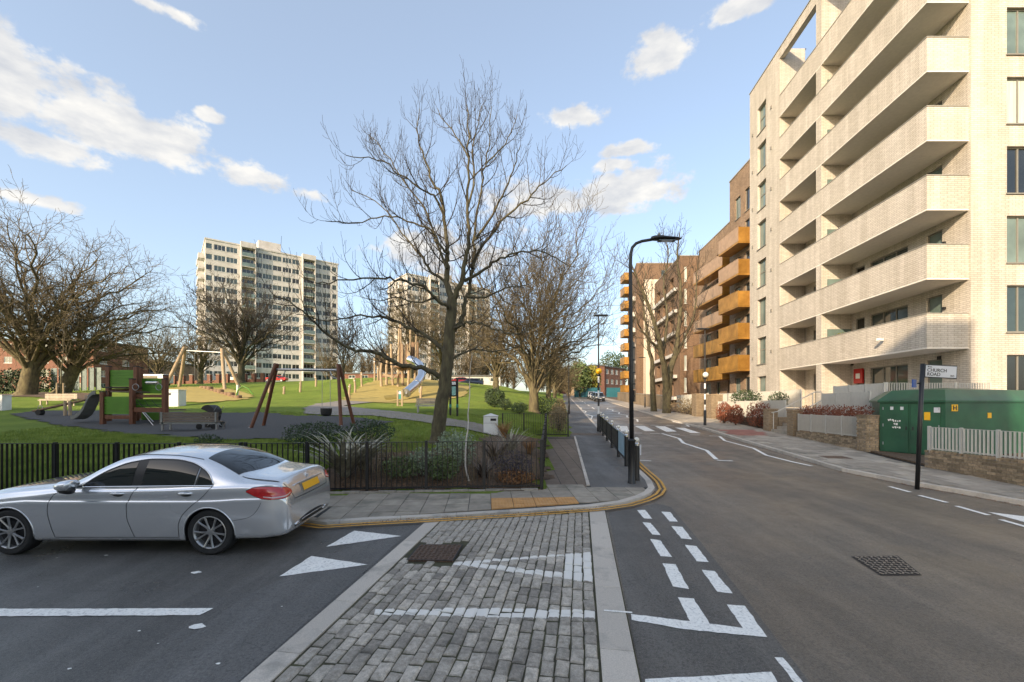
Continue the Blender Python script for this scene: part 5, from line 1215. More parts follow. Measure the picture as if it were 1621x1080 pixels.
    for a in AXL:
        for s in (-1, 1):
            t_ = link('wheel', wm[0], None, root); t_.location = (a, s*.775, AZ-.002); t_.rotation_euler = (0, random.uniform(0,3), 0 if s < 0 else math.pi)
            for me_, nm in zip(wm[1:], ('rim','hub_cap','brake_disc')): link(nm, me_, None, t_)
    ub = MB().box(.5, 4.3, -.62, .62, .16, .183); ub.build('underbody', M['black_matt'], root)
    return root
car = build_car()
# rear axle under the photograph's rear wheel, near tyres on the road
yc = 6.17+.885; xr = PX(333, 6.2)
car.scale = (1.012,)*3; car.location = (xr-3.63*1.012+.02, yc, SL*yc+.001); car.rotation_euler = (TILT, 0, 0)

# ------------------------------------------------------------------ small far cars
def small_car(label, colr, suv=False, group='cars parked beyond the crossing'):
    t = thing('parked_car', label, 'car', (0,0,0), group); hz = 1.68 if suv else 1.45
    prof = [(-2.15,.35),(-2.2,.62),(-2.05,.85),(-1.05,1.0),(-.45,hz-.08),(.1,hz),(1.1,hz-.02),(1.75,1.05),(2.15,.98),(2.2,.6),(2.12,.35)]
    b = MB(); n = len(prof)
    for s, k in ((-.88,1),(.88,1)): b.v += [(x, s*(1 if z < 1.02 else .80), z) for x, z in prof]
    b.f = [tuple(range(n-1,-1,-1)), tuple(range(n,2*n))]+[(i,(i+1) % n,n+(i+1) % n,n+i) for i in range(n)]
    b.build('body', mat('car_paint', colr, .3, .4, .05, coat=1.0), t, bevel=.06)
    for s in (-1, 1): MB().add([(-.95,s*.875,1.02),(1.6,s*.875,1.04),(1.05,s*.755,hz-.10),(-.40,s*.755,hz-.13)], [(0,1,2,3) if s < 0 else (3,2,1,0)]).build('side_window', M['car_glass'], t)
    MB().add([(-1.07,-.72,1.03),(-1.07,.72,1.03),(-.50,.62,hz-.12),(-.50,-.62,hz-.12)], [(3,2,1,0)]).build('windscreen', M['car_glass'], t)
    MB().add([(1.80,-.70,1.06),(1.80,.70,1.06),(1.18,.62,hz-.08),(1.18,-.62,hz-.08)], [(0,1,2,3)]).build('rear_window', M['car_glass'], t)
    for x in (-1.35, 1.35):
        for s in (-1, 1): MB().tube([(x,s*.72,.32),(x,s*.90,.32)], .32, 18).build('wheel', M['tyre'], t); MB().tube([(x,s*.90,.32),(x,s*.912,.32)], .2, 14).build('rim', M['rim'], t)
    for s in (-1, 1): MB().obox((-2.14,s*.62,.70), .12, .34, .16).build('headlight', M['frame_white'], t, bevel=.02); MB().obox((2.15,s*.68,.82), .1, .28, .2).build('tail_light', M['tail'], t)
    MB().obox((-2.19,0,.5), .05, .52, .11).build('number_plate', M['white'], t)
    return t
M['carblue'] = (.05,.06,.08)
cars = [(80.0, 'dark grey car, nearest of the row parked on the far right kerb', (.10,.11,.12), True), (86.5, 'dark blue car, second in the row parked on the far right kerb', (.05,.07,.11), True), (93, 'silver car, third in the row parked on the far right kerb', (.45,.46,.48), False), (99.5, 'white car, last in the row parked on the far right kerb', (.7,.7,.7), True)]
for y, lab, c, s in cars:
    o = small_car(lab, c, s); o.location = (float(rkx(y))-1.15, y, SL*y); o.rotation_euler = (0, 0, math.pi/2-.115)
o = small_car('white car coming round the far bend of the street', (.75,.75,.75), True, 'cars far off'); o.location = (PX(880,150), 150, SL*150+.05); o.rotation_euler = (0,0,math.pi/2-.2)
for px, y, lab, c in ((374,88,'white car parked in front of the tower, right of the far swing',(.75,.75,.74)),(437,92,'red car parked in front of the white tower',(.4,.03,.03)),(726,76,'red car seen under the trees, behind the info board',(.35,.03,.04)),(745,74,'dark blue car seen under the trees, left of the clipped bush',(.05,.06,.10))):
    o = small_car(lab, c, False, 'cars far off'); p = on(PX(px,y), y); o.location = p; o.rotation_euler = (0,0,.15)
# ------------------------------------------------------------------ the park
M['rubber'] = mat('dark_rubber_chippings', (.058,.057,.056), .92, var=.4, scale=30, bmp=.9, bscale=70)
M['path'] = mat('park_path', (.24,.215,.19), .9, var=.15, scale=3, bmp=.3, bscale=120)
M['safety'] = mat('olive_safety_surface', (.36,.28,.08), .9, var=.14, scale=1.5, bmp=.3, bscale=60)
M['soil'] = mat('leafy_soil', (.09,.06,.038), .95, var=.45, scale=9, c2=(.17,.11,.065), bmp=1.0, bscale=30)
M['green'] = mat('green_play_panel', (.085,.22,.02), .5, var=.10, scale=3)
M['plastic_grey'] = mat('grey_slide_plastic', (.17,.175,.17), .45, var=.1)
M['corr'] = mat('green_grey_cladding', (.12,.16,.155), .55, .2, .2, 2)
M['leaf_dark'] = mat('dark_evergreen_leaf', (.04,.065,.026), .8, var=.5, scale=3, rand=.1)
M['leaf_green'] = mat('green_leaf', (.10,.14,.045), .6, var=.45, scale=4)
M['leaf_sage'] = mat('sage_leaf', (.22,.27,.17), .7, var=.3, scale=5)
M['leaf_red'] = mat('russet_beech_leaf', (.21,.055,.028), .7, var=.45, scale=6, c2=(.30,.10,.05))
M['leaf_purple'] = mat('purple_black_leaf', (.06,.048,.066), .6, var=.4, scale=6)
M['leaf_yellow'] = mat('yellow_green_leaf', (.20,.19,.03), .7, var=.35, scale=3)
M['straw'] = mat('dry_straw', (.36,.20,.085), .85, var=.35, scale=8)
M['blade'] = mat('phormium_blade', (.32,.29,.20), .5, var=.45, scale=7, c2=(.48,.45,.34))
M['blade_dark'] = mat('brown_strap_leaf', (.13,.10,.08), .6, var=.4, scale=7)
M['birch'] = mat('birch_bark', (.58,.52,.46), .75, var=.25, scale=6, stretch=(1,1,8), c2=(.66,.62,.56))
M['grassblade'] = mat('grass_blades', (.145,.245,.03), .75, var=.4, scale=2, c2=(.31,.37,.08), spec=.2)
M['litter'] = mat('fallen_leaves', (.24,.12,.05), .85, var=.5, scale=12)
M['hedge_brown'] = mat('brown_hedge', (.19,.145,.08), .85, var=.5, scale=3)
gp = lambda l: [(lambda q: (q.x, q.y))(GP(*p)) for p in l]
pg = gp([(18,656),(60,668),(130,679),(250,691),(330,697),(420,697),(500,693),(575,682),(628,668),(560,661),(470,659),(400,653),(330,655),(250,652),(150,651),(60,650)])
drape('playground_surface', pg, .035, .16, M['rubber'], ragged=.5)
drape('path', gp([(484,648),(540,643),(600,650),(660,656),(710,664),(760,673),(800,683),(800,693),(750,684),(700,675),(640,665),(590,659),(520,659),(480,656)]), .05, .16, M['path'], ragged=.08)
drape('path', gp([(480,648),(500,640),(540,634),(600,637),(540,644)]), .045, .2, M['path'], ragged=.1)
drape('safety_surface', gp([(538,634),(580,637),(640,639),(690,637),(735,628),(745,612),(700,604),(640,600),(600,601),(575,610),(560,621)]), .05, .3, M['safety'], ragged=.3)
drape('safety_surface', gp([(262,637),(330,638),(392,633),(400,626),(360,615),(300,613),(262,616)]), .05, .3, M['safety'], ragged=.3)
bed = [(-4.9, fence_y(-4.9)+.05), (-2, fence_y(-2)+.05), (.66, 10.0), (.95, 13), (1.5, 19.5), (-.5, 19.2), (-.9, 16.5), (-1.6, 14.4), (-3, 13.2), (-4.4, 12.2)]
drape('flower_bed', bed, .03, .14, M['soil'], ragged=.5)
drape('bare_earth', gp([(-60,626),(0,628),(90,633),(165,634),(165,626),(80,622),(-60,621)]), .05, .3, M['soil'], ragged=.6)

# grass blades where the lawn is near
rg = np.random.default_rng(4)
def grass(n, region, h, w):
    xs = rg.uniform(region[0], region[1], n*3); ys = rg.uniform(region[2], region[3], n*3); out = []
    for x, y in zip(xs, ys):
        if y < fence_y(x)+.12 or x > edge_x(y)-.15: continue
        if inside(pg, x, y) or inside(bed, x, y): continue
        out.append((x, y))
        if len(out) >= n: break
    b = MB()
    for (x, y) in out:
        z = HG(x, y)-.01; a = rg.uniform(0, 6.28); hh = h*rg.uniform(.5, 1.25); ln = rg.uniform(-.6, .6)*hh; dx, dy = math.cos(a)*w, math.sin(a)*w; i = len(b.v)
        b.v += [(x-dx,y-dy,z),(x+dx,y+dy,z),(x+dy/w*ln,y-dx/w*ln,z+hh)]; b.f.append((i,i+1,i+2))
    return b
gb = grass(52000, (-14.5,-2.2,9.6,15.5), .085, .007); g2 = grass(24000, (-20,1.6,13,24), .09, .011); gb.add(g2.v, g2.f)
g3 = grass(2500, (.6,2.7,20.9,24), .12, .009); gb.add(g3.v, g3.f)
o = gb.build('grass', M['grassblade'], kind='stuff'); tag(o, 'short green winter grass on the lawn behind the railings', 'grass')

# ------------------------------------------------------------------ black railings
def strip_fence(name, label, a, b, h=1.12, spacing=.112, post=1.33, cat='fence', foot=.06, m='black', bw=.012, bd=.042, topw=.05, zf=None, group=None, endpost=True, zsteps=None, topz=None):
    """flat-bar railing from a to b (plan points); zf gives the ground height"""
    a, b = Vector((a[0],a[1],0)), Vector((b[0],b[1],0)); d = b-a; L = d.length; d /= L; ang = math.atan2(d.y, d.x)
    zf = zf or (lambda x, y: SL*y+.06); za, zb = zf(a.x,a.y), zf(b.x,b.y); base = Vector((a.x,a.y,za)); t = thing(name, label, cat, base, group)
    zt = (lambda u: topz) if topz else (lambda u: za+(zb-za)*u/L+h)
    zbot = lambda u: za+(zb-za)*u/L+foot
    p = lambda u, z: a+d*u+Vector((0,0,z))
    hb = zt(0)-zbot(0); me = MB().box(-bw/2,bw/2,-bd/2,bd/2,0,hb).mesh('bar'); me.materials.append(M[m])
    n = int(L/spacing)
    for i in range(1, n):
        u = L*i/n; o = link('bar', me, None, t); q = p(u, zbot(u)); o.location = q-base; o.rotation_euler = (0,0,ang)
        if topz: o.scale = (1,1,(topz-zbot(u))/hb)
    MB().bar(p(0,zt(0)), p(L,zt(L)), topw, .012).build('top_rail', M[m], t); MB().bar(p(0,zbot(0)+.03), p(L,zbot(L)+.03), .012, .04).build('bottom_rail', M[m], t)
    k = max(1, round(L/post)); pm = MB().box(-.03,.03,-.03,.03,-.12,zt(0)-za+.03).mesh('post'); pm.materials.append(M[m])
    for i in range(k+1):
        if i in (0, k) and not endpost: continue
        u = L*i/k; o = link('post', pm, None, t); o.location = p(u, za+(zb-za)*u/L)-base; o.rotation_euler = (0,0,ang)
    return t
strip_fence('railing', 'long black flat-bar railing along the side street, in front of the lawn', (-14.2,9.5), (-6,9.5))
strip_fence('railing', 'black flat-bar railing in front of the planting bed, running to the corner', (-5.9,9.507), (.68,9.96))
strip_fence('railing', 'black railing running away beside the footway from the street corner', (.70,10.03), (1.62,20.3), spacing=.115)
strip_fence('railing', 'black railing closing the back of the planting bed behind the white bin', (-.45,20.75), (1.6,20.78))
strip_fence('railing', 'short black railing in front of the hedge beside the footway', (1.68,21.0), (2.74,21.0))
# rubble edging under the railing
M['stone'] = mat('pale_edging_stone', (.30,.27,.225), .85, var=.25, scale=10, rand=.15, bmp=.4)
ed = tag(MB().box(-4.3,-4.25,9.5,9.52,.3,.46).build('stone_edging', M['stone'], kind=None), 'low pale stone edging at the foot of the corner railing', 'edging')
for k in range(12):
    x = -4.2+k*.4; y = fence_y(x)+(-.085); MB().obox((x+.2, y+.03, SL*y+.06), .39, .09, .07+.02*(k % 2), math.atan(.0687)).build('edging_stone', M['stone'], ed)

# ------------------------------------------------------------------ planting
def blades(b, c, n, L, spread, w, rng, droop=1.0, up=.3):
    for _ in range(n):
        a = rng.uniform(0, 6.28); l = L*rng.uniform(.55, 1.1); e = rng.uniform(.25, 1.0)*spread; p = Vector(c)+Vector((rng.uniform(-.07,.07), rng.uniform(-.07,.07), 0)); d = Vector((math.cos(a)*e, math.sin(a)*e, 1)).normalized(); s = Vector((-math.sin(a), math.cos(a), 0)); k = 5; i0 = len(b.v)
        for j in range(k+1):
            t = j/k; ww = w*(1-t**2.5)*(.7+.6*min(1,t*3)); b.v += [tuple(p-s*ww), tuple(p+s*ww)]
            d = (d+Vector((math.cos(a)*.12*droop, math.sin(a)*.12*droop, -.16*droop*t*2))).normalized(); p = p+d*l/k
        b.f += [(i0+2*j, i0+2*j+1, i0+2*j+3, i0+2*j+2) for j in range(k)]
def leafball(b, c, rx, ry, rz, n, s, rng, shell=.45, lowcut=-.9):
    c = Vector(c)
    for _ in range(n):
        while True:
            v = Vector((rng.uniform(-1,1), rng.uniform(-1,1), rng.uniform(-1,1)))
            if shell < v.length < 1 and v.z > lowcut: break
        f = 1+.22*mnoise.noise(v*2.3+c); p = c+Vector((v.x*rx*f, v.y*ry*f, v.z*rz*f)); a = Vector((rng.gauss(0,1), rng.gauss(0,1), rng.gauss(0,.7))).normalized(); q = a.orthogonal().normalized(); q.rotate(Matrix.Rotation(rng.uniform(0,6.28), 3, a)); e = a.cross(q); ss = s*rng.uniform(.6,1.3); i = len(b.v)
        b.v += [tuple(p-q*ss), tuple(p+e*ss*.55), tuple(p+q*ss), tuple(p-e*ss*.55)]; b.f.append((i,i+1,i+2,i+3))
def stems(b, base, top_c, n, rng, r=.008, sp=.3):
    for _ in range(n):
        e = Vector(top_c)+Vector((rng.uniform(-sp,sp), rng.uniform(-sp,sp), rng.uniform(-.1,.2))); s = Vector(base)+Vector((rng.uniform(-.05,.05), rng.uniform(-.05,.05), -.03)); m = (s+e)/2+Vector((rng.uniform(-.08,.08), rng.uniform(-.08,.08), 0)); b.tube([s,m,e], [r,r*.8,r*.4], 4, False)
rp = random.Random(17)
def phormium(label, x, y, n, L, m='blade', w=.022, spread=.7):
    p = on(x, y); t = thing('strap_leaf_plant', label, 'plant', p); b = MB(); blades(b, p, n, L, spread, w, rp); b.build('leaves', M[m], t); c = MB().lathe([(.09,-.05),(.07,.08),(.02,.16)], p, 8); c.build('crown', M['soil'], t); return t
phormium('big sprawling strap-leaved plant behind the railing, right of the car boot', PX(546,10.5), 10.5, 150, 1.6, w=.030, spread=.85)
phormium('second strap-leaved plant poking pale blades over the railing', PX(575,11.1), 11.1, 80, 1.35, w=.024, spread=.6)
phormium('brown strap-leaved clump left of the white bin post in the bed', PX(785,12.4), 12.4, 90, 1.15, 'blade_dark', .014, .6)
phormium('brown arching clump beside the birch sapling', PX(765,10.7), 10.7, 80, .75, 'blade_dark', .012, .8)
phormium('tall arching clump of dead leaves near the corner railing', PX(808,14.5), 14.5, 60, 1.25, 'blade', .014, .7)
phormium('straw-coloured grass tuft left of the gate in the bed', PX(798,17.8), 17.8, 160, .95, 'straw', .006, .35)
phormium('dry grass tuft next to the corner railing', PX(838,14.8), 14.8, 140, .85, 'straw', .005, .35)
def bush(label, x, y, h, rx, m, n=700, s=.035, name='shrub', ry=None, stemn=8, zoff=0, shell=.35):
    p = on(x, y); t = thing(name, label, 'shrub', p); b = MB(); leafball(b, p+Vector((0,0,h*.55+zoff)), rx, ry or rx, h*.5, n, s, rp, shell); b.build('foliage', M[m], t); q = MB(); stems(q, p, p+Vector((0,0,h*.6)), stemn, rp, .008, rx*.6); q.build('stems', M['twig'], t); return t
bush('purplish dark mound of a shrub in the corner of the bed', PX(812,10.7), 10.7, .72, .52, 'leaf_purple', 1800, .022)
bush('grey-green sage shrub behind the railing, below the main trunk', PX(712,11.0), 11.0, 1.1, .42, 'leaf_sage', 1300, .036)
bush('smaller sage clump right of the grey-green sage shrub', PX(735,11.6), 11.6, 1.0, .36, 'leaf_sage', 800, .034)
bush('low sage clump left of the main trunk in the bed', PX(672,10.9), 10.7, .72, .42, 'leaf_sage', 900, .032)
bush('green leafy clump between sage clumps', PX(700,10.5), 10.4, .62, .46, 'leaf_green', 1000, .034)
bush('rusty ground plant at the corner railing foot', PX(815,10.35), 10.35, .32, .5, 'litter', 900, .028, stemn=4)
bush('green ground plant left in the planting bed', PX(640,10.7), 10.5, .55, .5, 'leaf_green', 1000, .034)
bush('brownish dead clump left in the planting bed', PX(612,11.0), 11.0, .7, .35, 'hedge_brown', 500, .022, stemn=20)
bush('dark evergreen shrub behind the strap-leaved plants', PX(585,13.2), 13.2, .85, .75, 'leaf_dark', 1900, .035)
bush('dark evergreen shrub left of the strap-leaved plants', PX(500,13.0), 13.0, .75, .95, 'leaf_dark', 2000, .035)
bush('small dark weedy clump on the lawn below the bench', PX(330,12.6), 12.6, .42, .38, 'leaf_dark', 500, .028)
cb = GP(783,645); bush('round clipped evergreen bush right of the info board', cb.x, cb.y, 1.25, .72, 'leaf_dark', 3200, .045, 'clipped_bush', shell=.55)
cb2 = on(PX(800,27), 27); bush('small dark bush beside the round clipped bush', cb2.x, cb2.y, .75, .45, 'leaf_dark', 900, .04)
cb3 = on(PX(822,26), 26); bush('leafy low shrub left of the mossy trunk', cb3.x, cb3.y, .7, .55, 'leaf_green', 900, .045)
cb4 = on(PX(866,29), 29); bush('broad dark bush behind the mossy trunk', cb4.x, cb4.y, 1.2, 1.0, 'leaf_dark', 1800, .05)
# twiggy dead stems in the bed
tw = thing('dead_stems', 'tangle of dead brown stems in the planting bed', 'plant', on(PX(650,11.5), 11.5)); b = MB()
for _ in range(420):
    px = rp.uniform(560, 850); y = rp.uniform(10.2, 12.6); p = on(PX(px,y), y); h = rp.uniform(.25,.95); q = p+Vector((rp.gauss(0,.16), rp.gauss(0,.16), h)); b.tube([p-Vector((0,0,.02)), (p+q)/2+Vector((rp.gauss(0,.03),0,0)), q], [.005,.004,.002], 3, False)
tag(b.build('stems', M['hedge_brown'], tw), kind='stuff')
lt = MB()
for _ in range(2600):
    x = rp.uniform(-4.2, .75); y = fence_y(x)+abs(rp.gauss(0,.5))-.12+(rp.uniform(0,2) if rp.random() < .4 else 0); z = (HG(x,y)+.04) if y > fence_y(x) else SL*y+.066; a = rp.uniform(0,6.28); s = rp.uniform(.012,.03); i = len(lt.v); cx, sx = math.cos(a)*s, math.sin(a)*s
    lt.v += [(x-cx,y-sx,z),(x+sx*.5,y-cx*.5,z+.008),(x+cx,y+sx,z+.012),(x-sx*.5,y+cx*.5,z+.004)]; lt.f.append((i,i+1,i+2,i+3))
tag(lt.build('leaf_litter', M['litter'], kind='stuff'), 'fallen brown leaves along the foot of the corner railing', 'leaves')
# birch sapling
bp = GP(743,754, lo=9.9); bp = on(PX(743,10.4), 10.4); gbirch = Grow(5, .004, trop=.06, wig=.3, dens=(2.5,2.5,2), lens=(.22,.4,.4), maxl=2, lmin=.15)
o_, r_ = gbirch.limb([bp]+[P(x,y,10.4) for x, y in ((737,738),(738,700),(741,665),(743,625),(744,590),(747,560))], .028, .005, 7, 4, .012); gbirch.spawn(o_, r_, 1, .72, 1.0, .1); gbirch.finish('birch_sapling', 'thin white-stemmed birch sapling in the planting bed', bp, 'birch', 'twig')
# long brown hedge beside the footway
hd = thing('hedge', 'brown clipped hedge along the left footway behind the short railing', 'hedge', on(2.2, 24)); b = MB()
for k in range(16):
    y = 22.0+k*1.5; leafball(b, (edge_x(y)-.55, y, SL*y+.72), .55, 1.0, .72, 420, .05, rp, .55)
b.build('foliage', M['hedge_brown'], hd); q = MB()
for k in range(48): y = 21.6+k*.5; p = Vector((edge_x(y)-.55, y, SL*y)); stems(q, p, p+Vector((0,0,.9)), 2, rp, .012, .3)
q.build('stems', M['twig'], hd)

# ------------------------------------------------------------------ play equipment
def post(b, x, y, z0, z1, w): b.box(x-w/2, x+w/2, y-w/2, y+w/2, z0, z1)
YA, YB = 19.4, 20.6
cl = thing('climbing_frame', 'green and brown timber climbing frame with panels and a grey slide', 'climbing frame', on(PX(200,20), 20))
zg = HG(PX(200,20), 20)
def pp(px, y, top): MB().box(PX(px,y)-.085, PX(px,y)+.085, y-.085, y+.085, zg-.05, PZ(top,y)).build('post', M['wood_red'], cl, bevel=.01); MB().box(PX(px,y)-.09, PX(px,y)+.09, y-.09, y+.09, PZ(top,y)+.002, PZ(top,y)+.05).build('post_cap', M['black_matt'], cl); MB().lathe([(.05,-.04),(.05,.04)], (PX(px,y), y, zg+.0), 10).build('post_foot', M['steel'], cl)
for px, top, y in ((163,621,YA),(209.5,601,YA),(172,581,YB),(216,581,YB),(222,583,YB+.9),(261,601,YA),(262.5,595,YB+.3)): pp(px, y, top)
def planks(px0, px1, y, t, b_, n, m='green', nm='board'):
    z1, z0 = PZ(t,y), PZ(b_,y); pn = MB().box(PX(px0,y)+.02, PX(px1,y)-.02, y+.03, y+.045, z0, z1).build('panel', M[m], cl)
    for i in range(n): MB().box(PX(px0,y), PX(px1,y), y-.02, y+.025, z0+(z1-z0)*i/n+.008, z0+(z1-z0)*(i+1)/n-.008).build(nm, M[m], pn)
planks(174.5, 213, YB, 586, 612, 6); planks(166, 206, YA, 628, 656, 6); planks(225, 259, YB+.35, 599, 623, 6); planks(213.5, 257, YA+.3, 632, 645, 3); planks(224, 258, YB+.3, 653, 669, 3)
def beam(px0, px1, y, t, b_, m='wood_red', d=.1): MB().box(PX(px0,y), PX(px1,y), y-d/2, y+d/2, PZ(b_,y), PZ(t,y)).build('beam', M[m], cl, bevel=.008)
beam(167, 206, YA, 657.5, 663.5); beam(175, 206, YB-.2, 616, 621); beam(213, 257, YA, 645.5, 652.5); beam(213, 257, YA+.1, 625, 629.5); beam(175, 213, YB-.1, 613, 615, 'black_matt', .9)
MB().box(PX(168,YA)+.1, PX(209,YA)-.1, YA+.1, YB-.1, PZ(621,YA), PZ(619,YA)).build('deck', M['plank'], cl)
MB().box(PX(213,YA)+.1, PX(261,YA)-.1, YA+.1, YB+.2, PZ(651,YA)+.02, PZ(649,YA)+.02).build('deck', M['plank'], cl)
MB().tube([(PX(232,YA+.2),YA+.2,PZ(606,YA)),(PX(250,YA+.2),YA+.2,PZ(606,YA))], .075, 12).build('speaking_tube', M['steel'], cl, True)
for px in (214.5, 251.5):
    c = Vector((PX(px,YA-.1),YA-.1,PZ(613,YA))); MB().tube([c+Vector((.14*math.cos(a),0,.14*math.sin(a))) for a in np.linspace(0,6.283,17)], .015, 6, False).build('ring', M['steel'], cl, True)
for (a, b_) in (((217,633),(233,648)),((228,632),(240,646)),((240,633),(255,646)),((214,640),(257,640))): MB().tube([P(*a,YA-.05),P((a[0]+b_[0])/2,(a[1]+b_[1])/2+2.5,YA-.05),P(*b_,YA-.05)], .012, 5).build('rope', M['black_matt'], cl)
for (a, b_) in (((226,653),(247,679)),((229,653),(243,668))): MB().tube([P(*a,YA-.1), P(*b_,YA-.5)], .016, 6).build('chain', M['steel'], cl)
slp = [P(x,y,20.0) for x, y in ((160,624),(155,625),(150,629),(146,637),(141,648),(135,657),(128,662),(121,664))]
for k, dy in enumerate((-.28, .28)):
    q = MB()
    for i in range(len(slp)-1): q.add([slp[i]+Vector((0,dy,-.02)), slp[i+1]+Vector((0,dy,-.02)), slp[i+1]+Vector((0,dy,.16)), slp[i]+Vector((0,dy,.16)), slp[i]+Vector((0,dy+.03,-.02)), slp[i+1]+Vector((0,dy+.03,-.02)), slp[i+1]+Vector((0,dy+.03,.16)), slp[i]+Vector((0,dy+.03,.16))], [(0,1,2,3),(7,6,5,4),(3,2,6,7),(0,4,5,1)])
    q.build('slide_side', M['plastic_grey'], cl)
q = MB()
for i in range(len(slp)-1): q.quad(slp[i]+Vector((0,-.25,0)), slp[i]+Vector((0,.28,0)), slp[i+1]+Vector((0,.28,0)), slp[i+1]+Vector((0,-.25,0)))
q.build('slide_bed', M['plastic_grey'], cl)
for z in (.25, .5, .75): MB().tube([(PX(150,20.0)+.1+z*.1, 20.1, zg+z), (PX(165,20.0), 20.1, zg+z)], .018, 6).build('slide_strut', M['steel'], cl)

# see-saw
sp_ = on(PX(112,23.5), 23.5); ss = thing('seesaw', 'dark plank see-saw tilted left-down beside the slide', 'seesaw', sp_)
e0, e1 = P(54,651,23.5), P(150,630,23.5); MB().bar(e0, e1, .22, .09).build('plank', M['log_dark'], ss, bevel=.02)
for px in (103, 111): MB().tube([on(PX(px,23.3),23.3)-Vector((0,0,.1)), P(px,638,23.4)+Vector((0,0,.1))], .07, 10).build('support', M['log'], ss, True)
for t in (.1, .88):
    c = e0.lerp(e1, t)+Vector((0,0,.05)); MB().tube([c+Vector((-.13,0,0)), c+Vector((-.1,0,.16)), c+Vector((.1,0,.16)), c+Vector((.13,0,0))], .017, 6).build('handle', M['steel'], ss, True)
MB().tube([e0.lerp(e1,.1)+Vector((0,-.12,-.14)), e0.lerp(e1,.1)+Vector((0,.12,-.14))], .15, 16).build('buffer_tyre', M['tyre'], ss)
# benches
def bench(label, c, ang, Lb, slat, frame, backs=3, seats=3, back_to_us=True, backz=.80, legs=(-.42,.42)):
    t = thing('bench', label, 'bench', (0,0,0), 'park benches'); s = -1 if back_to_us else 1
    for i in range(backs): MB().box(-Lb/2, Lb/2, s*.24-.015, s*.24+.015, .46+(backz-.46)*i/backs+.01, .46+(backz-.46)*(i+1)/backs-.01).build('backrest_slat', M[slat], t)
    for i in range(seats): MB().box(-Lb/2, Lb/2, s*.2-s*.42*i/seats-.06, s*.2-s*.42*i/seats+.06, .40, .44).build('seat_slat', M[slat], t)
    for f in legs:
        for y in (-.2, .2): MB().box(f*Lb-.035, f*Lb+.035, y-.03, y+.03, -.05, .39).build('leg', M[frame], t)
        MB().box(f*Lb-.03, f*Lb+.03, s*.255-.02 if s > 0 else s*.255-.02, s*.255+.02, .395, backz).build('back_post', M[frame], t)
    for y in (-.2, .2): MB().box(-Lb/2, Lb/2, y-.03, y+.03, .33, .388).build('rail', M[frame], t)
    t.location = c; t.rotation_euler = (0,0,ang); return t
bench('steel-framed timber bench seen from behind, right of the climbing frame', on(PX(306,17.4), 17.4), .0, 2.35, 'plank', 'steel', legs=(-.46,.46))
bench('pale timber bench on the lawn behind the see-saw', on(PX(91,28.5), 28.5), .02, 2.1, 'plank_pale', 'plank_pale', back_to_us=False)
bench('bench half hidden by the main trunk, beside the path', on(PX(682,24.5), 24.5), .1, 1.7, 'plank_pale', 'steel', back_to_us=False)
# pushchair
pc = thing('pushchair', 'black hooded pushchair standing behind the steel-framed bench', 'pushchair', on(PX(334,18.2), 18.2)); b0 = on(PX(334,18.2), 18.2)
q = MB(); rr2 = [(a, .30) for a in np.linspace(-.2, 2.6, 9)]
for a, r0 in rr2: q.v += [tuple(b0+Vector((r0*math.cos(a), s*.24, .68+r0*math.sin(a)*1.15))) for s in (-1,1)]
q.f = [(2*i,2*i+1,2*i+3,2*i+2) for i in range(len(rr2)-1)]+[tuple(range(0,2*len(rr2),2)), tuple(range(2*len(rr2)-1,0,-2))]; q.build('hood', M['black_matt'], pc)
MB().obox(b0+Vector((.02,0,.52)), .55, .44, .30, 0, 0, .25).build('seat', M['black_matt'], pc, bevel=.05)
for x in (-.32, .30):
    for s in (-1, 1): MB().tube([b0+Vector((x,s*.24,.12)), b0+Vector((x,s*.28,.12))], .12, 16).build('wheel', M['tyre'], pc)
for s in (-1, 1): MB().tube([b0+Vector((-.32,s*.22,.12)), b0+Vector((.1,s*.22,.5)), b0+Vector((.38,s*.22,.95))], .014, 6).build('frame_tube', M['steel'], pc); MB().tube([b0+Vector((.30,s*.22,.12)), b0+Vector((-.1,s*.22,.5))], .014, 6).build('frame_tube', M['steel'], pc)
# swings
def swing(name, label, L, Rr, m, r, bar, spread, yy, seats):
    t = thing('swing_frame', label, 'swing', on((L[1].x+Rr[1].x)/2, yy), 'swings')
    for top, bot, k in ((L[0],L[1],-1),(Rr[0],Rr[1],1)):
        for s in (-1, 1):
            ft = Vector((bot.x+s*.06*k, bot.y+s*spread, 0)); ft.z = HG(ft.x, ft.y)-.1; MB().tube([ft, top+Vector((0,s*.06,.08))], r, 12).build('leg', M[m], t, True)
            MB().lathe([(r*.7,0),(r*.7,.12)], ft+Vector((0,0,.04)), 10).build('foot', M['steel'], t)
    MB().tube([L[0]-Vector((0,0,bar)), Rr[0]-Vector((0,0,bar))], .05, 12).build('crossbar', M['steel'], t, True)
    for (f, z, kind) in seats:
        p = L[0].lerp(Rr[0], f)-Vector((0,0,bar)); c = Vector((p.x, p.y, z)); so = thing_seat(c, kind, t)
        for s in (-1, 1): MB().tube([p+Vector((s*.16,0,0)), c+Vector((s*.17,0,.22))], .010, 5).build('chain', M['steel'], t)
    for top, s in ((L[0],1),(Rr[0],-1)): MB().tube([top+Vector((s*.05,0,-bar-.35)), top+Vector((s*.25,0,-bar-.28)), top+Vector((s*.38,0,-bar))], .02, 6).build('brace', M['steel'], t)
    return t
def thing_seat(c, kind, t):
    if kind == 'bucket': return MB().lathe([(.10,-.10),(.19,-.05),(.22,.08),(.22,.22),(.19,.22),(.18,.06)], c, 14).build('seat', M['black_matt'], t, True)
    return MB().obox(c+Vector((0,0,.2)), .44, .2, .04).build('seat', M['black_matt'], t, bevel=.01)
ys_ = 17.6; zs_ = HG(PX(480,ys_), ys_)
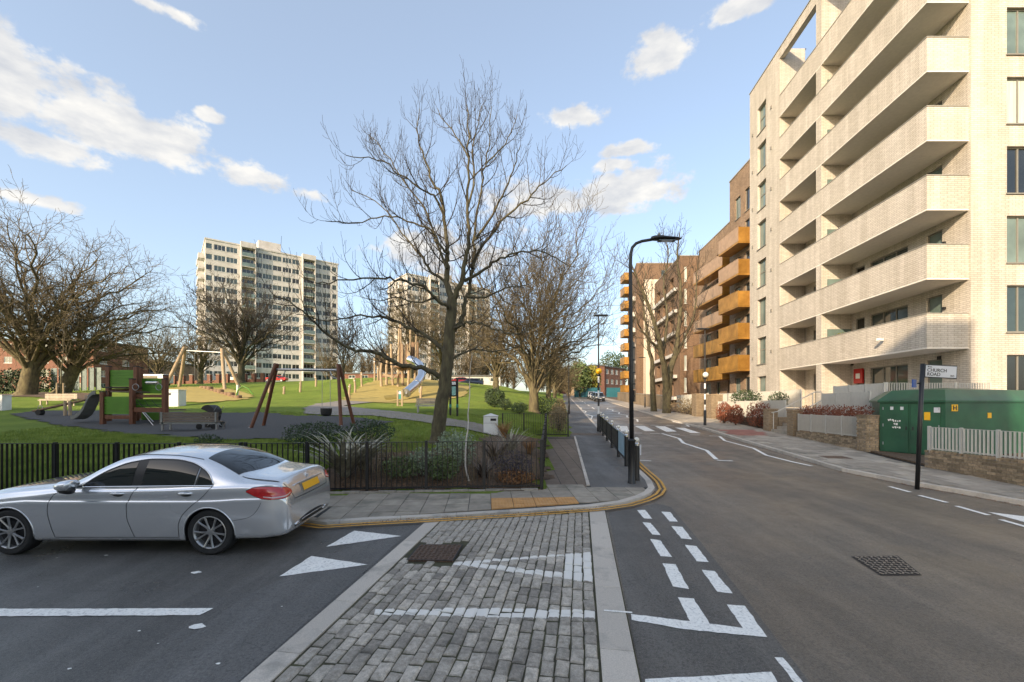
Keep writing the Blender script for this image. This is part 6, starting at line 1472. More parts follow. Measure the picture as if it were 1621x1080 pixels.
swing('s', 'dark stained timber swing frame with hanging bucket seat in the playground', (P(438,579,ys_), P(406,676,ys_)), (P(536,580,ys_), P(551,674,ys_)), 'wood_red', .068, .16, .55, ys_, [(.80, PZ(655,ys_), 'bucket')])
yf_ = 41; swing('s', 'tall swing frame of pale leaning logs on the far lawn', (P(293,551,yf_), P(272,613,yf_)), (P(352,554,yf_), P(368,615,yf_)), 'log', .15, .25, 1.0, yf_, [(.3, HG(PX(310,yf_),yf_)+.45, 'flat'), (.7, HG(PX(340,yf_),yf_)+.45, 'flat')])
# steel tube slide on the mound
sp = [(648,569,41.5),(656,572,41.2),(664,578,40.8),(668,588,40.2),(666,598,39.4),(659,608,38.4),(650,616,37.5),(643,622,36.9)]
tu = thing('tube_slide', 'shiny steel tube slide curling down the play mound', 'slide', on(PX(640,37), 37)); tp_ = [P(*q) for q in sp]; MB().tube(tp_, .40, 22, False).build('tube', M['chrome'], tu, 'all')
for i in (1, 3, 5, 7): p = tp_[i]; d = (tp_[min(i+1,7)]-tp_[i-1]).normalized(); MB().tube([p-d*.04, p+d*.04], .425, 22).build('joint_ring', M['steel'], tu, True)
q = MB(); ch = [P(643,624,36.9),P(636,629,36.4),P(626,632,35.9),P(612,633.5,35.6)]
for p in ch:
    for a in np.linspace(-math.pi, 0, 9): q.v.append(tuple(p+Vector((.1*math.cos(a), .38*math.cos(a), .36+.36*math.sin(a)))))
q.f = [(i*9+k, i*9+k+1, (i+1)*9+k+1, (i+1)*9+k) for i in range(3) for k in range(8)]; q.build('runout', M['chrome'], tu, 'all')
for i in (2, 4): p = tp_[i]; MB().tube([Vector((p.x,p.y,HG(p.x,p.y)-.1)), p-Vector((0,0,.35))], .06, 8).build('support', M['steel'], tu)
# log tower at the top
lt_ = thing('play_tower', 'rustic log play tower with plank walls on top of the mound', 'play tower', on(PX(638,44), 44)); rl = random.Random(3)
for (px, top, bot, y, ln) in ((622,545,603,44,-3),(630,520,603,43.5,2),(638,512,603,44.5,-4),(646,520,603,43.5,4),(656,530,600,44,3),(612,560,602,44,2),(604,575,603,43,0),(663,548,600,45,-2)):
    MB().tube([Vector((PX(px,y),y,HG(PX(px,y),y)-.1)), P(px+ln*.5,(top+bot)/2,y)+Vector((rl.uniform(-.1,.1),0,0)), P(px+ln,top,y)], [.14,.12,.10], 9).build('log', M['log'], lt_, True)
for k in range(9):
    px = 632+k*2.2; MB().obox(P(px,566,44.1), .13, .05, 2.6+rl.uniform(-.3,.3), 0, 0, rl.uniform(-.04,.04)).build('plank', M['log_dark'] if k % 2 else M['log'], lt_)
for k in range(8):
    px = 646+k*2.2; MB().obox(P(px,560,44.6), .13, .05, 2.2+rl.uniform(-.3,.3)).build('plank', M['log_dark'], lt_)
MB().box(PX(628,44),PX(662,44),42.8,45,PZ(583,44),PZ(581,44)).build('platform', M['log_dark'], lt_)
MB().bar(P(618,603,42.8), P(634,588,43.2), .35, .12).build('ramp', M['log'], lt_); MB().bar(P(606,593,42.6), P(622,597,42.8), .22, .22).build('lying_log', M['log'], lt_)
lab = {553:'nearest',562:'second',573:'third',598:'fourth'}
for i, (px, top, bot) in enumerate(((553,608,633),(561.7,599,622.5),(572.8,589,612.5),(597.8,579.6,603),(558,584,598),(593,567,603),(601,570,602),(666,611,634),(426,606,622),(475,604,621),(500,595,612),(449,612,624))):
    p = GP(px, bot, lo=25); o = thing('log_post', ['first log post at the foot of the olive mound, nearest the path','second log post up the olive mound','third log post up the olive mound','fourth log post, near the log tower','short post on the grassy crest left of the olive mound','tall post just left of the log tower','tall post directly beside the log tower','small post right of the tube slide','leftmost post on the sunlit grass bank','middle post on the sunlit grass bank','topmost post on the sunlit grass bank','low stub post at the foot of the grass bank'][i], 'post', p, 'log posts'); hz = (bot-top)/F*p.y
    MB().tube([p-Vector((0,0,.2)), p+Vector((rl.uniform(-.05,.05),0,hz*.5)), p+Vector((rl.uniform(-.08,.08),0,hz))], [.10,.095,.085], 9).build('log', M['log'], o, True); MB().tube([p+Vector((0,0,hz*.82)), p+Vector((0,0,hz*.86))], .105, 9).build('band', M['steel'], o)
# stepping logs
for k in range(11):
    p = GP(321+k*5.6, 614.5+k*1.7, lo=25); o = MB().lathe([(.26,-.15),(.26,.16+.08*(k % 3)),(.22,.19+.08*(k % 3))], p, 10).build('stepping_log', M['log_dark'], None, True); tag(o, ('uppermost','second','third','fourth','fifth','sixth','seventh','eighth','ninth','tenth','lowest')[k]+' stepping log from the top of the slanting row below the far swing', 'stepping log', 'stepping logs below the far swing')
# hoop frame by the far swing
hp = thing('spring_rocker', 'small green hooped play rocker with white post near the far swing', 'play rocker', GP(384,632, lo=25)); hb_ = GP(384,632, lo=25); MB().tube([hb_+Vector((-.55,0,0)), hb_+Vector((-.35,0,.7)), hb_+Vector((0,0,1.0)), hb_+Vector((.45,0,.8)), hb_+Vector((.8,0,.35))], .05, 8).build('hoop', M['green'], hp, True); MB().tube([hb_+Vector((-.45,.1,-.1)), hb_+Vector((-.45,.1,1.1))], .08, 10).build('post', M['white'], hp, True)

# bins, boards, boxes
def cabinet(name, label, cat, c, w, d, h, m, cap=True, group=None):
    t = thing(name, label, cat, c, group); MB().box(c.x-w/2,c.x+w/2,c.y-d/2,c.y+d/2,c.z-.05,c.z+h).build('body', M[m], t, bevel=.015)
    if cap: MB().box(c.x-w/2-.03,c.x+w/2+.03,c.y-d/2-.03,c.y+d/2+.03,c.z+h+.002,c.z+h+.05).build('lid', M[m], t, bevel=.01)
    return t
c = on(PX(278.5,28.8), 28.8); t = cabinet('litter_bin', 'square white litter bin on the lawn right of the climbing frame', 'bin', c, .85, .7, 1.05, 'white'); MB().box(c.x-.3,c.x-.05,c.y-.357,c.y-.352,c.z+.72,c.z+.86).build('sticker', M['black_matt'], t); MB().box(c.x-.42,c.x+.42,c.y-.354,c.y-.351,c.z+.9,c.z+.915).build('door_gap', M['black_matt'], t)
c = on(PX(3,26), 26); cabinet('utility_cabinet', 'white cabinet cut by the left picture edge', 'cabinet', c, .62, .5, .85, 'white')
c = on(PX(777,18.6), 18.6); t = thing('litter_bin', 'white hooded litter bin with a dark slot, beside the planting bed', 'bin', c); MB().box(c.x-.3,c.x+.3,c.y-.3,c.y+.3,c.z-.05,c.z+.80).build('body', M['white'], t, bevel=.02)
MB().add([tuple(c+Vector(v)) for v in ((-.33,-.33,.802),(.33,-.33,.802),(.33,.33,.802),(-.33,.33,.802),(0,0,.92))], [(0,3,2,1),(0,1,4),(1,2,4),(2,3,4),(3,0,4)]).build('roof', M['white'], t); MB().box(c.x+.0,c.x+.24,c.y-.315,c.y-.302,c.z+.60,c.z+.70).build('slot', M['black_matt'], t); MB().box(c.x-.3,c.x+.3,c.y-.306,c.y-.3025,c.z+.5,c.z+.508).build('door_gap', M['black_matt'], t)
yb = 22.6; c = on(PX(718,yb), yb); t = thing('notice_board', 'green park notice board on two black posts behind the main tree', 'notice board', c)
M['teal_sign'] = mat('teal_sign', (.02,.20,.17), .5, var=.1); M['poster'] = mat('pale_notice', (.22,.42,.38), .6, var=.15, scale=9)
for px in (713, 724): MB().box(PX(px,yb)-.05,PX(px,yb)+.05,yb-.05,yb+.05,c.z-.1,PZ(601,yb)).build('post', M['black'], t); MB().box(PX(px,yb)-.055,PX(px,yb)+.055,yb-.055,yb+.055,PZ(645,yb),PZ(640,yb)).build('post_band', M['teal_sign'], t)
MB().box(PX(713,yb)+.055,PX(724,yb)-.055,yb-.03,yb+.03,PZ(628,yb),PZ(603,yb)).build('case', M['black'], t); MB().box(PX(714.5,yb)+.03,PX(722.5,yb)-.03,yb-.038,yb-.033,PZ(626,yb),PZ(612,yb)).build('notice', M['poster'], t); MB().box(PX(714.5,yb)+.03,PX(722.5,yb)-.03,yb-.038,yb-.033,PZ(609,yb),PZ(604.5,yb)).build('header', M['white'], t)
yb = 29.5; c = on(PX(633,yb), yb); t = thing('park_sign', 'small slim sign on two timber posts by the path, left of the main tree', 'sign', c)
for px in (629.5, 636.5): MB().box(PX(px,yb)-.05,PX(px,yb)+.05,yb-.05,yb+.05,c.z-.1,PZ(618,yb)).build('post', M['log'], t)
MB().box(PX(629.5,yb)+.055,PX(636.5,yb)-.055,yb-.02,yb+.02,PZ(632,yb),PZ(618.5,yb)).build('panel', M['teal_sign'], t); MB().box(PX(629.5,yb)+.055,PX(636.5,yb)-.055,yb-.02,yb+.02,PZ(644,yb),PZ(642,yb)).build('cross_bar', M['log'], t); MB().box(PX(631,yb),PX(635,yb),yb-.026,yb-.021,PZ(624,yb),PZ(620,yb)).build('notice', M['white'], t)
# staked young tree
yt = 31; c = on(PX(97,yt), yt); gy_ = Grow(9, .012, trop=.08, wig=.25, dens=(2.2,2,1.5), lens=(.4,.45,.5), maxl=2); o_, r_ = gy_.limb([c]+[P(x,y,yt) for x, y in ((97,600),(98,575),(100,560),(100,530))], .05, .015, 8, 4, .02); gy_.spawn(o_, r_, 1, .35, 1, .2); gy_.finish('young_tree', 'slim young staked tree behind the pale bench', c, 'bark_pale', 'twig_pale')
for px, lab_ in ((90,'left stake of the slim young tree'),(100.5,'right stake of the slim young tree')):
    p = on(PX(px,yt-.2), yt-.2); o = thing('tree_stake', lab_+' behind the pale bench', 'stake', p, 'tree stakes'); MB().tube([p-Vector((0,0,.1)), p+Vector((0,0,1.25))], .05, 8).build('stake', M['log'], o); MB().obox(p+Vector((.1,0,1.0)), .2, .03, .06).build('tie', M['black_matt'], o)
# far boundary: cladding fence, dark hedge, brick wall with piers
ya = 47; cf = thing('metal_fence', 'grey-green ribbed metal fence behind the left-hand trees', 'fence', on(PX(125,ya), ya))
pm_ = MB().box(-.28,.28,-.02,.02,-.3,2.6); pm_.box(-.3,-.22,-.06,-.021,-.3,2.6); pmm = pm_.mesh('panel'); pmm.materials.append(M['corr'])
x0, x1 = PX(86,ya), PX(168,ya+2)
for k in range(int((x1-x0)/.62)+1):
    x = x0+k*.62; o = link('panel', pmm, None, cf); o.location = Vector((x, ya+1.2*k*.62/(x1-x0), HG(x,ya)))-WL[cf]
hd = thing('dark_hedge', 'tall dark hedge behind the huge leaning tree on the left', 'hedge', on(PX(30,46), 46)); b = MB(); rh = random.Random(8)
for k in range(11): x = PX(-70,46)+k*.95; leafball(b, (x,46+rh.uniform(-.3,.3),HG(x,46)+1.3), .9, .8, 1.5, 420, .12, rh, .6)
b.build('foliage', M['leaf_dark'], hd); q = MB()
for k in range(10): x = PX(-65,46)+k*.95; p = on(x,46); stems(q, p, p+Vector((0,0,1.4)), 2, rh, .03, .4)
q.build('stems', M['twig'], hd)
pw = thing('boundary_wall', 'low park boundary wall with brick piers in front of the white tower', 'wall', on(PX(330,74), 74))
for k in range(12):
    px = 262+k*14; x = PX(px,74); z = HG(x,74); MB().box(x-.28,x+.28,73.7,74.3,z-.3,z+1.5).build('pier', M['brick_red'], pw); MB().box(x-.32,x+.32,73.66,74.34,z+1.502,z+1.6).build('pier_cap', M['trim'], pw)
    if k < 11: x2 = PX(px+14,74); MB().box(x+.285,x2-.285,73.95,74.05,z-.3,z+.55).build('wall_panel', M['brick_red'], pw)
# van roof beyond
vn = thing('white_van', 'white van roof showing above the climbing frame', 'van', on(PX(246,60), 60)); vz = HG(PX(246,60),60); vx = PX(246,60)
MB().box(vx-1.6,vx+1.9,59.1,60.9,vz+.4,PZ(593,60)).build('body', M['white'], vn, bevel=.15); MB().box(vx-1.3,vx+1.0,59.05,59.09,PZ(600,60),PZ(596,60)).build('window', M['car_glass'], vn)
for x in (vx-.9, vx+1.2):
    for y in (59.2, 60.6): MB().tube([(x,y-.1,vz+.35),(x,y+.1,vz+.35)], .35, 16).build('wheel', M['tyre'], vn)
# far masses of bare trees along the horizon
def far_trees(name, label, x0, x1, y, h, n, seed, m='twig_pale', rb=.05):
    rr_ = random.Random(seed); b = MB()
    for _ in range(n):
        x = rr_.uniform(x0, x1); yy = y+rr_.uniform(-6, 6); z = HG(x, yy); hh = h*rr_.uniform(.55, 1.0)
        for j in range(22):
            a = rr_.uniform(0, 6.28); e = Vector((x+math.cos(a)*hh*.45*rr_.random(), yy+math.sin(a)*hh*.4*rr_.random(), z+hh*rr_.uniform(.3, 1.0))); s = Vector((x, yy, z+hh*rr_.uniform(.05,.35))); m_ = (s+e)/2+Vector((rr_.gauss(0,.4), 0, rr_.gauss(0,.3))); b.tube([s, m_, e], [rb*1.6, rb, rb*.5], 3, False)
            for q in range(4): t_ = rr_.random(); p = s.lerp(e, .4+.6*t_); d = Vector((rr_.gauss(0,1), rr_.gauss(0,1), rr_.uniform(.1,1.6))).normalized()*hh*rr_.uniform(.08,.2); b.tube([p, p+d*.6+Vector((0,0,.05)), p+d], [rb*.7, rb*.55, rb*.4], 3, False)
    return tag(b.build(name, M[m], None, kind='stuff'), label, 'trees')
far_trees('distant_trees', 'distant bare trees behind the left flats', PX(-120,120), PX(330,120), 125, 11, 60, 3)
far_trees('distant_trees', 'distant bare trees between the towers and the street', PX(520,110), PX(900,110), 112, 13, 75, 4)
far_trees('distant_trees', 'brown bare trees at the end of the street', PX(850,165), PX(990,165), 168, 15, 22, 5, rb=.08)
# evergreens at the street's end
for px, y, h, r, m, lab_ in ((885,125,8,3,'hedge_brown','brown leafy tree at the far left of the street end'),(918,118,10,3.2,'leaf_green','green tree before the far flats, left of the beacon'),(937,120,9,2.6,'leaf_yellow','yellow-green tree just behind the yellow beacon globe'),(965,170,17,4,'leaf_dark','dark conifer rising behind the far red flats'),(982,165,16,3,'leaf_dark','second dark evergreen behind the far red flats')):
    p = on(PX(px,y), y); t = thing('leafy_tree', lab_, 'tree', p, 'leafy trees at the street end'); b = MB(); leafball(b, p+Vector((0,0,h*.6)), r, r, h*.45, 1500, .38, rh, .3); b.build('crown', M[m], t); MB().tube([p-Vector((0,0,.3)), p+Vector((0,0,h*.5))], [.25,.12], 8).build('trunk', M['bark'], t)
# ------------------------------------------------------------------ street furniture
def text_mesh(txt, size, align='LEFT'):
    cu = bpy.data.curves.new('lettering', 'FONT'); cu.body = txt; cu.size = size; cu.align_x = align; cu.extrude = .0015; cu.offset = size*.012
    ob = bpy.data.objects.new('lettering', cu); col.objects.link(ob); dg = bpy.context.evaluated_depsgraph_get(); me = bpy.data.meshes.new_from_object(ob.evaluated_get(dg)); bpy.data.objects.remove(ob); bpy.data.curves.remove(cu); return me
def lettering(txt, size, parent, m, loc, rot):
    me = text_mesh(txt, size); o = link('lettering', me, M[m], parent); o.location = Vector(loc)-WL[parent]; o.rotation_euler = rot; return o
M['yellow_sign'] = mat('yellow_sign', (.75,.42,.01), .45, var=.05); M['blue_sign'] = mat('blue_sign', (.02,.09,.35), .45, var=.1); M['sign_white'] = mat('sign_white', (.55,.57,.60), .45, var=.04)
M['sign_back'] = mat('sign_back_grey', (.10,.115,.12), .5, .3, var=.1); M['banner'] = mat('pale_blue_banner', (.26,.38,.45), .6, var=.2, scale=5)
M['globe_yellow'] = mat('amber_globe', (.85,.42,.01), .35, var=.05); M['globe_white'] = mat('opal_globe', (.75,.72,.62), .3, var=.04)
# near lamp column
lb = G(1000,765,.06); lamp = thing('street_lamp', 'tall black street lamp with curved arm on the corner footway', 'street lamp', lb, 'street lamps'); Yl = lb.y
hc = PZ(697,Yl)-lb.z
MB().lathe([(.10,-.1),(.10,.03),(.086,.05),(.086,hc-.04),(.10,hc-.02),(.10,hc),(.06,hc+.04)], lb, 18).build('base', M['black'], lamp, True)
pts = [lb+Vector((0,0,hc))] + [P(x,y,Yl) for x, y in ((999,600),(998.5,500),(998,420),(998.5,402),(1001,392),(1007,385.5),(1016,382),(1034,379))]
MB().tube(pts, [.055,.052,.048,.042,.04,.038,.037,.036,.036], 14).build('column', M['black'], lamp, 'all')
hd = MB(); prof = [(1031,378.5,.055,.06),(1036,378,.105,.075),(1046,378,.13,.075),(1060,378.5,.13,.05),(1071,378.5,.115,.032),(1077.5,378.5,.06,.016)]
for (x, y, hw, hh) in prof:
    c = P(x, y, Yl)
    for a in np.linspace(0, 2*math.pi, 14, endpoint=False): hd.v.append((c.x, c.y+hw*math.cos(a), c.z+hh*math.sin(a)*(1 if math.sin(a) > 0 else .55)))
hd.f = [(i*14+k, i*14+(k+1) % 14, (i+1)*14+(k+1) % 14, (i+1)*14+k) for i in range(len(prof)-1) for k in range(14)]+[tuple(range(13,-1,-1)), tuple(5*14+k for k in range(14))]
hd.build('lamp_head', M['black'], lamp, True); MB().lathe([(.035,0),(.035,.05),(.02,.06)], P(1043,373.5,Yl), 10).build('photocell', M['frame_grey'], lamp)
c = P(1055,381.5,Yl); MB().obox(c-Vector((0,0,.0)), .42, .17, .012).build('lens', M['glass'], lamp)
sg = thing('road_sign', 'tall grey-backed road sign fixed to the near lamp column, seen almost edge-on', 'sign', P(1003.5,617,Yl)); MB().obox(P(1003.5,578,Yl)+Vector((.02,.12,0)), .025, .34, 1.18, -.42).build('plate', M['sign_back'], sg)
for y in (550, 570, 590, 608): MB().obox(P(1001,y,Yl)+Vector((.02,.03,0)), .1, .1, .03).build('clamp', M['black'], sg)
s2 = thing('road_sign', 'small dark sign box below the grey-backed sign on the lamp column', 'sign', P(1003.5,637,Yl)); MB().obox(P(1004,627,Yl)+Vector((.01,.06,0)), .05, .22, .28, -.42).build('plate', M['black'], s2); MB().obox(P(1000.5,627,Yl)+Vector((.02,.0,0)), .09, .09, .03).build('clamp', M['black'], s2)
# bollard and guard rail
def bollard_parts(t, p, h, r=.072):
    MB().lathe([(r*1.05,-.1),(r*1.05,.03),(r,.05),(r,h-.22)], p, 16).build('shaft', M['black'], t, True); MB().lathe([(r*1.08,h-.218),(r*1.08,h-.17),(r*.75,h-.15),(r*.6,h-.135)], p, 16).build('collar', M['chrome'], t, True)
    MB().lathe([(.001,h-.14)]+[(r*.95*math.sin(a), h-.07-r*.95*math.cos(a)) for a in np.linspace(.3, 3.1, 9)], p, 14).build('ball', M['globe_white'], t, True)
bp_ = G(1007.8,760.5,.06); t = thing('bollard', 'single black bollard with pale ball top right beside the lamp column', 'bollard', bp_); bollard_parts(t, bp_, 1.1)
posts = [G(x,y,.06) for x, y in ((991.5,738),(979.3,723.5),(968.8,709),(961,698),(955,690),(950.7,684.5))]
gr = thing('guard_rail', 'row of black ball-topped guard rail posts along the kerb', 'guard rail', posts[0])
for i, p in enumerate(posts): bollard_parts(gr, p, 1.1, .06)
for i in range(len(posts)-1):
    a, b = posts[i], posts[i+1]; d = (b-a).normalized()
    for z in (.18, .86): MB().bar(a+Vector((0,0,z))+d*.07, b+Vector((0,0,z))-d*.07, .035, .035).build('rail', M['black'], gr)
    n = max(4, int((b-a).length/.13)); me = MB().box(-.008,.008,-.008,.008,.19,.85).mesh('bar'); me.materials.append(M['black'])
    for k in range(1, n): o = link('bar', me, None, gr); o.location = a.lerp(b, k/n)-WL[gr]
a, b = posts[0], posts[1]; bn = thing('banner', 'pale blue banner tied to the first bay of the guard rail', 'banner', a.lerp(b,.5)); dd = (b-a).normalized(); nn = Vector((-dd.y,dd.x,0))*.03
MB().add([a+dd*.14+nn+Vector((0,0,.25)), b-dd*.14+nn+Vector((0,0,.25)), b-dd*.14+nn+Vector((0,0,.92)), a+dd*.14+nn+Vector((0,0,.92))], [(0,1,2,3)]).build('sheet', M['banner'], bn); MB().bar(a+dd*.14+nn+Vector((0,0,.93)), b-dd*.14+nn+Vector((0,0,.93)), .012).build('hem', M['sign_white'], bn)
wl = thing('road_sign', 'small white marker sign at the kerb edge behind the bollard', 'sign', G(1012,733)); c = G(1012,733); MB().tube([c-Vector((0,0,.1)), c+Vector((0,0,.5))], .02, 8).build('post', M['steel'], wl); MB().obox(c+Vector((0,0,.42)), .12, .02, .34).build('plate', M['sign_white'], wl)
# belisha beacons
def beacon(label, base, globe_py, top_py, m, arm, bands):
    t = thing('crossing_beacon', label, 'beacon', base, 'beacons of the zebra crossing'); y = base.y; gzz = PZ(globe_py, y)
    MB().lathe([(.085,-.1),(.085,.9),(.06,.95)], base, 14).build('base', M['black'], t, True); z = base.z+.95; hh = (gzz-.2-z)/bands
    for k in range(bands): MB().tube([(base.x,y,z+k*hh),(base.x,y,z+(k+1)*hh)], .052, 12).build('band', M['white'] if k % 2 == 0 else M['black'], t, True)
    MB().lathe([(.09,-.26),(.11,-.2),(.10,-.16)], (base.x,y,gzz), 14).build('globe_collar', M['black'], t); MB().lathe([(.001,-.17)]+[(.17*math.sin(a), -.17*math.cos(a)) for a in np.linspace(.4,3.1,10)], (base.x-.0,y-.08,gzz), 16).build('globe', M[m], t, 'all')
    zt = PZ(top_py, y); MB().tube([(base.x,y,gzz-.2),(base.x,y,zt)], [.045,.035], 10).build('column', M['black'], t, True); MB().obox((base.x+arm*.35,y-.1,zt+.03), .75, .2, .09).build('lamp_head', M['black'], t, bevel=.03)
    return t
beacon('black and white striped beacon with yellow globe at the left end of the crossing', G(947.5,683,.06), 588, 501, 'globe_yellow', .3, 5)
beacon('striped beacon with white globe on the right pavement at the crossing', G(1116,673.5,.1), 593.5, 522, 'globe_white', -.5, 6)
p = G(900.5,655.5,.06); t = thing('street_lamp', 'slim black street lamp farther along the left footway', 'street lamp', p, 'street lamps'); MB().lathe([(.10,-.1),(.09,1.2),(.05,1.3)], p, 12).build('base', M['black'], t, True); MB().tube([p+Vector((0,0,1.3)), Vector((p.x,p.y,PZ(569,p.y)))], [.05,.04], 10).build('column', M['black'], t); MB().obox((p.x+.3,p.y,PZ(568.5,p.y)), .8, .2, .08).build('lamp_head', M['black'], t, bevel=.02)
p = Vector((PX(1021,52),52,SL*52+.1)); t = thing('street_lamp', 'slim lamp column on the far right pavement, left of the forked tree', 'street lamp', p, 'street lamps'); MB().lathe([(.09,-.1),(.09,1.2),(.05,1.3)], p, 12).build('base', M['black'], t, True); MB().tube([p+Vector((0,0,1.3)), p+Vector((0,0,6.0))], [.05,.04], 10).build('column', M['black'], t); MB().obox(p+Vector((-.35,0,6.04)), .8, .2, .08).build('lamp_head', M['black'], t, bevel=.02)

# street name sign
b0 = G(1451.7,768,.1); tp0 = P(1460.6,576,b0.y); sn = thing('street_name_sign', 'black post carrying the white CHURCH ROAD street name plate', 'sign', b0)
MB().tube([b0-Vector((0,0,.15)), b0.lerp(tp0,.5), tp0], .045, 14).build('post', M['black'], sn, 'all')
ax = (P(1512.5,579.8,b0.y)-P(1462.5,577.3,b0.y)); Ls = ax.length; tilt = math.atan2(-ax.z, ax.x); ry = tilt; c = P(1487.6,588.6,b0.y)+Vector((.0,-.03,0))
rot = Matrix.Rotation(ry, 4, 'Y')
def splate(nm, cx, cz, w, h, y, th, m): q = MB().box(-w/2+cx, w/2+cx, y-th/2, y+th/2, -h/2+cz, h/2+cz); q.xf(Matrix.Translation(c) @ rot); return q.build(nm, M[m], sn, bevel=.004)
splate('plate_frame', 0, 0, Ls+.02, .315, .012, .022, 'black'); splate('plate', 0, 0, Ls-.02, .272, -.003, .006, 'sign_white')
def stext(txt, size, x, z): lettering(txt, size, sn, 'black', (Matrix.Translation(c) @ rot) @ Vector((x, -.0085, z)), (Matrix.Rotation(ry,3,'Y') @ Matrix.Rotation(math.pi/2,3,'X')).to_euler())
stext('Brent', .045, -Ls/2+.05, .088); stext('CHURCH', .112, -Ls/2+.04, -.012); stext('ROAD', .112, -Ls/2+.04, -.108); stext('W3', .062, Ls/2-.16, -.115)
bs_ = thing('road_sign', 'small blue sign on the back of the street name post', 'sign', P(1451,614,b0.y)); MB().obox(P(1451,607,b0.y)+Vector((.0,.06,0)), .21, .02, .19, .5).build('plate', M['blue_sign'], bs_); MB().obox(P(1458.5,607,b0.y)+Vector((0,.02,0)), .09, .09, .03).build('clamp', M['black'], bs_)

# ------------------------------------------------------------------ right-hand frontage
fill = [(12.3,6.4),(12.34,10.2),(12.38,12.7),(12.7,14.5),(13.15,16),(13.78,20.6),(14.45,23.7),(15.6,33),(16.1,43),(19.2,70),(28.2,150),(90,150),(90,6.4)]
MB().prism(fill, zp(-.3), zp(.13)).build('frontage', M['soil'], kind='structure')
MB().prism([(13.3,16.05),(13.95,20.9),(15.0,20.9),(14.2,17.4)], .4, 1.25).build('planter_bed', M['soil'], kind='structure')
MB().prism([(14.6,24.0),(15.6,33),(16.4,33),(15.6,24)], .4, 1.55).build('planter_bed', M['soil'], kind='structure')
MB().prism([(14.5,17.45),(15.0,20.4),(15.3,20.4),(16.6,25),(17.2,36),(22,36),(19.6,18.5),(22,18.5),(22,17.5)], .4, 2.14).build('terrace', M['brick_pale'], kind='structure')
M['brickw'] = mat('weathered_brick', (.27,.20,.125), .9, var=.3, scale=18, rand=.38, c2=(.36,.275,.18), bmp=.5, bscale=70, dirt=((.11,.10,.06), 2, .6))
M['mortar_p'] = mat('pale_mortar', (.21,.18,.14), .95, var=.2)
brick_me = MB().cbox(-.107,.107,-.01,.012,-.0325,.0325,.004).mesh('brick'); brick_me.materials.append(M['brickw'])
def brick_wall(name, label, a, b, zb, zt, th, tex_cap=True, cat='wall', lim=300):
    """core wall with separate bricks on the side left of a->b, stepped to the sloping pavement"""
    a, b = Vector((*a,0)), Vector((*b,0)); d = b-a; L = d.length; d /= L; n = Vector((-d.y,d.x,0)); ang = math.atan2(d.y,d.x); t = thing(name, label, cat, (a.x,a.y,zb(a.x,a.y)))
    MB().prism([(a+n*.0)[:2], (b+n*.0)[:2], (b-n*th)[:2], (a-n*th)[:2]], lambda x, y: zb(x,y)-.1, zt).build('core', M['mortar_p'], t)
    k = 0; z = zt-.04
    while z > -.2:
        off = .112 if k % 2 else 0; u = -off+.112
        while u < L+.05:
            p = a+d*u; zz = zb(p.x, p.y)
            if z > zz-.03 and .02 < u < L-.02:
                o = link('brick', brick_me, None, t); o.location = Vector((p.x+n.x*.004, p.y+n.y*.004, z))-WL[t]; o.rotation_euler = (0,0,ang+math.pi)
                w0 = min(u+.107, L)-max(u-.107, 0); 
                if w0 < .2: o.scale = (w0/.214,1,1); o.location += d*((max(u-.107,0)+min(u+.107,L))/2-u)
            u += .224
        z -= .075; k += 1
    # coping of bricks on edge
    u = .04
    while u < L: p = a+d*u; MB().obox((p.x-n.x*th/2,p.y-n.y*th/2,zt+.034), .068, th+.02, .064, ang).build('coping_brick', M['brickw'], t); u += .079 if L < 3.2 else .159
    return t
gpv = lambda x, y: SL*y+.1
nw = brick_wall('garden_wall', 'low yellowish brick wall under pale railings at the right edge', (12.1,9.4), (12.16,12.65), gpv, .99, .22)
strip_fence('wall_railing', 'pale flat-bar railing on the low wall at the right edge, before the green cabin', (12.2,7.2), (12.24,12.6), h=.70, spacing=.098, post=.93, m='greywhite', zf=lambda x, y: 1.03, foot=.05, bw=.012, bd=.055, topw=.02)
MB().prism([(12.1,5.0),(12.1,9.38),(12.32,9.38),(12.32,5.0)], .2, 1.03).build('wall_end', M['brick_yellow'], nw)
wm_ = brick_wall('garden_wall', 'low brick wall with pale railing between the step pier and the big pier', (12.95,16.1), (13.56,20.5), gpv, 1.08, .22)
strip_fence('wall_railing', 'pale flat-bar railing on the middle wall in front of the russet hedge', (13.07,16.1), (13.68,20.5), h=.80, spacing=.098, post=1.1, m='greywhite', zf=lambda x, y: 1.12, foot=.05, bw=.012, bd=.055, topw=.02)
def pier(label, x, y, w, zt, bricks=False):
    z0 = gpv(x,y); t = thing('brick_pier', label, 'pier', (x,y,z0), 'brick piers'); MB().box(x-w/2+.012,x+w/2-.012,y-w/2+.012,y+w/2-.012,z0-.15,zt).build('core', M['mortar_p'] if bricks else M['brick_yellow'], t)
    if bricks:
        k = 0; z = zt-.035
        while z > z0-.03:
            for f in range(4):
                a_ = f*math.pi/2; dx, dy = math.cos(a_), math.sin(a_)
                for u in ((-.11,.11) if k % 2 else (-.185,.0,.185)):
                    s_ = 1.0 if k % 2 else (.5 if u else .75)
                    if abs(u) < w/2: o = link('brick', brick_me, None, t); o.location = Vector((dx*u-dy*(-w/2+.012), dy*u+dx*(-w/2+.012), z-z0)); o.rotation_euler = (0,0,a_); o.scale = (s_*.98,1,1)
            z -= .075; k += 1
    MB().box(x-w/2-.015,x+w/2+.015,y-w/2-.015,y+w/2+.015,zt+.002,zt+.06).build('cap', M['brickw'], t); return t
pier('biggest brick pier, left of the green cabin', 13.10, 15.82, .45, 1.95, True)
pier('brick pier right of the steps', 13.80, 20.95, .5, 2.08); pier('brick pier left of the steps', 14.02, 23.3, .52, 2.1)
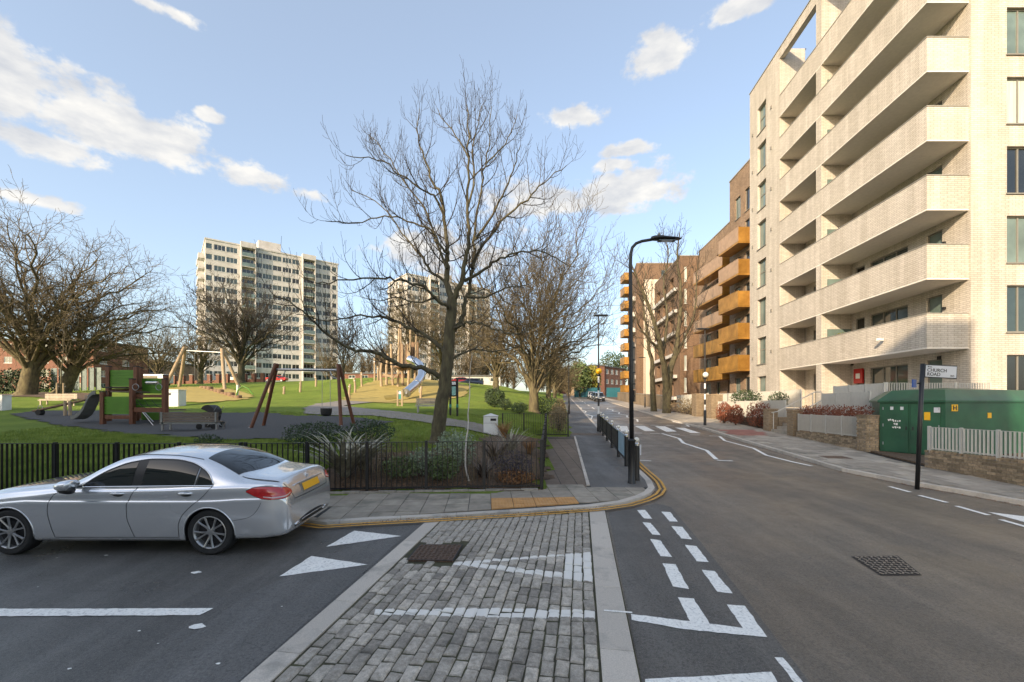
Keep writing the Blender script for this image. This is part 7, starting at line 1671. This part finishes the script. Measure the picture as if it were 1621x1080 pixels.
pier('brick pier right of the striped beacon', PX(1131,33.2), 33.2, .9, 3.1); pier('brick pier behind the striped beacon', PX(1107,35.5), 35.5, .9, 3.2)
# steps with handrails
stp = thing('steps', 'narrow steps with pale handrails between two brick piers', 'steps', (14.1,22.1,gpv(14.1,22.1)))
for k in range(8): MB().box(13.85+k*.3, 13.85+(k+1)*.3, 21.3, 22.95, .6, .92+.155*(k+1)).build('step', M['slab_r'], stp)
for y in (21.25, 23.0):
    MB().tube([(13.9,y,1.95),(14.2,y,2.0),(16.2,y,3.05),(16.6,y,3.05)], .025, 8).build('handrail', M['greywhite'], stp, True)
    for x, z in ((14.0,1.96),(15.1,2.46),(16.1,2.98)): MB().tube([(x,y,z-1.0),(x,y,z)], .022, 8).build('handrail_post', M['greywhite'], stp)
MB().box(13.9,16.5,20.95+.27,21.24,.6,1.6).build('cheek_wall', M['brick_yellow'], stp); MB().box(14.3,16.5,23.01,23.25,.6,1.7).build('cheek_wall', M['brick_yellow'], stp)
c21 = lambda z: (lambda x, y: z)
strip_fence('terrace_railing', 'pale terrace railing above the green cabin, running to the cream block', (15.35,17.6), (19.75,17.75), h=1.12, spacing=.105, post=1.3, m='greywhite', zf=c21(2.15), bd=.05, topw=.02)
strip_fence('terrace_railing', 'pale terrace railing receding along the cream block, right of the steps', (15.3,17.65), (15.9,21.2), h=1.12, spacing=.105, post=1.3, m='greywhite', zf=c21(2.15), bd=.055, topw=.02)
strip_fence('terrace_railing', 'pale railing on the terrace left of the steps, below the far windows', (16.55,24.6), (17.15,35.5), h=1.1, spacing=.12, post=1.5, m='greywhite', zf=c21(2.15), bd=.055, topw=.02)
strip_fence('terrace_railing', 'lower pale railing behind the russet bushes', (14.9,23.4), (15.75,33), h=1.05, spacing=.12, post=1.5, m='greywhite', zf=c21(1.56), bd=.055, topw=.02)
strip_fence('terrace_railing', 'pale railing in front of the gold-balcony block', (16.2,35.5), (16.9,44), h=1.3, spacing=.13, post=1.8, m='greywhite', zf=c21(2.0), bd=.06, topw=.02)
strip_fence('terrace_railing', 'upper pale railing above the russet hedge', (14.35,17.2), (14.95,20.7), h=.95, spacing=.10, post=1.2, m='greywhite', zf=c21(1.95), bd=.055, topw=.02)
MB().prism([(14.25,17.1),(14.85,20.8),(15.05,20.8),(14.45,17.1)], .5, 1.95).build('retaining_wall', M['brick_pale'], kind='structure')
# russet hedge and bushes
def shrub_at(label, cx, cy, z, rx, ry, rz, n, s, m, name='shrub', cat='shrub'):
    t = thing(name, label, cat, (cx,cy,z)); b = MB(); leafball(b, (cx,cy,z+rz), rx, ry, rz, n, s, rp, .3); b.build('foliage', M[m], t); q = MB(); stems(q, (cx,cy,z), (cx,cy,z+rz*1.2), 14, rp, .01, min(rx,ry)*.8); q.build('stems', M['twig'], t); return t
hg = thing('russet_hedge', 'russet beech hedge behind the pale railing of the middle wall', 'hedge', (13.7,18.5,1.25)); b = MB(); q = MB()
for k in range(9):
    y = 16.4+k*.52; x = 13.42+(y-16)*.135; leafball(b, (x,y,1.80), .30, .45, .56, 620, .038, rp, .25); stems(q, (x,y,1.22), (x,y,1.9), 6, rp, .007, .25)
b.build('foliage', M['leaf_red'], hg); q.build('stems', M['twig'], hg)
def rb(px0, px1, top, y, lab): x = PX((px0+px1)/2, y); w = (px1-px0)/2/F*y; z0 = gpv(x,y)+.03; z1 = PZ(top,y); shrub_at(lab, x, y, z0, w*1.1, .55, (z1-z0)/2, 1500, .05, 'leaf_red', 'russet_bush')
rb(1136,1156,636,28.6,'upright russet bush, leftmost of three below the terrace'); rb(1153,1176,640,27.0,'russet bush, middle of three below the terrace'); rb(1183,1219,636,25.0,'biggest russet bush left of the step pier')
shrub_at('dark glossy shrub on the terrace bank left of the steps', 16.0, 29.5, 2.2, .7, 1.6, .62, 1300, .06, 'leaf_dark'); shrub_at('smaller glossy shrub on the bank nearer the steps', 16.0, 25.8, 2.2, .35, .9, .5, 700, .05, 'leaf_dark')
shrub_at('brown hedge mass at the foot of the forked street tree', PX(1092,38), 38, gpv(0,38), 1.6, 2.2, .75, 1500, .06, 'hedge_brown')
shrub_at('yellow flowering plant on the first floor balcony', AX(25.0)+.5, 25.0, lev(1)-.35, .25, .5, .28, 260, .04, 'leaf_yellow', 'balcony_plant', 'plant')
# green substation cabin
M['cab'] = mat('green_cabin_paint', (.012,.075,.036), .42, var=.25, scale=1.3, c2=(.02,.105,.05), dirt=((.035,.075,.045), 1.5, .5), coat=.1)
cp = [(13.35,15.6),(14.33,14.2),(19.2,15.45),(18.6,17.2),(14.25,17.0)]; cz0 = .65; cz1 = 2.46
cab = thing('substation_cabin', 'dark green fibreglass substation cabin with double doors behind the street name sign', 'cabin', (15,15.5,cz0))
MB().prism(cp, cz0-.2, cz1).build('wall', M['cab'], cab)
cx_, cy_ = sum(p[0] for p in cp)/5, sum(p[1] for p in cp)/5
def grow(p, k): d = Vector((p[0]-cx_, p[1]-cy_)); return (p[0]+d.x/d.length*k, p[1]+d.y/d.length*k)
e0, e1 = [grow(p,.09) for p in cp], [grow(p,.11) for p in cp]; tpz = [(p[0]*.80+cx_*.20, p[1]*.80+cy_*.20) for p in cp]
MB().prism(e0, cz1+.002, cz1+.06).build('eave', M['cab'], cab); b = MB(); n = 5
b.add([(p[0],p[1],cz1+.062) for p in e1]+[(p[0],p[1],2.90) for p in tpz]+[(cx_,cy_,3.0)], [(i,(i+1) % n,n+(i+1) % n,n+i) for i in range(n)]+[(n+i,n+(i+1) % n,2*n) for i in range(n)]+[tuple(range(n-1,-1,-1))]); b.build('roof', M['cab'], cab)
def onface(a, b, u0, u1, z0, z1, off, nm, m, parent=None, th=.01):
    a, b = Vector((*a,0)), Vector((*b,0)); d = (b-a); L = d.length; d /= L; nrm = Vector((d.y,-d.x,0))
    p0, p1 = a+d*u0*L+nrm*off, a+d*u1*L+nrm*off; return MB().prism([(p0)[:2],(p1)[:2],(p1+nrm*th)[:2],(p0+nrm*th)[:2]], z0, z1).build(nm, M[m], parent or cab)
for u0, u1 in ((.05,.46),(.50,.93)):
    dr = onface(cp[0],cp[1],u0,u1,cz0+.06,cz1-.05,.004,'door','cab',th=.03)
    for z in (.95,1.6,2.2): onface(cp[0],cp[1],u0+(.005 if u0 < .3 else .405),u0+(.02 if u0 < .3 else .42),z,z+.10,.036,'hinge','steel',dr)
    onface(cp[0],cp[1],u0+(.37 if u0 < .3 else .02),u0+(.395 if u0 < .3 else .045),1.5,1.62,.036,'handle','black_matt',dr)
for u, z, w, h, m in ((.18,2.20,.05,.11,'sign_white'),(.34,2.20,.05,.11,'sign_white'),(.63,1.84,.05,.28,'sign_white'),(.70,1.86,.09,.27,'yellow_sign'),(.84,2.12,.09,.17,'sign_white')): onface(cp[0],cp[1],u,u+w,z,z+h,.038,'sticker',m,th=.004)
rgf = random.Random(2)
for (u, z, n) in ((.13,1.80,3),(.21,1.76,4),(.23,1.66,2),(.21,1.54,4)):      # white scrawl
    for k in range(n):
        uu = u+k*.035
        for q in range(3): onface(cp[0],cp[1],uu+rgf.uniform(0,.018),uu+rgf.uniform(.022,.034),z+rgf.uniform(0,.05),z+rgf.uniform(.055,.08),.038+.001*q,'scrawl','white',th=.002)
def face2(px, pz): t_ = ucoord(cp[1],cp[2],px)/math.dist(cp[1],cp[2]); return t_
u0, u1 = face2(1506,0), face2(1516,0); yh = 14.5; hs = onface(cp[1],cp[2],u0,u1,PZ(651,yh),PZ(640.5,yh),.004,'hydrant_sign','yellow_sign',th=.006)
du = u1-u0; zz0, zz1 = PZ(649.5,yh), PZ(642,yh)
onface(cp[1],cp[2],u0+du*.2,u0+du*.34,zz0,zz1,.012,'letter_stroke','black',hs,.003); onface(cp[1],cp[2],u0+du*.66,u0+du*.8,zz0,zz1,.012,'letter_stroke','black',hs,.003); onface(cp[1],cp[2],u0+du*.34,u0+du*.66,(zz0+zz1)/2-.018,(zz0+zz1)/2+.018,.012,'letter_stroke','black',hs,.003)
onface(cp[1],cp[2],face2(1563,0),face2(1569,0),PZ(662,14.8),PZ(653.5,14.8),.004,'warning_sign','yellow_sign',th=.006)
for k in range(3): onface(cp[1],cp[2],face2(1560,0),face2(1640,0),1.18+k*.09,1.22+k*.09,.004,'vent_slat','cab',th=.02)
cd = thing('hydrant_plate', 'metal access plate in the right pavement before the middle wall', 'cover', G(1318,727,.1)); c = G(1322,724,.1); MB().obox(c+Vector((0,0,.003)), .75, .55, .008, -.12, TILT).build('plate', M['iron'], cd)
# far right: garden walls, hoarding
for k, (y0, y1) in enumerate(((46,56),(57,68),(69.5,84))):
    t = thing('garden_wall', ['pale brick garden wall behind the forked tree','pale brick garden wall farther along the right pavement','last pale brick garden wall before the parked cars'][k], 'wall', (float(wallx(y0)),y0,gpv(0,y0))); x0, x1 = float(wallx(y0))+.05, float(wallx(y1))+.05
    MB().prism([(x0,y0),(x1,y1),(x1+.25,y1),(x0+.25,y0)], lambda x, y: gpv(x,y)-.2, lambda x, y: gpv(x,y)+1.5).build('wall', M['brick_yellow'], t); MB().prism([(x0-.03,y0),(x1-.03,y1),(x1+.28,y1),(x0+.28,y0)], lambda x, y: gpv(x,y)+1.502, lambda x, y: gpv(x,y)+1.58).build('coping', M['trim'], t)
for lab_, pxa, pxb, y in (('long teal hoarding at the end of the street behind the parked cars', 909, 957, 118), ('short teal hoarding right of the far red flats corner', 960, 985, 112)):
    t = thing('hoarding', lab_, 'hoarding', on(PX((pxa+pxb)/2,y), y)); n = int((PX(pxb,y)-PX(pxa,y))/1.2)
    for k in range(n): x = PX(pxa,y)+1.2*k; MB().box(x+.01,x+1.19,y,y+.05,SL*y-.3,SL*y+2.6).build('panel', M['teal'], t)
for (px, py, s) in ((311,907,.07),(313,993,.09),(90,884,.02),(168,880,.03),(446,961,.015),(345,1052,.025),(220,1000,.02),(110,1060,.02),(250,1020,.012),(60,930,.015)):
    c = G(px,py); mark('worn_paint_mark', [(c.x+math.cos(a)*s*rp.uniform(.6,1.1), c.y+math.sin(a)*s*.6*rp.uniform(.6,1.1)) for a in np.linspace(0,6.28,9)[:-1]], 'paint', side_road, .008, px=False)

gl = MB(); rl2 = random.Random(12)      # leaves and grit in the gutters
def gutter(line, side, n, y1):
    pts = [p for p in line if p[1] < y1]
    for _ in range(n):
        i = rl2.randrange(len(pts)-1); t = rl2.random(); a, b = pts[i], pts[i+1]; L = math.dist(a, b)
        if rl2.random() > min(1, L/2.0): continue
        o = abs(rl2.gauss(0, .10))+.015; x = a[0]+(b[0]-a[0])*t+(b[1]-a[1])/L*o*side; y = a[1]+(b[1]-a[1])*t-(b[0]-a[0])/L*o*side
        z = SL*y+(.045 if -2.6 < x < 2.0 and y < 9 else .006); an = rl2.uniform(0,6.28); s = rl2.uniform(.006,.022); cx, sx = math.cos(an)*s, math.sin(an)*s; k = len(gl.v)
        gl.v += [(x-cx,y-sx,z),(x+sx*.6,y-cx*.6,z+.006),(x+cx,y+sx,z+.01),(x-sx*.6,y+cx*.6,z+.003)]; gl.f.append((k,k+1,k+2,k+3))
gutter(LKERB, 1, 2600, 24); gutter(RKERB, -1, 1800, 24)
tag(gl.build('gutter_litter', M['litter'], kind='stuff'), 'brown leaves and grit lying in the kerb gutters', 'leaves')
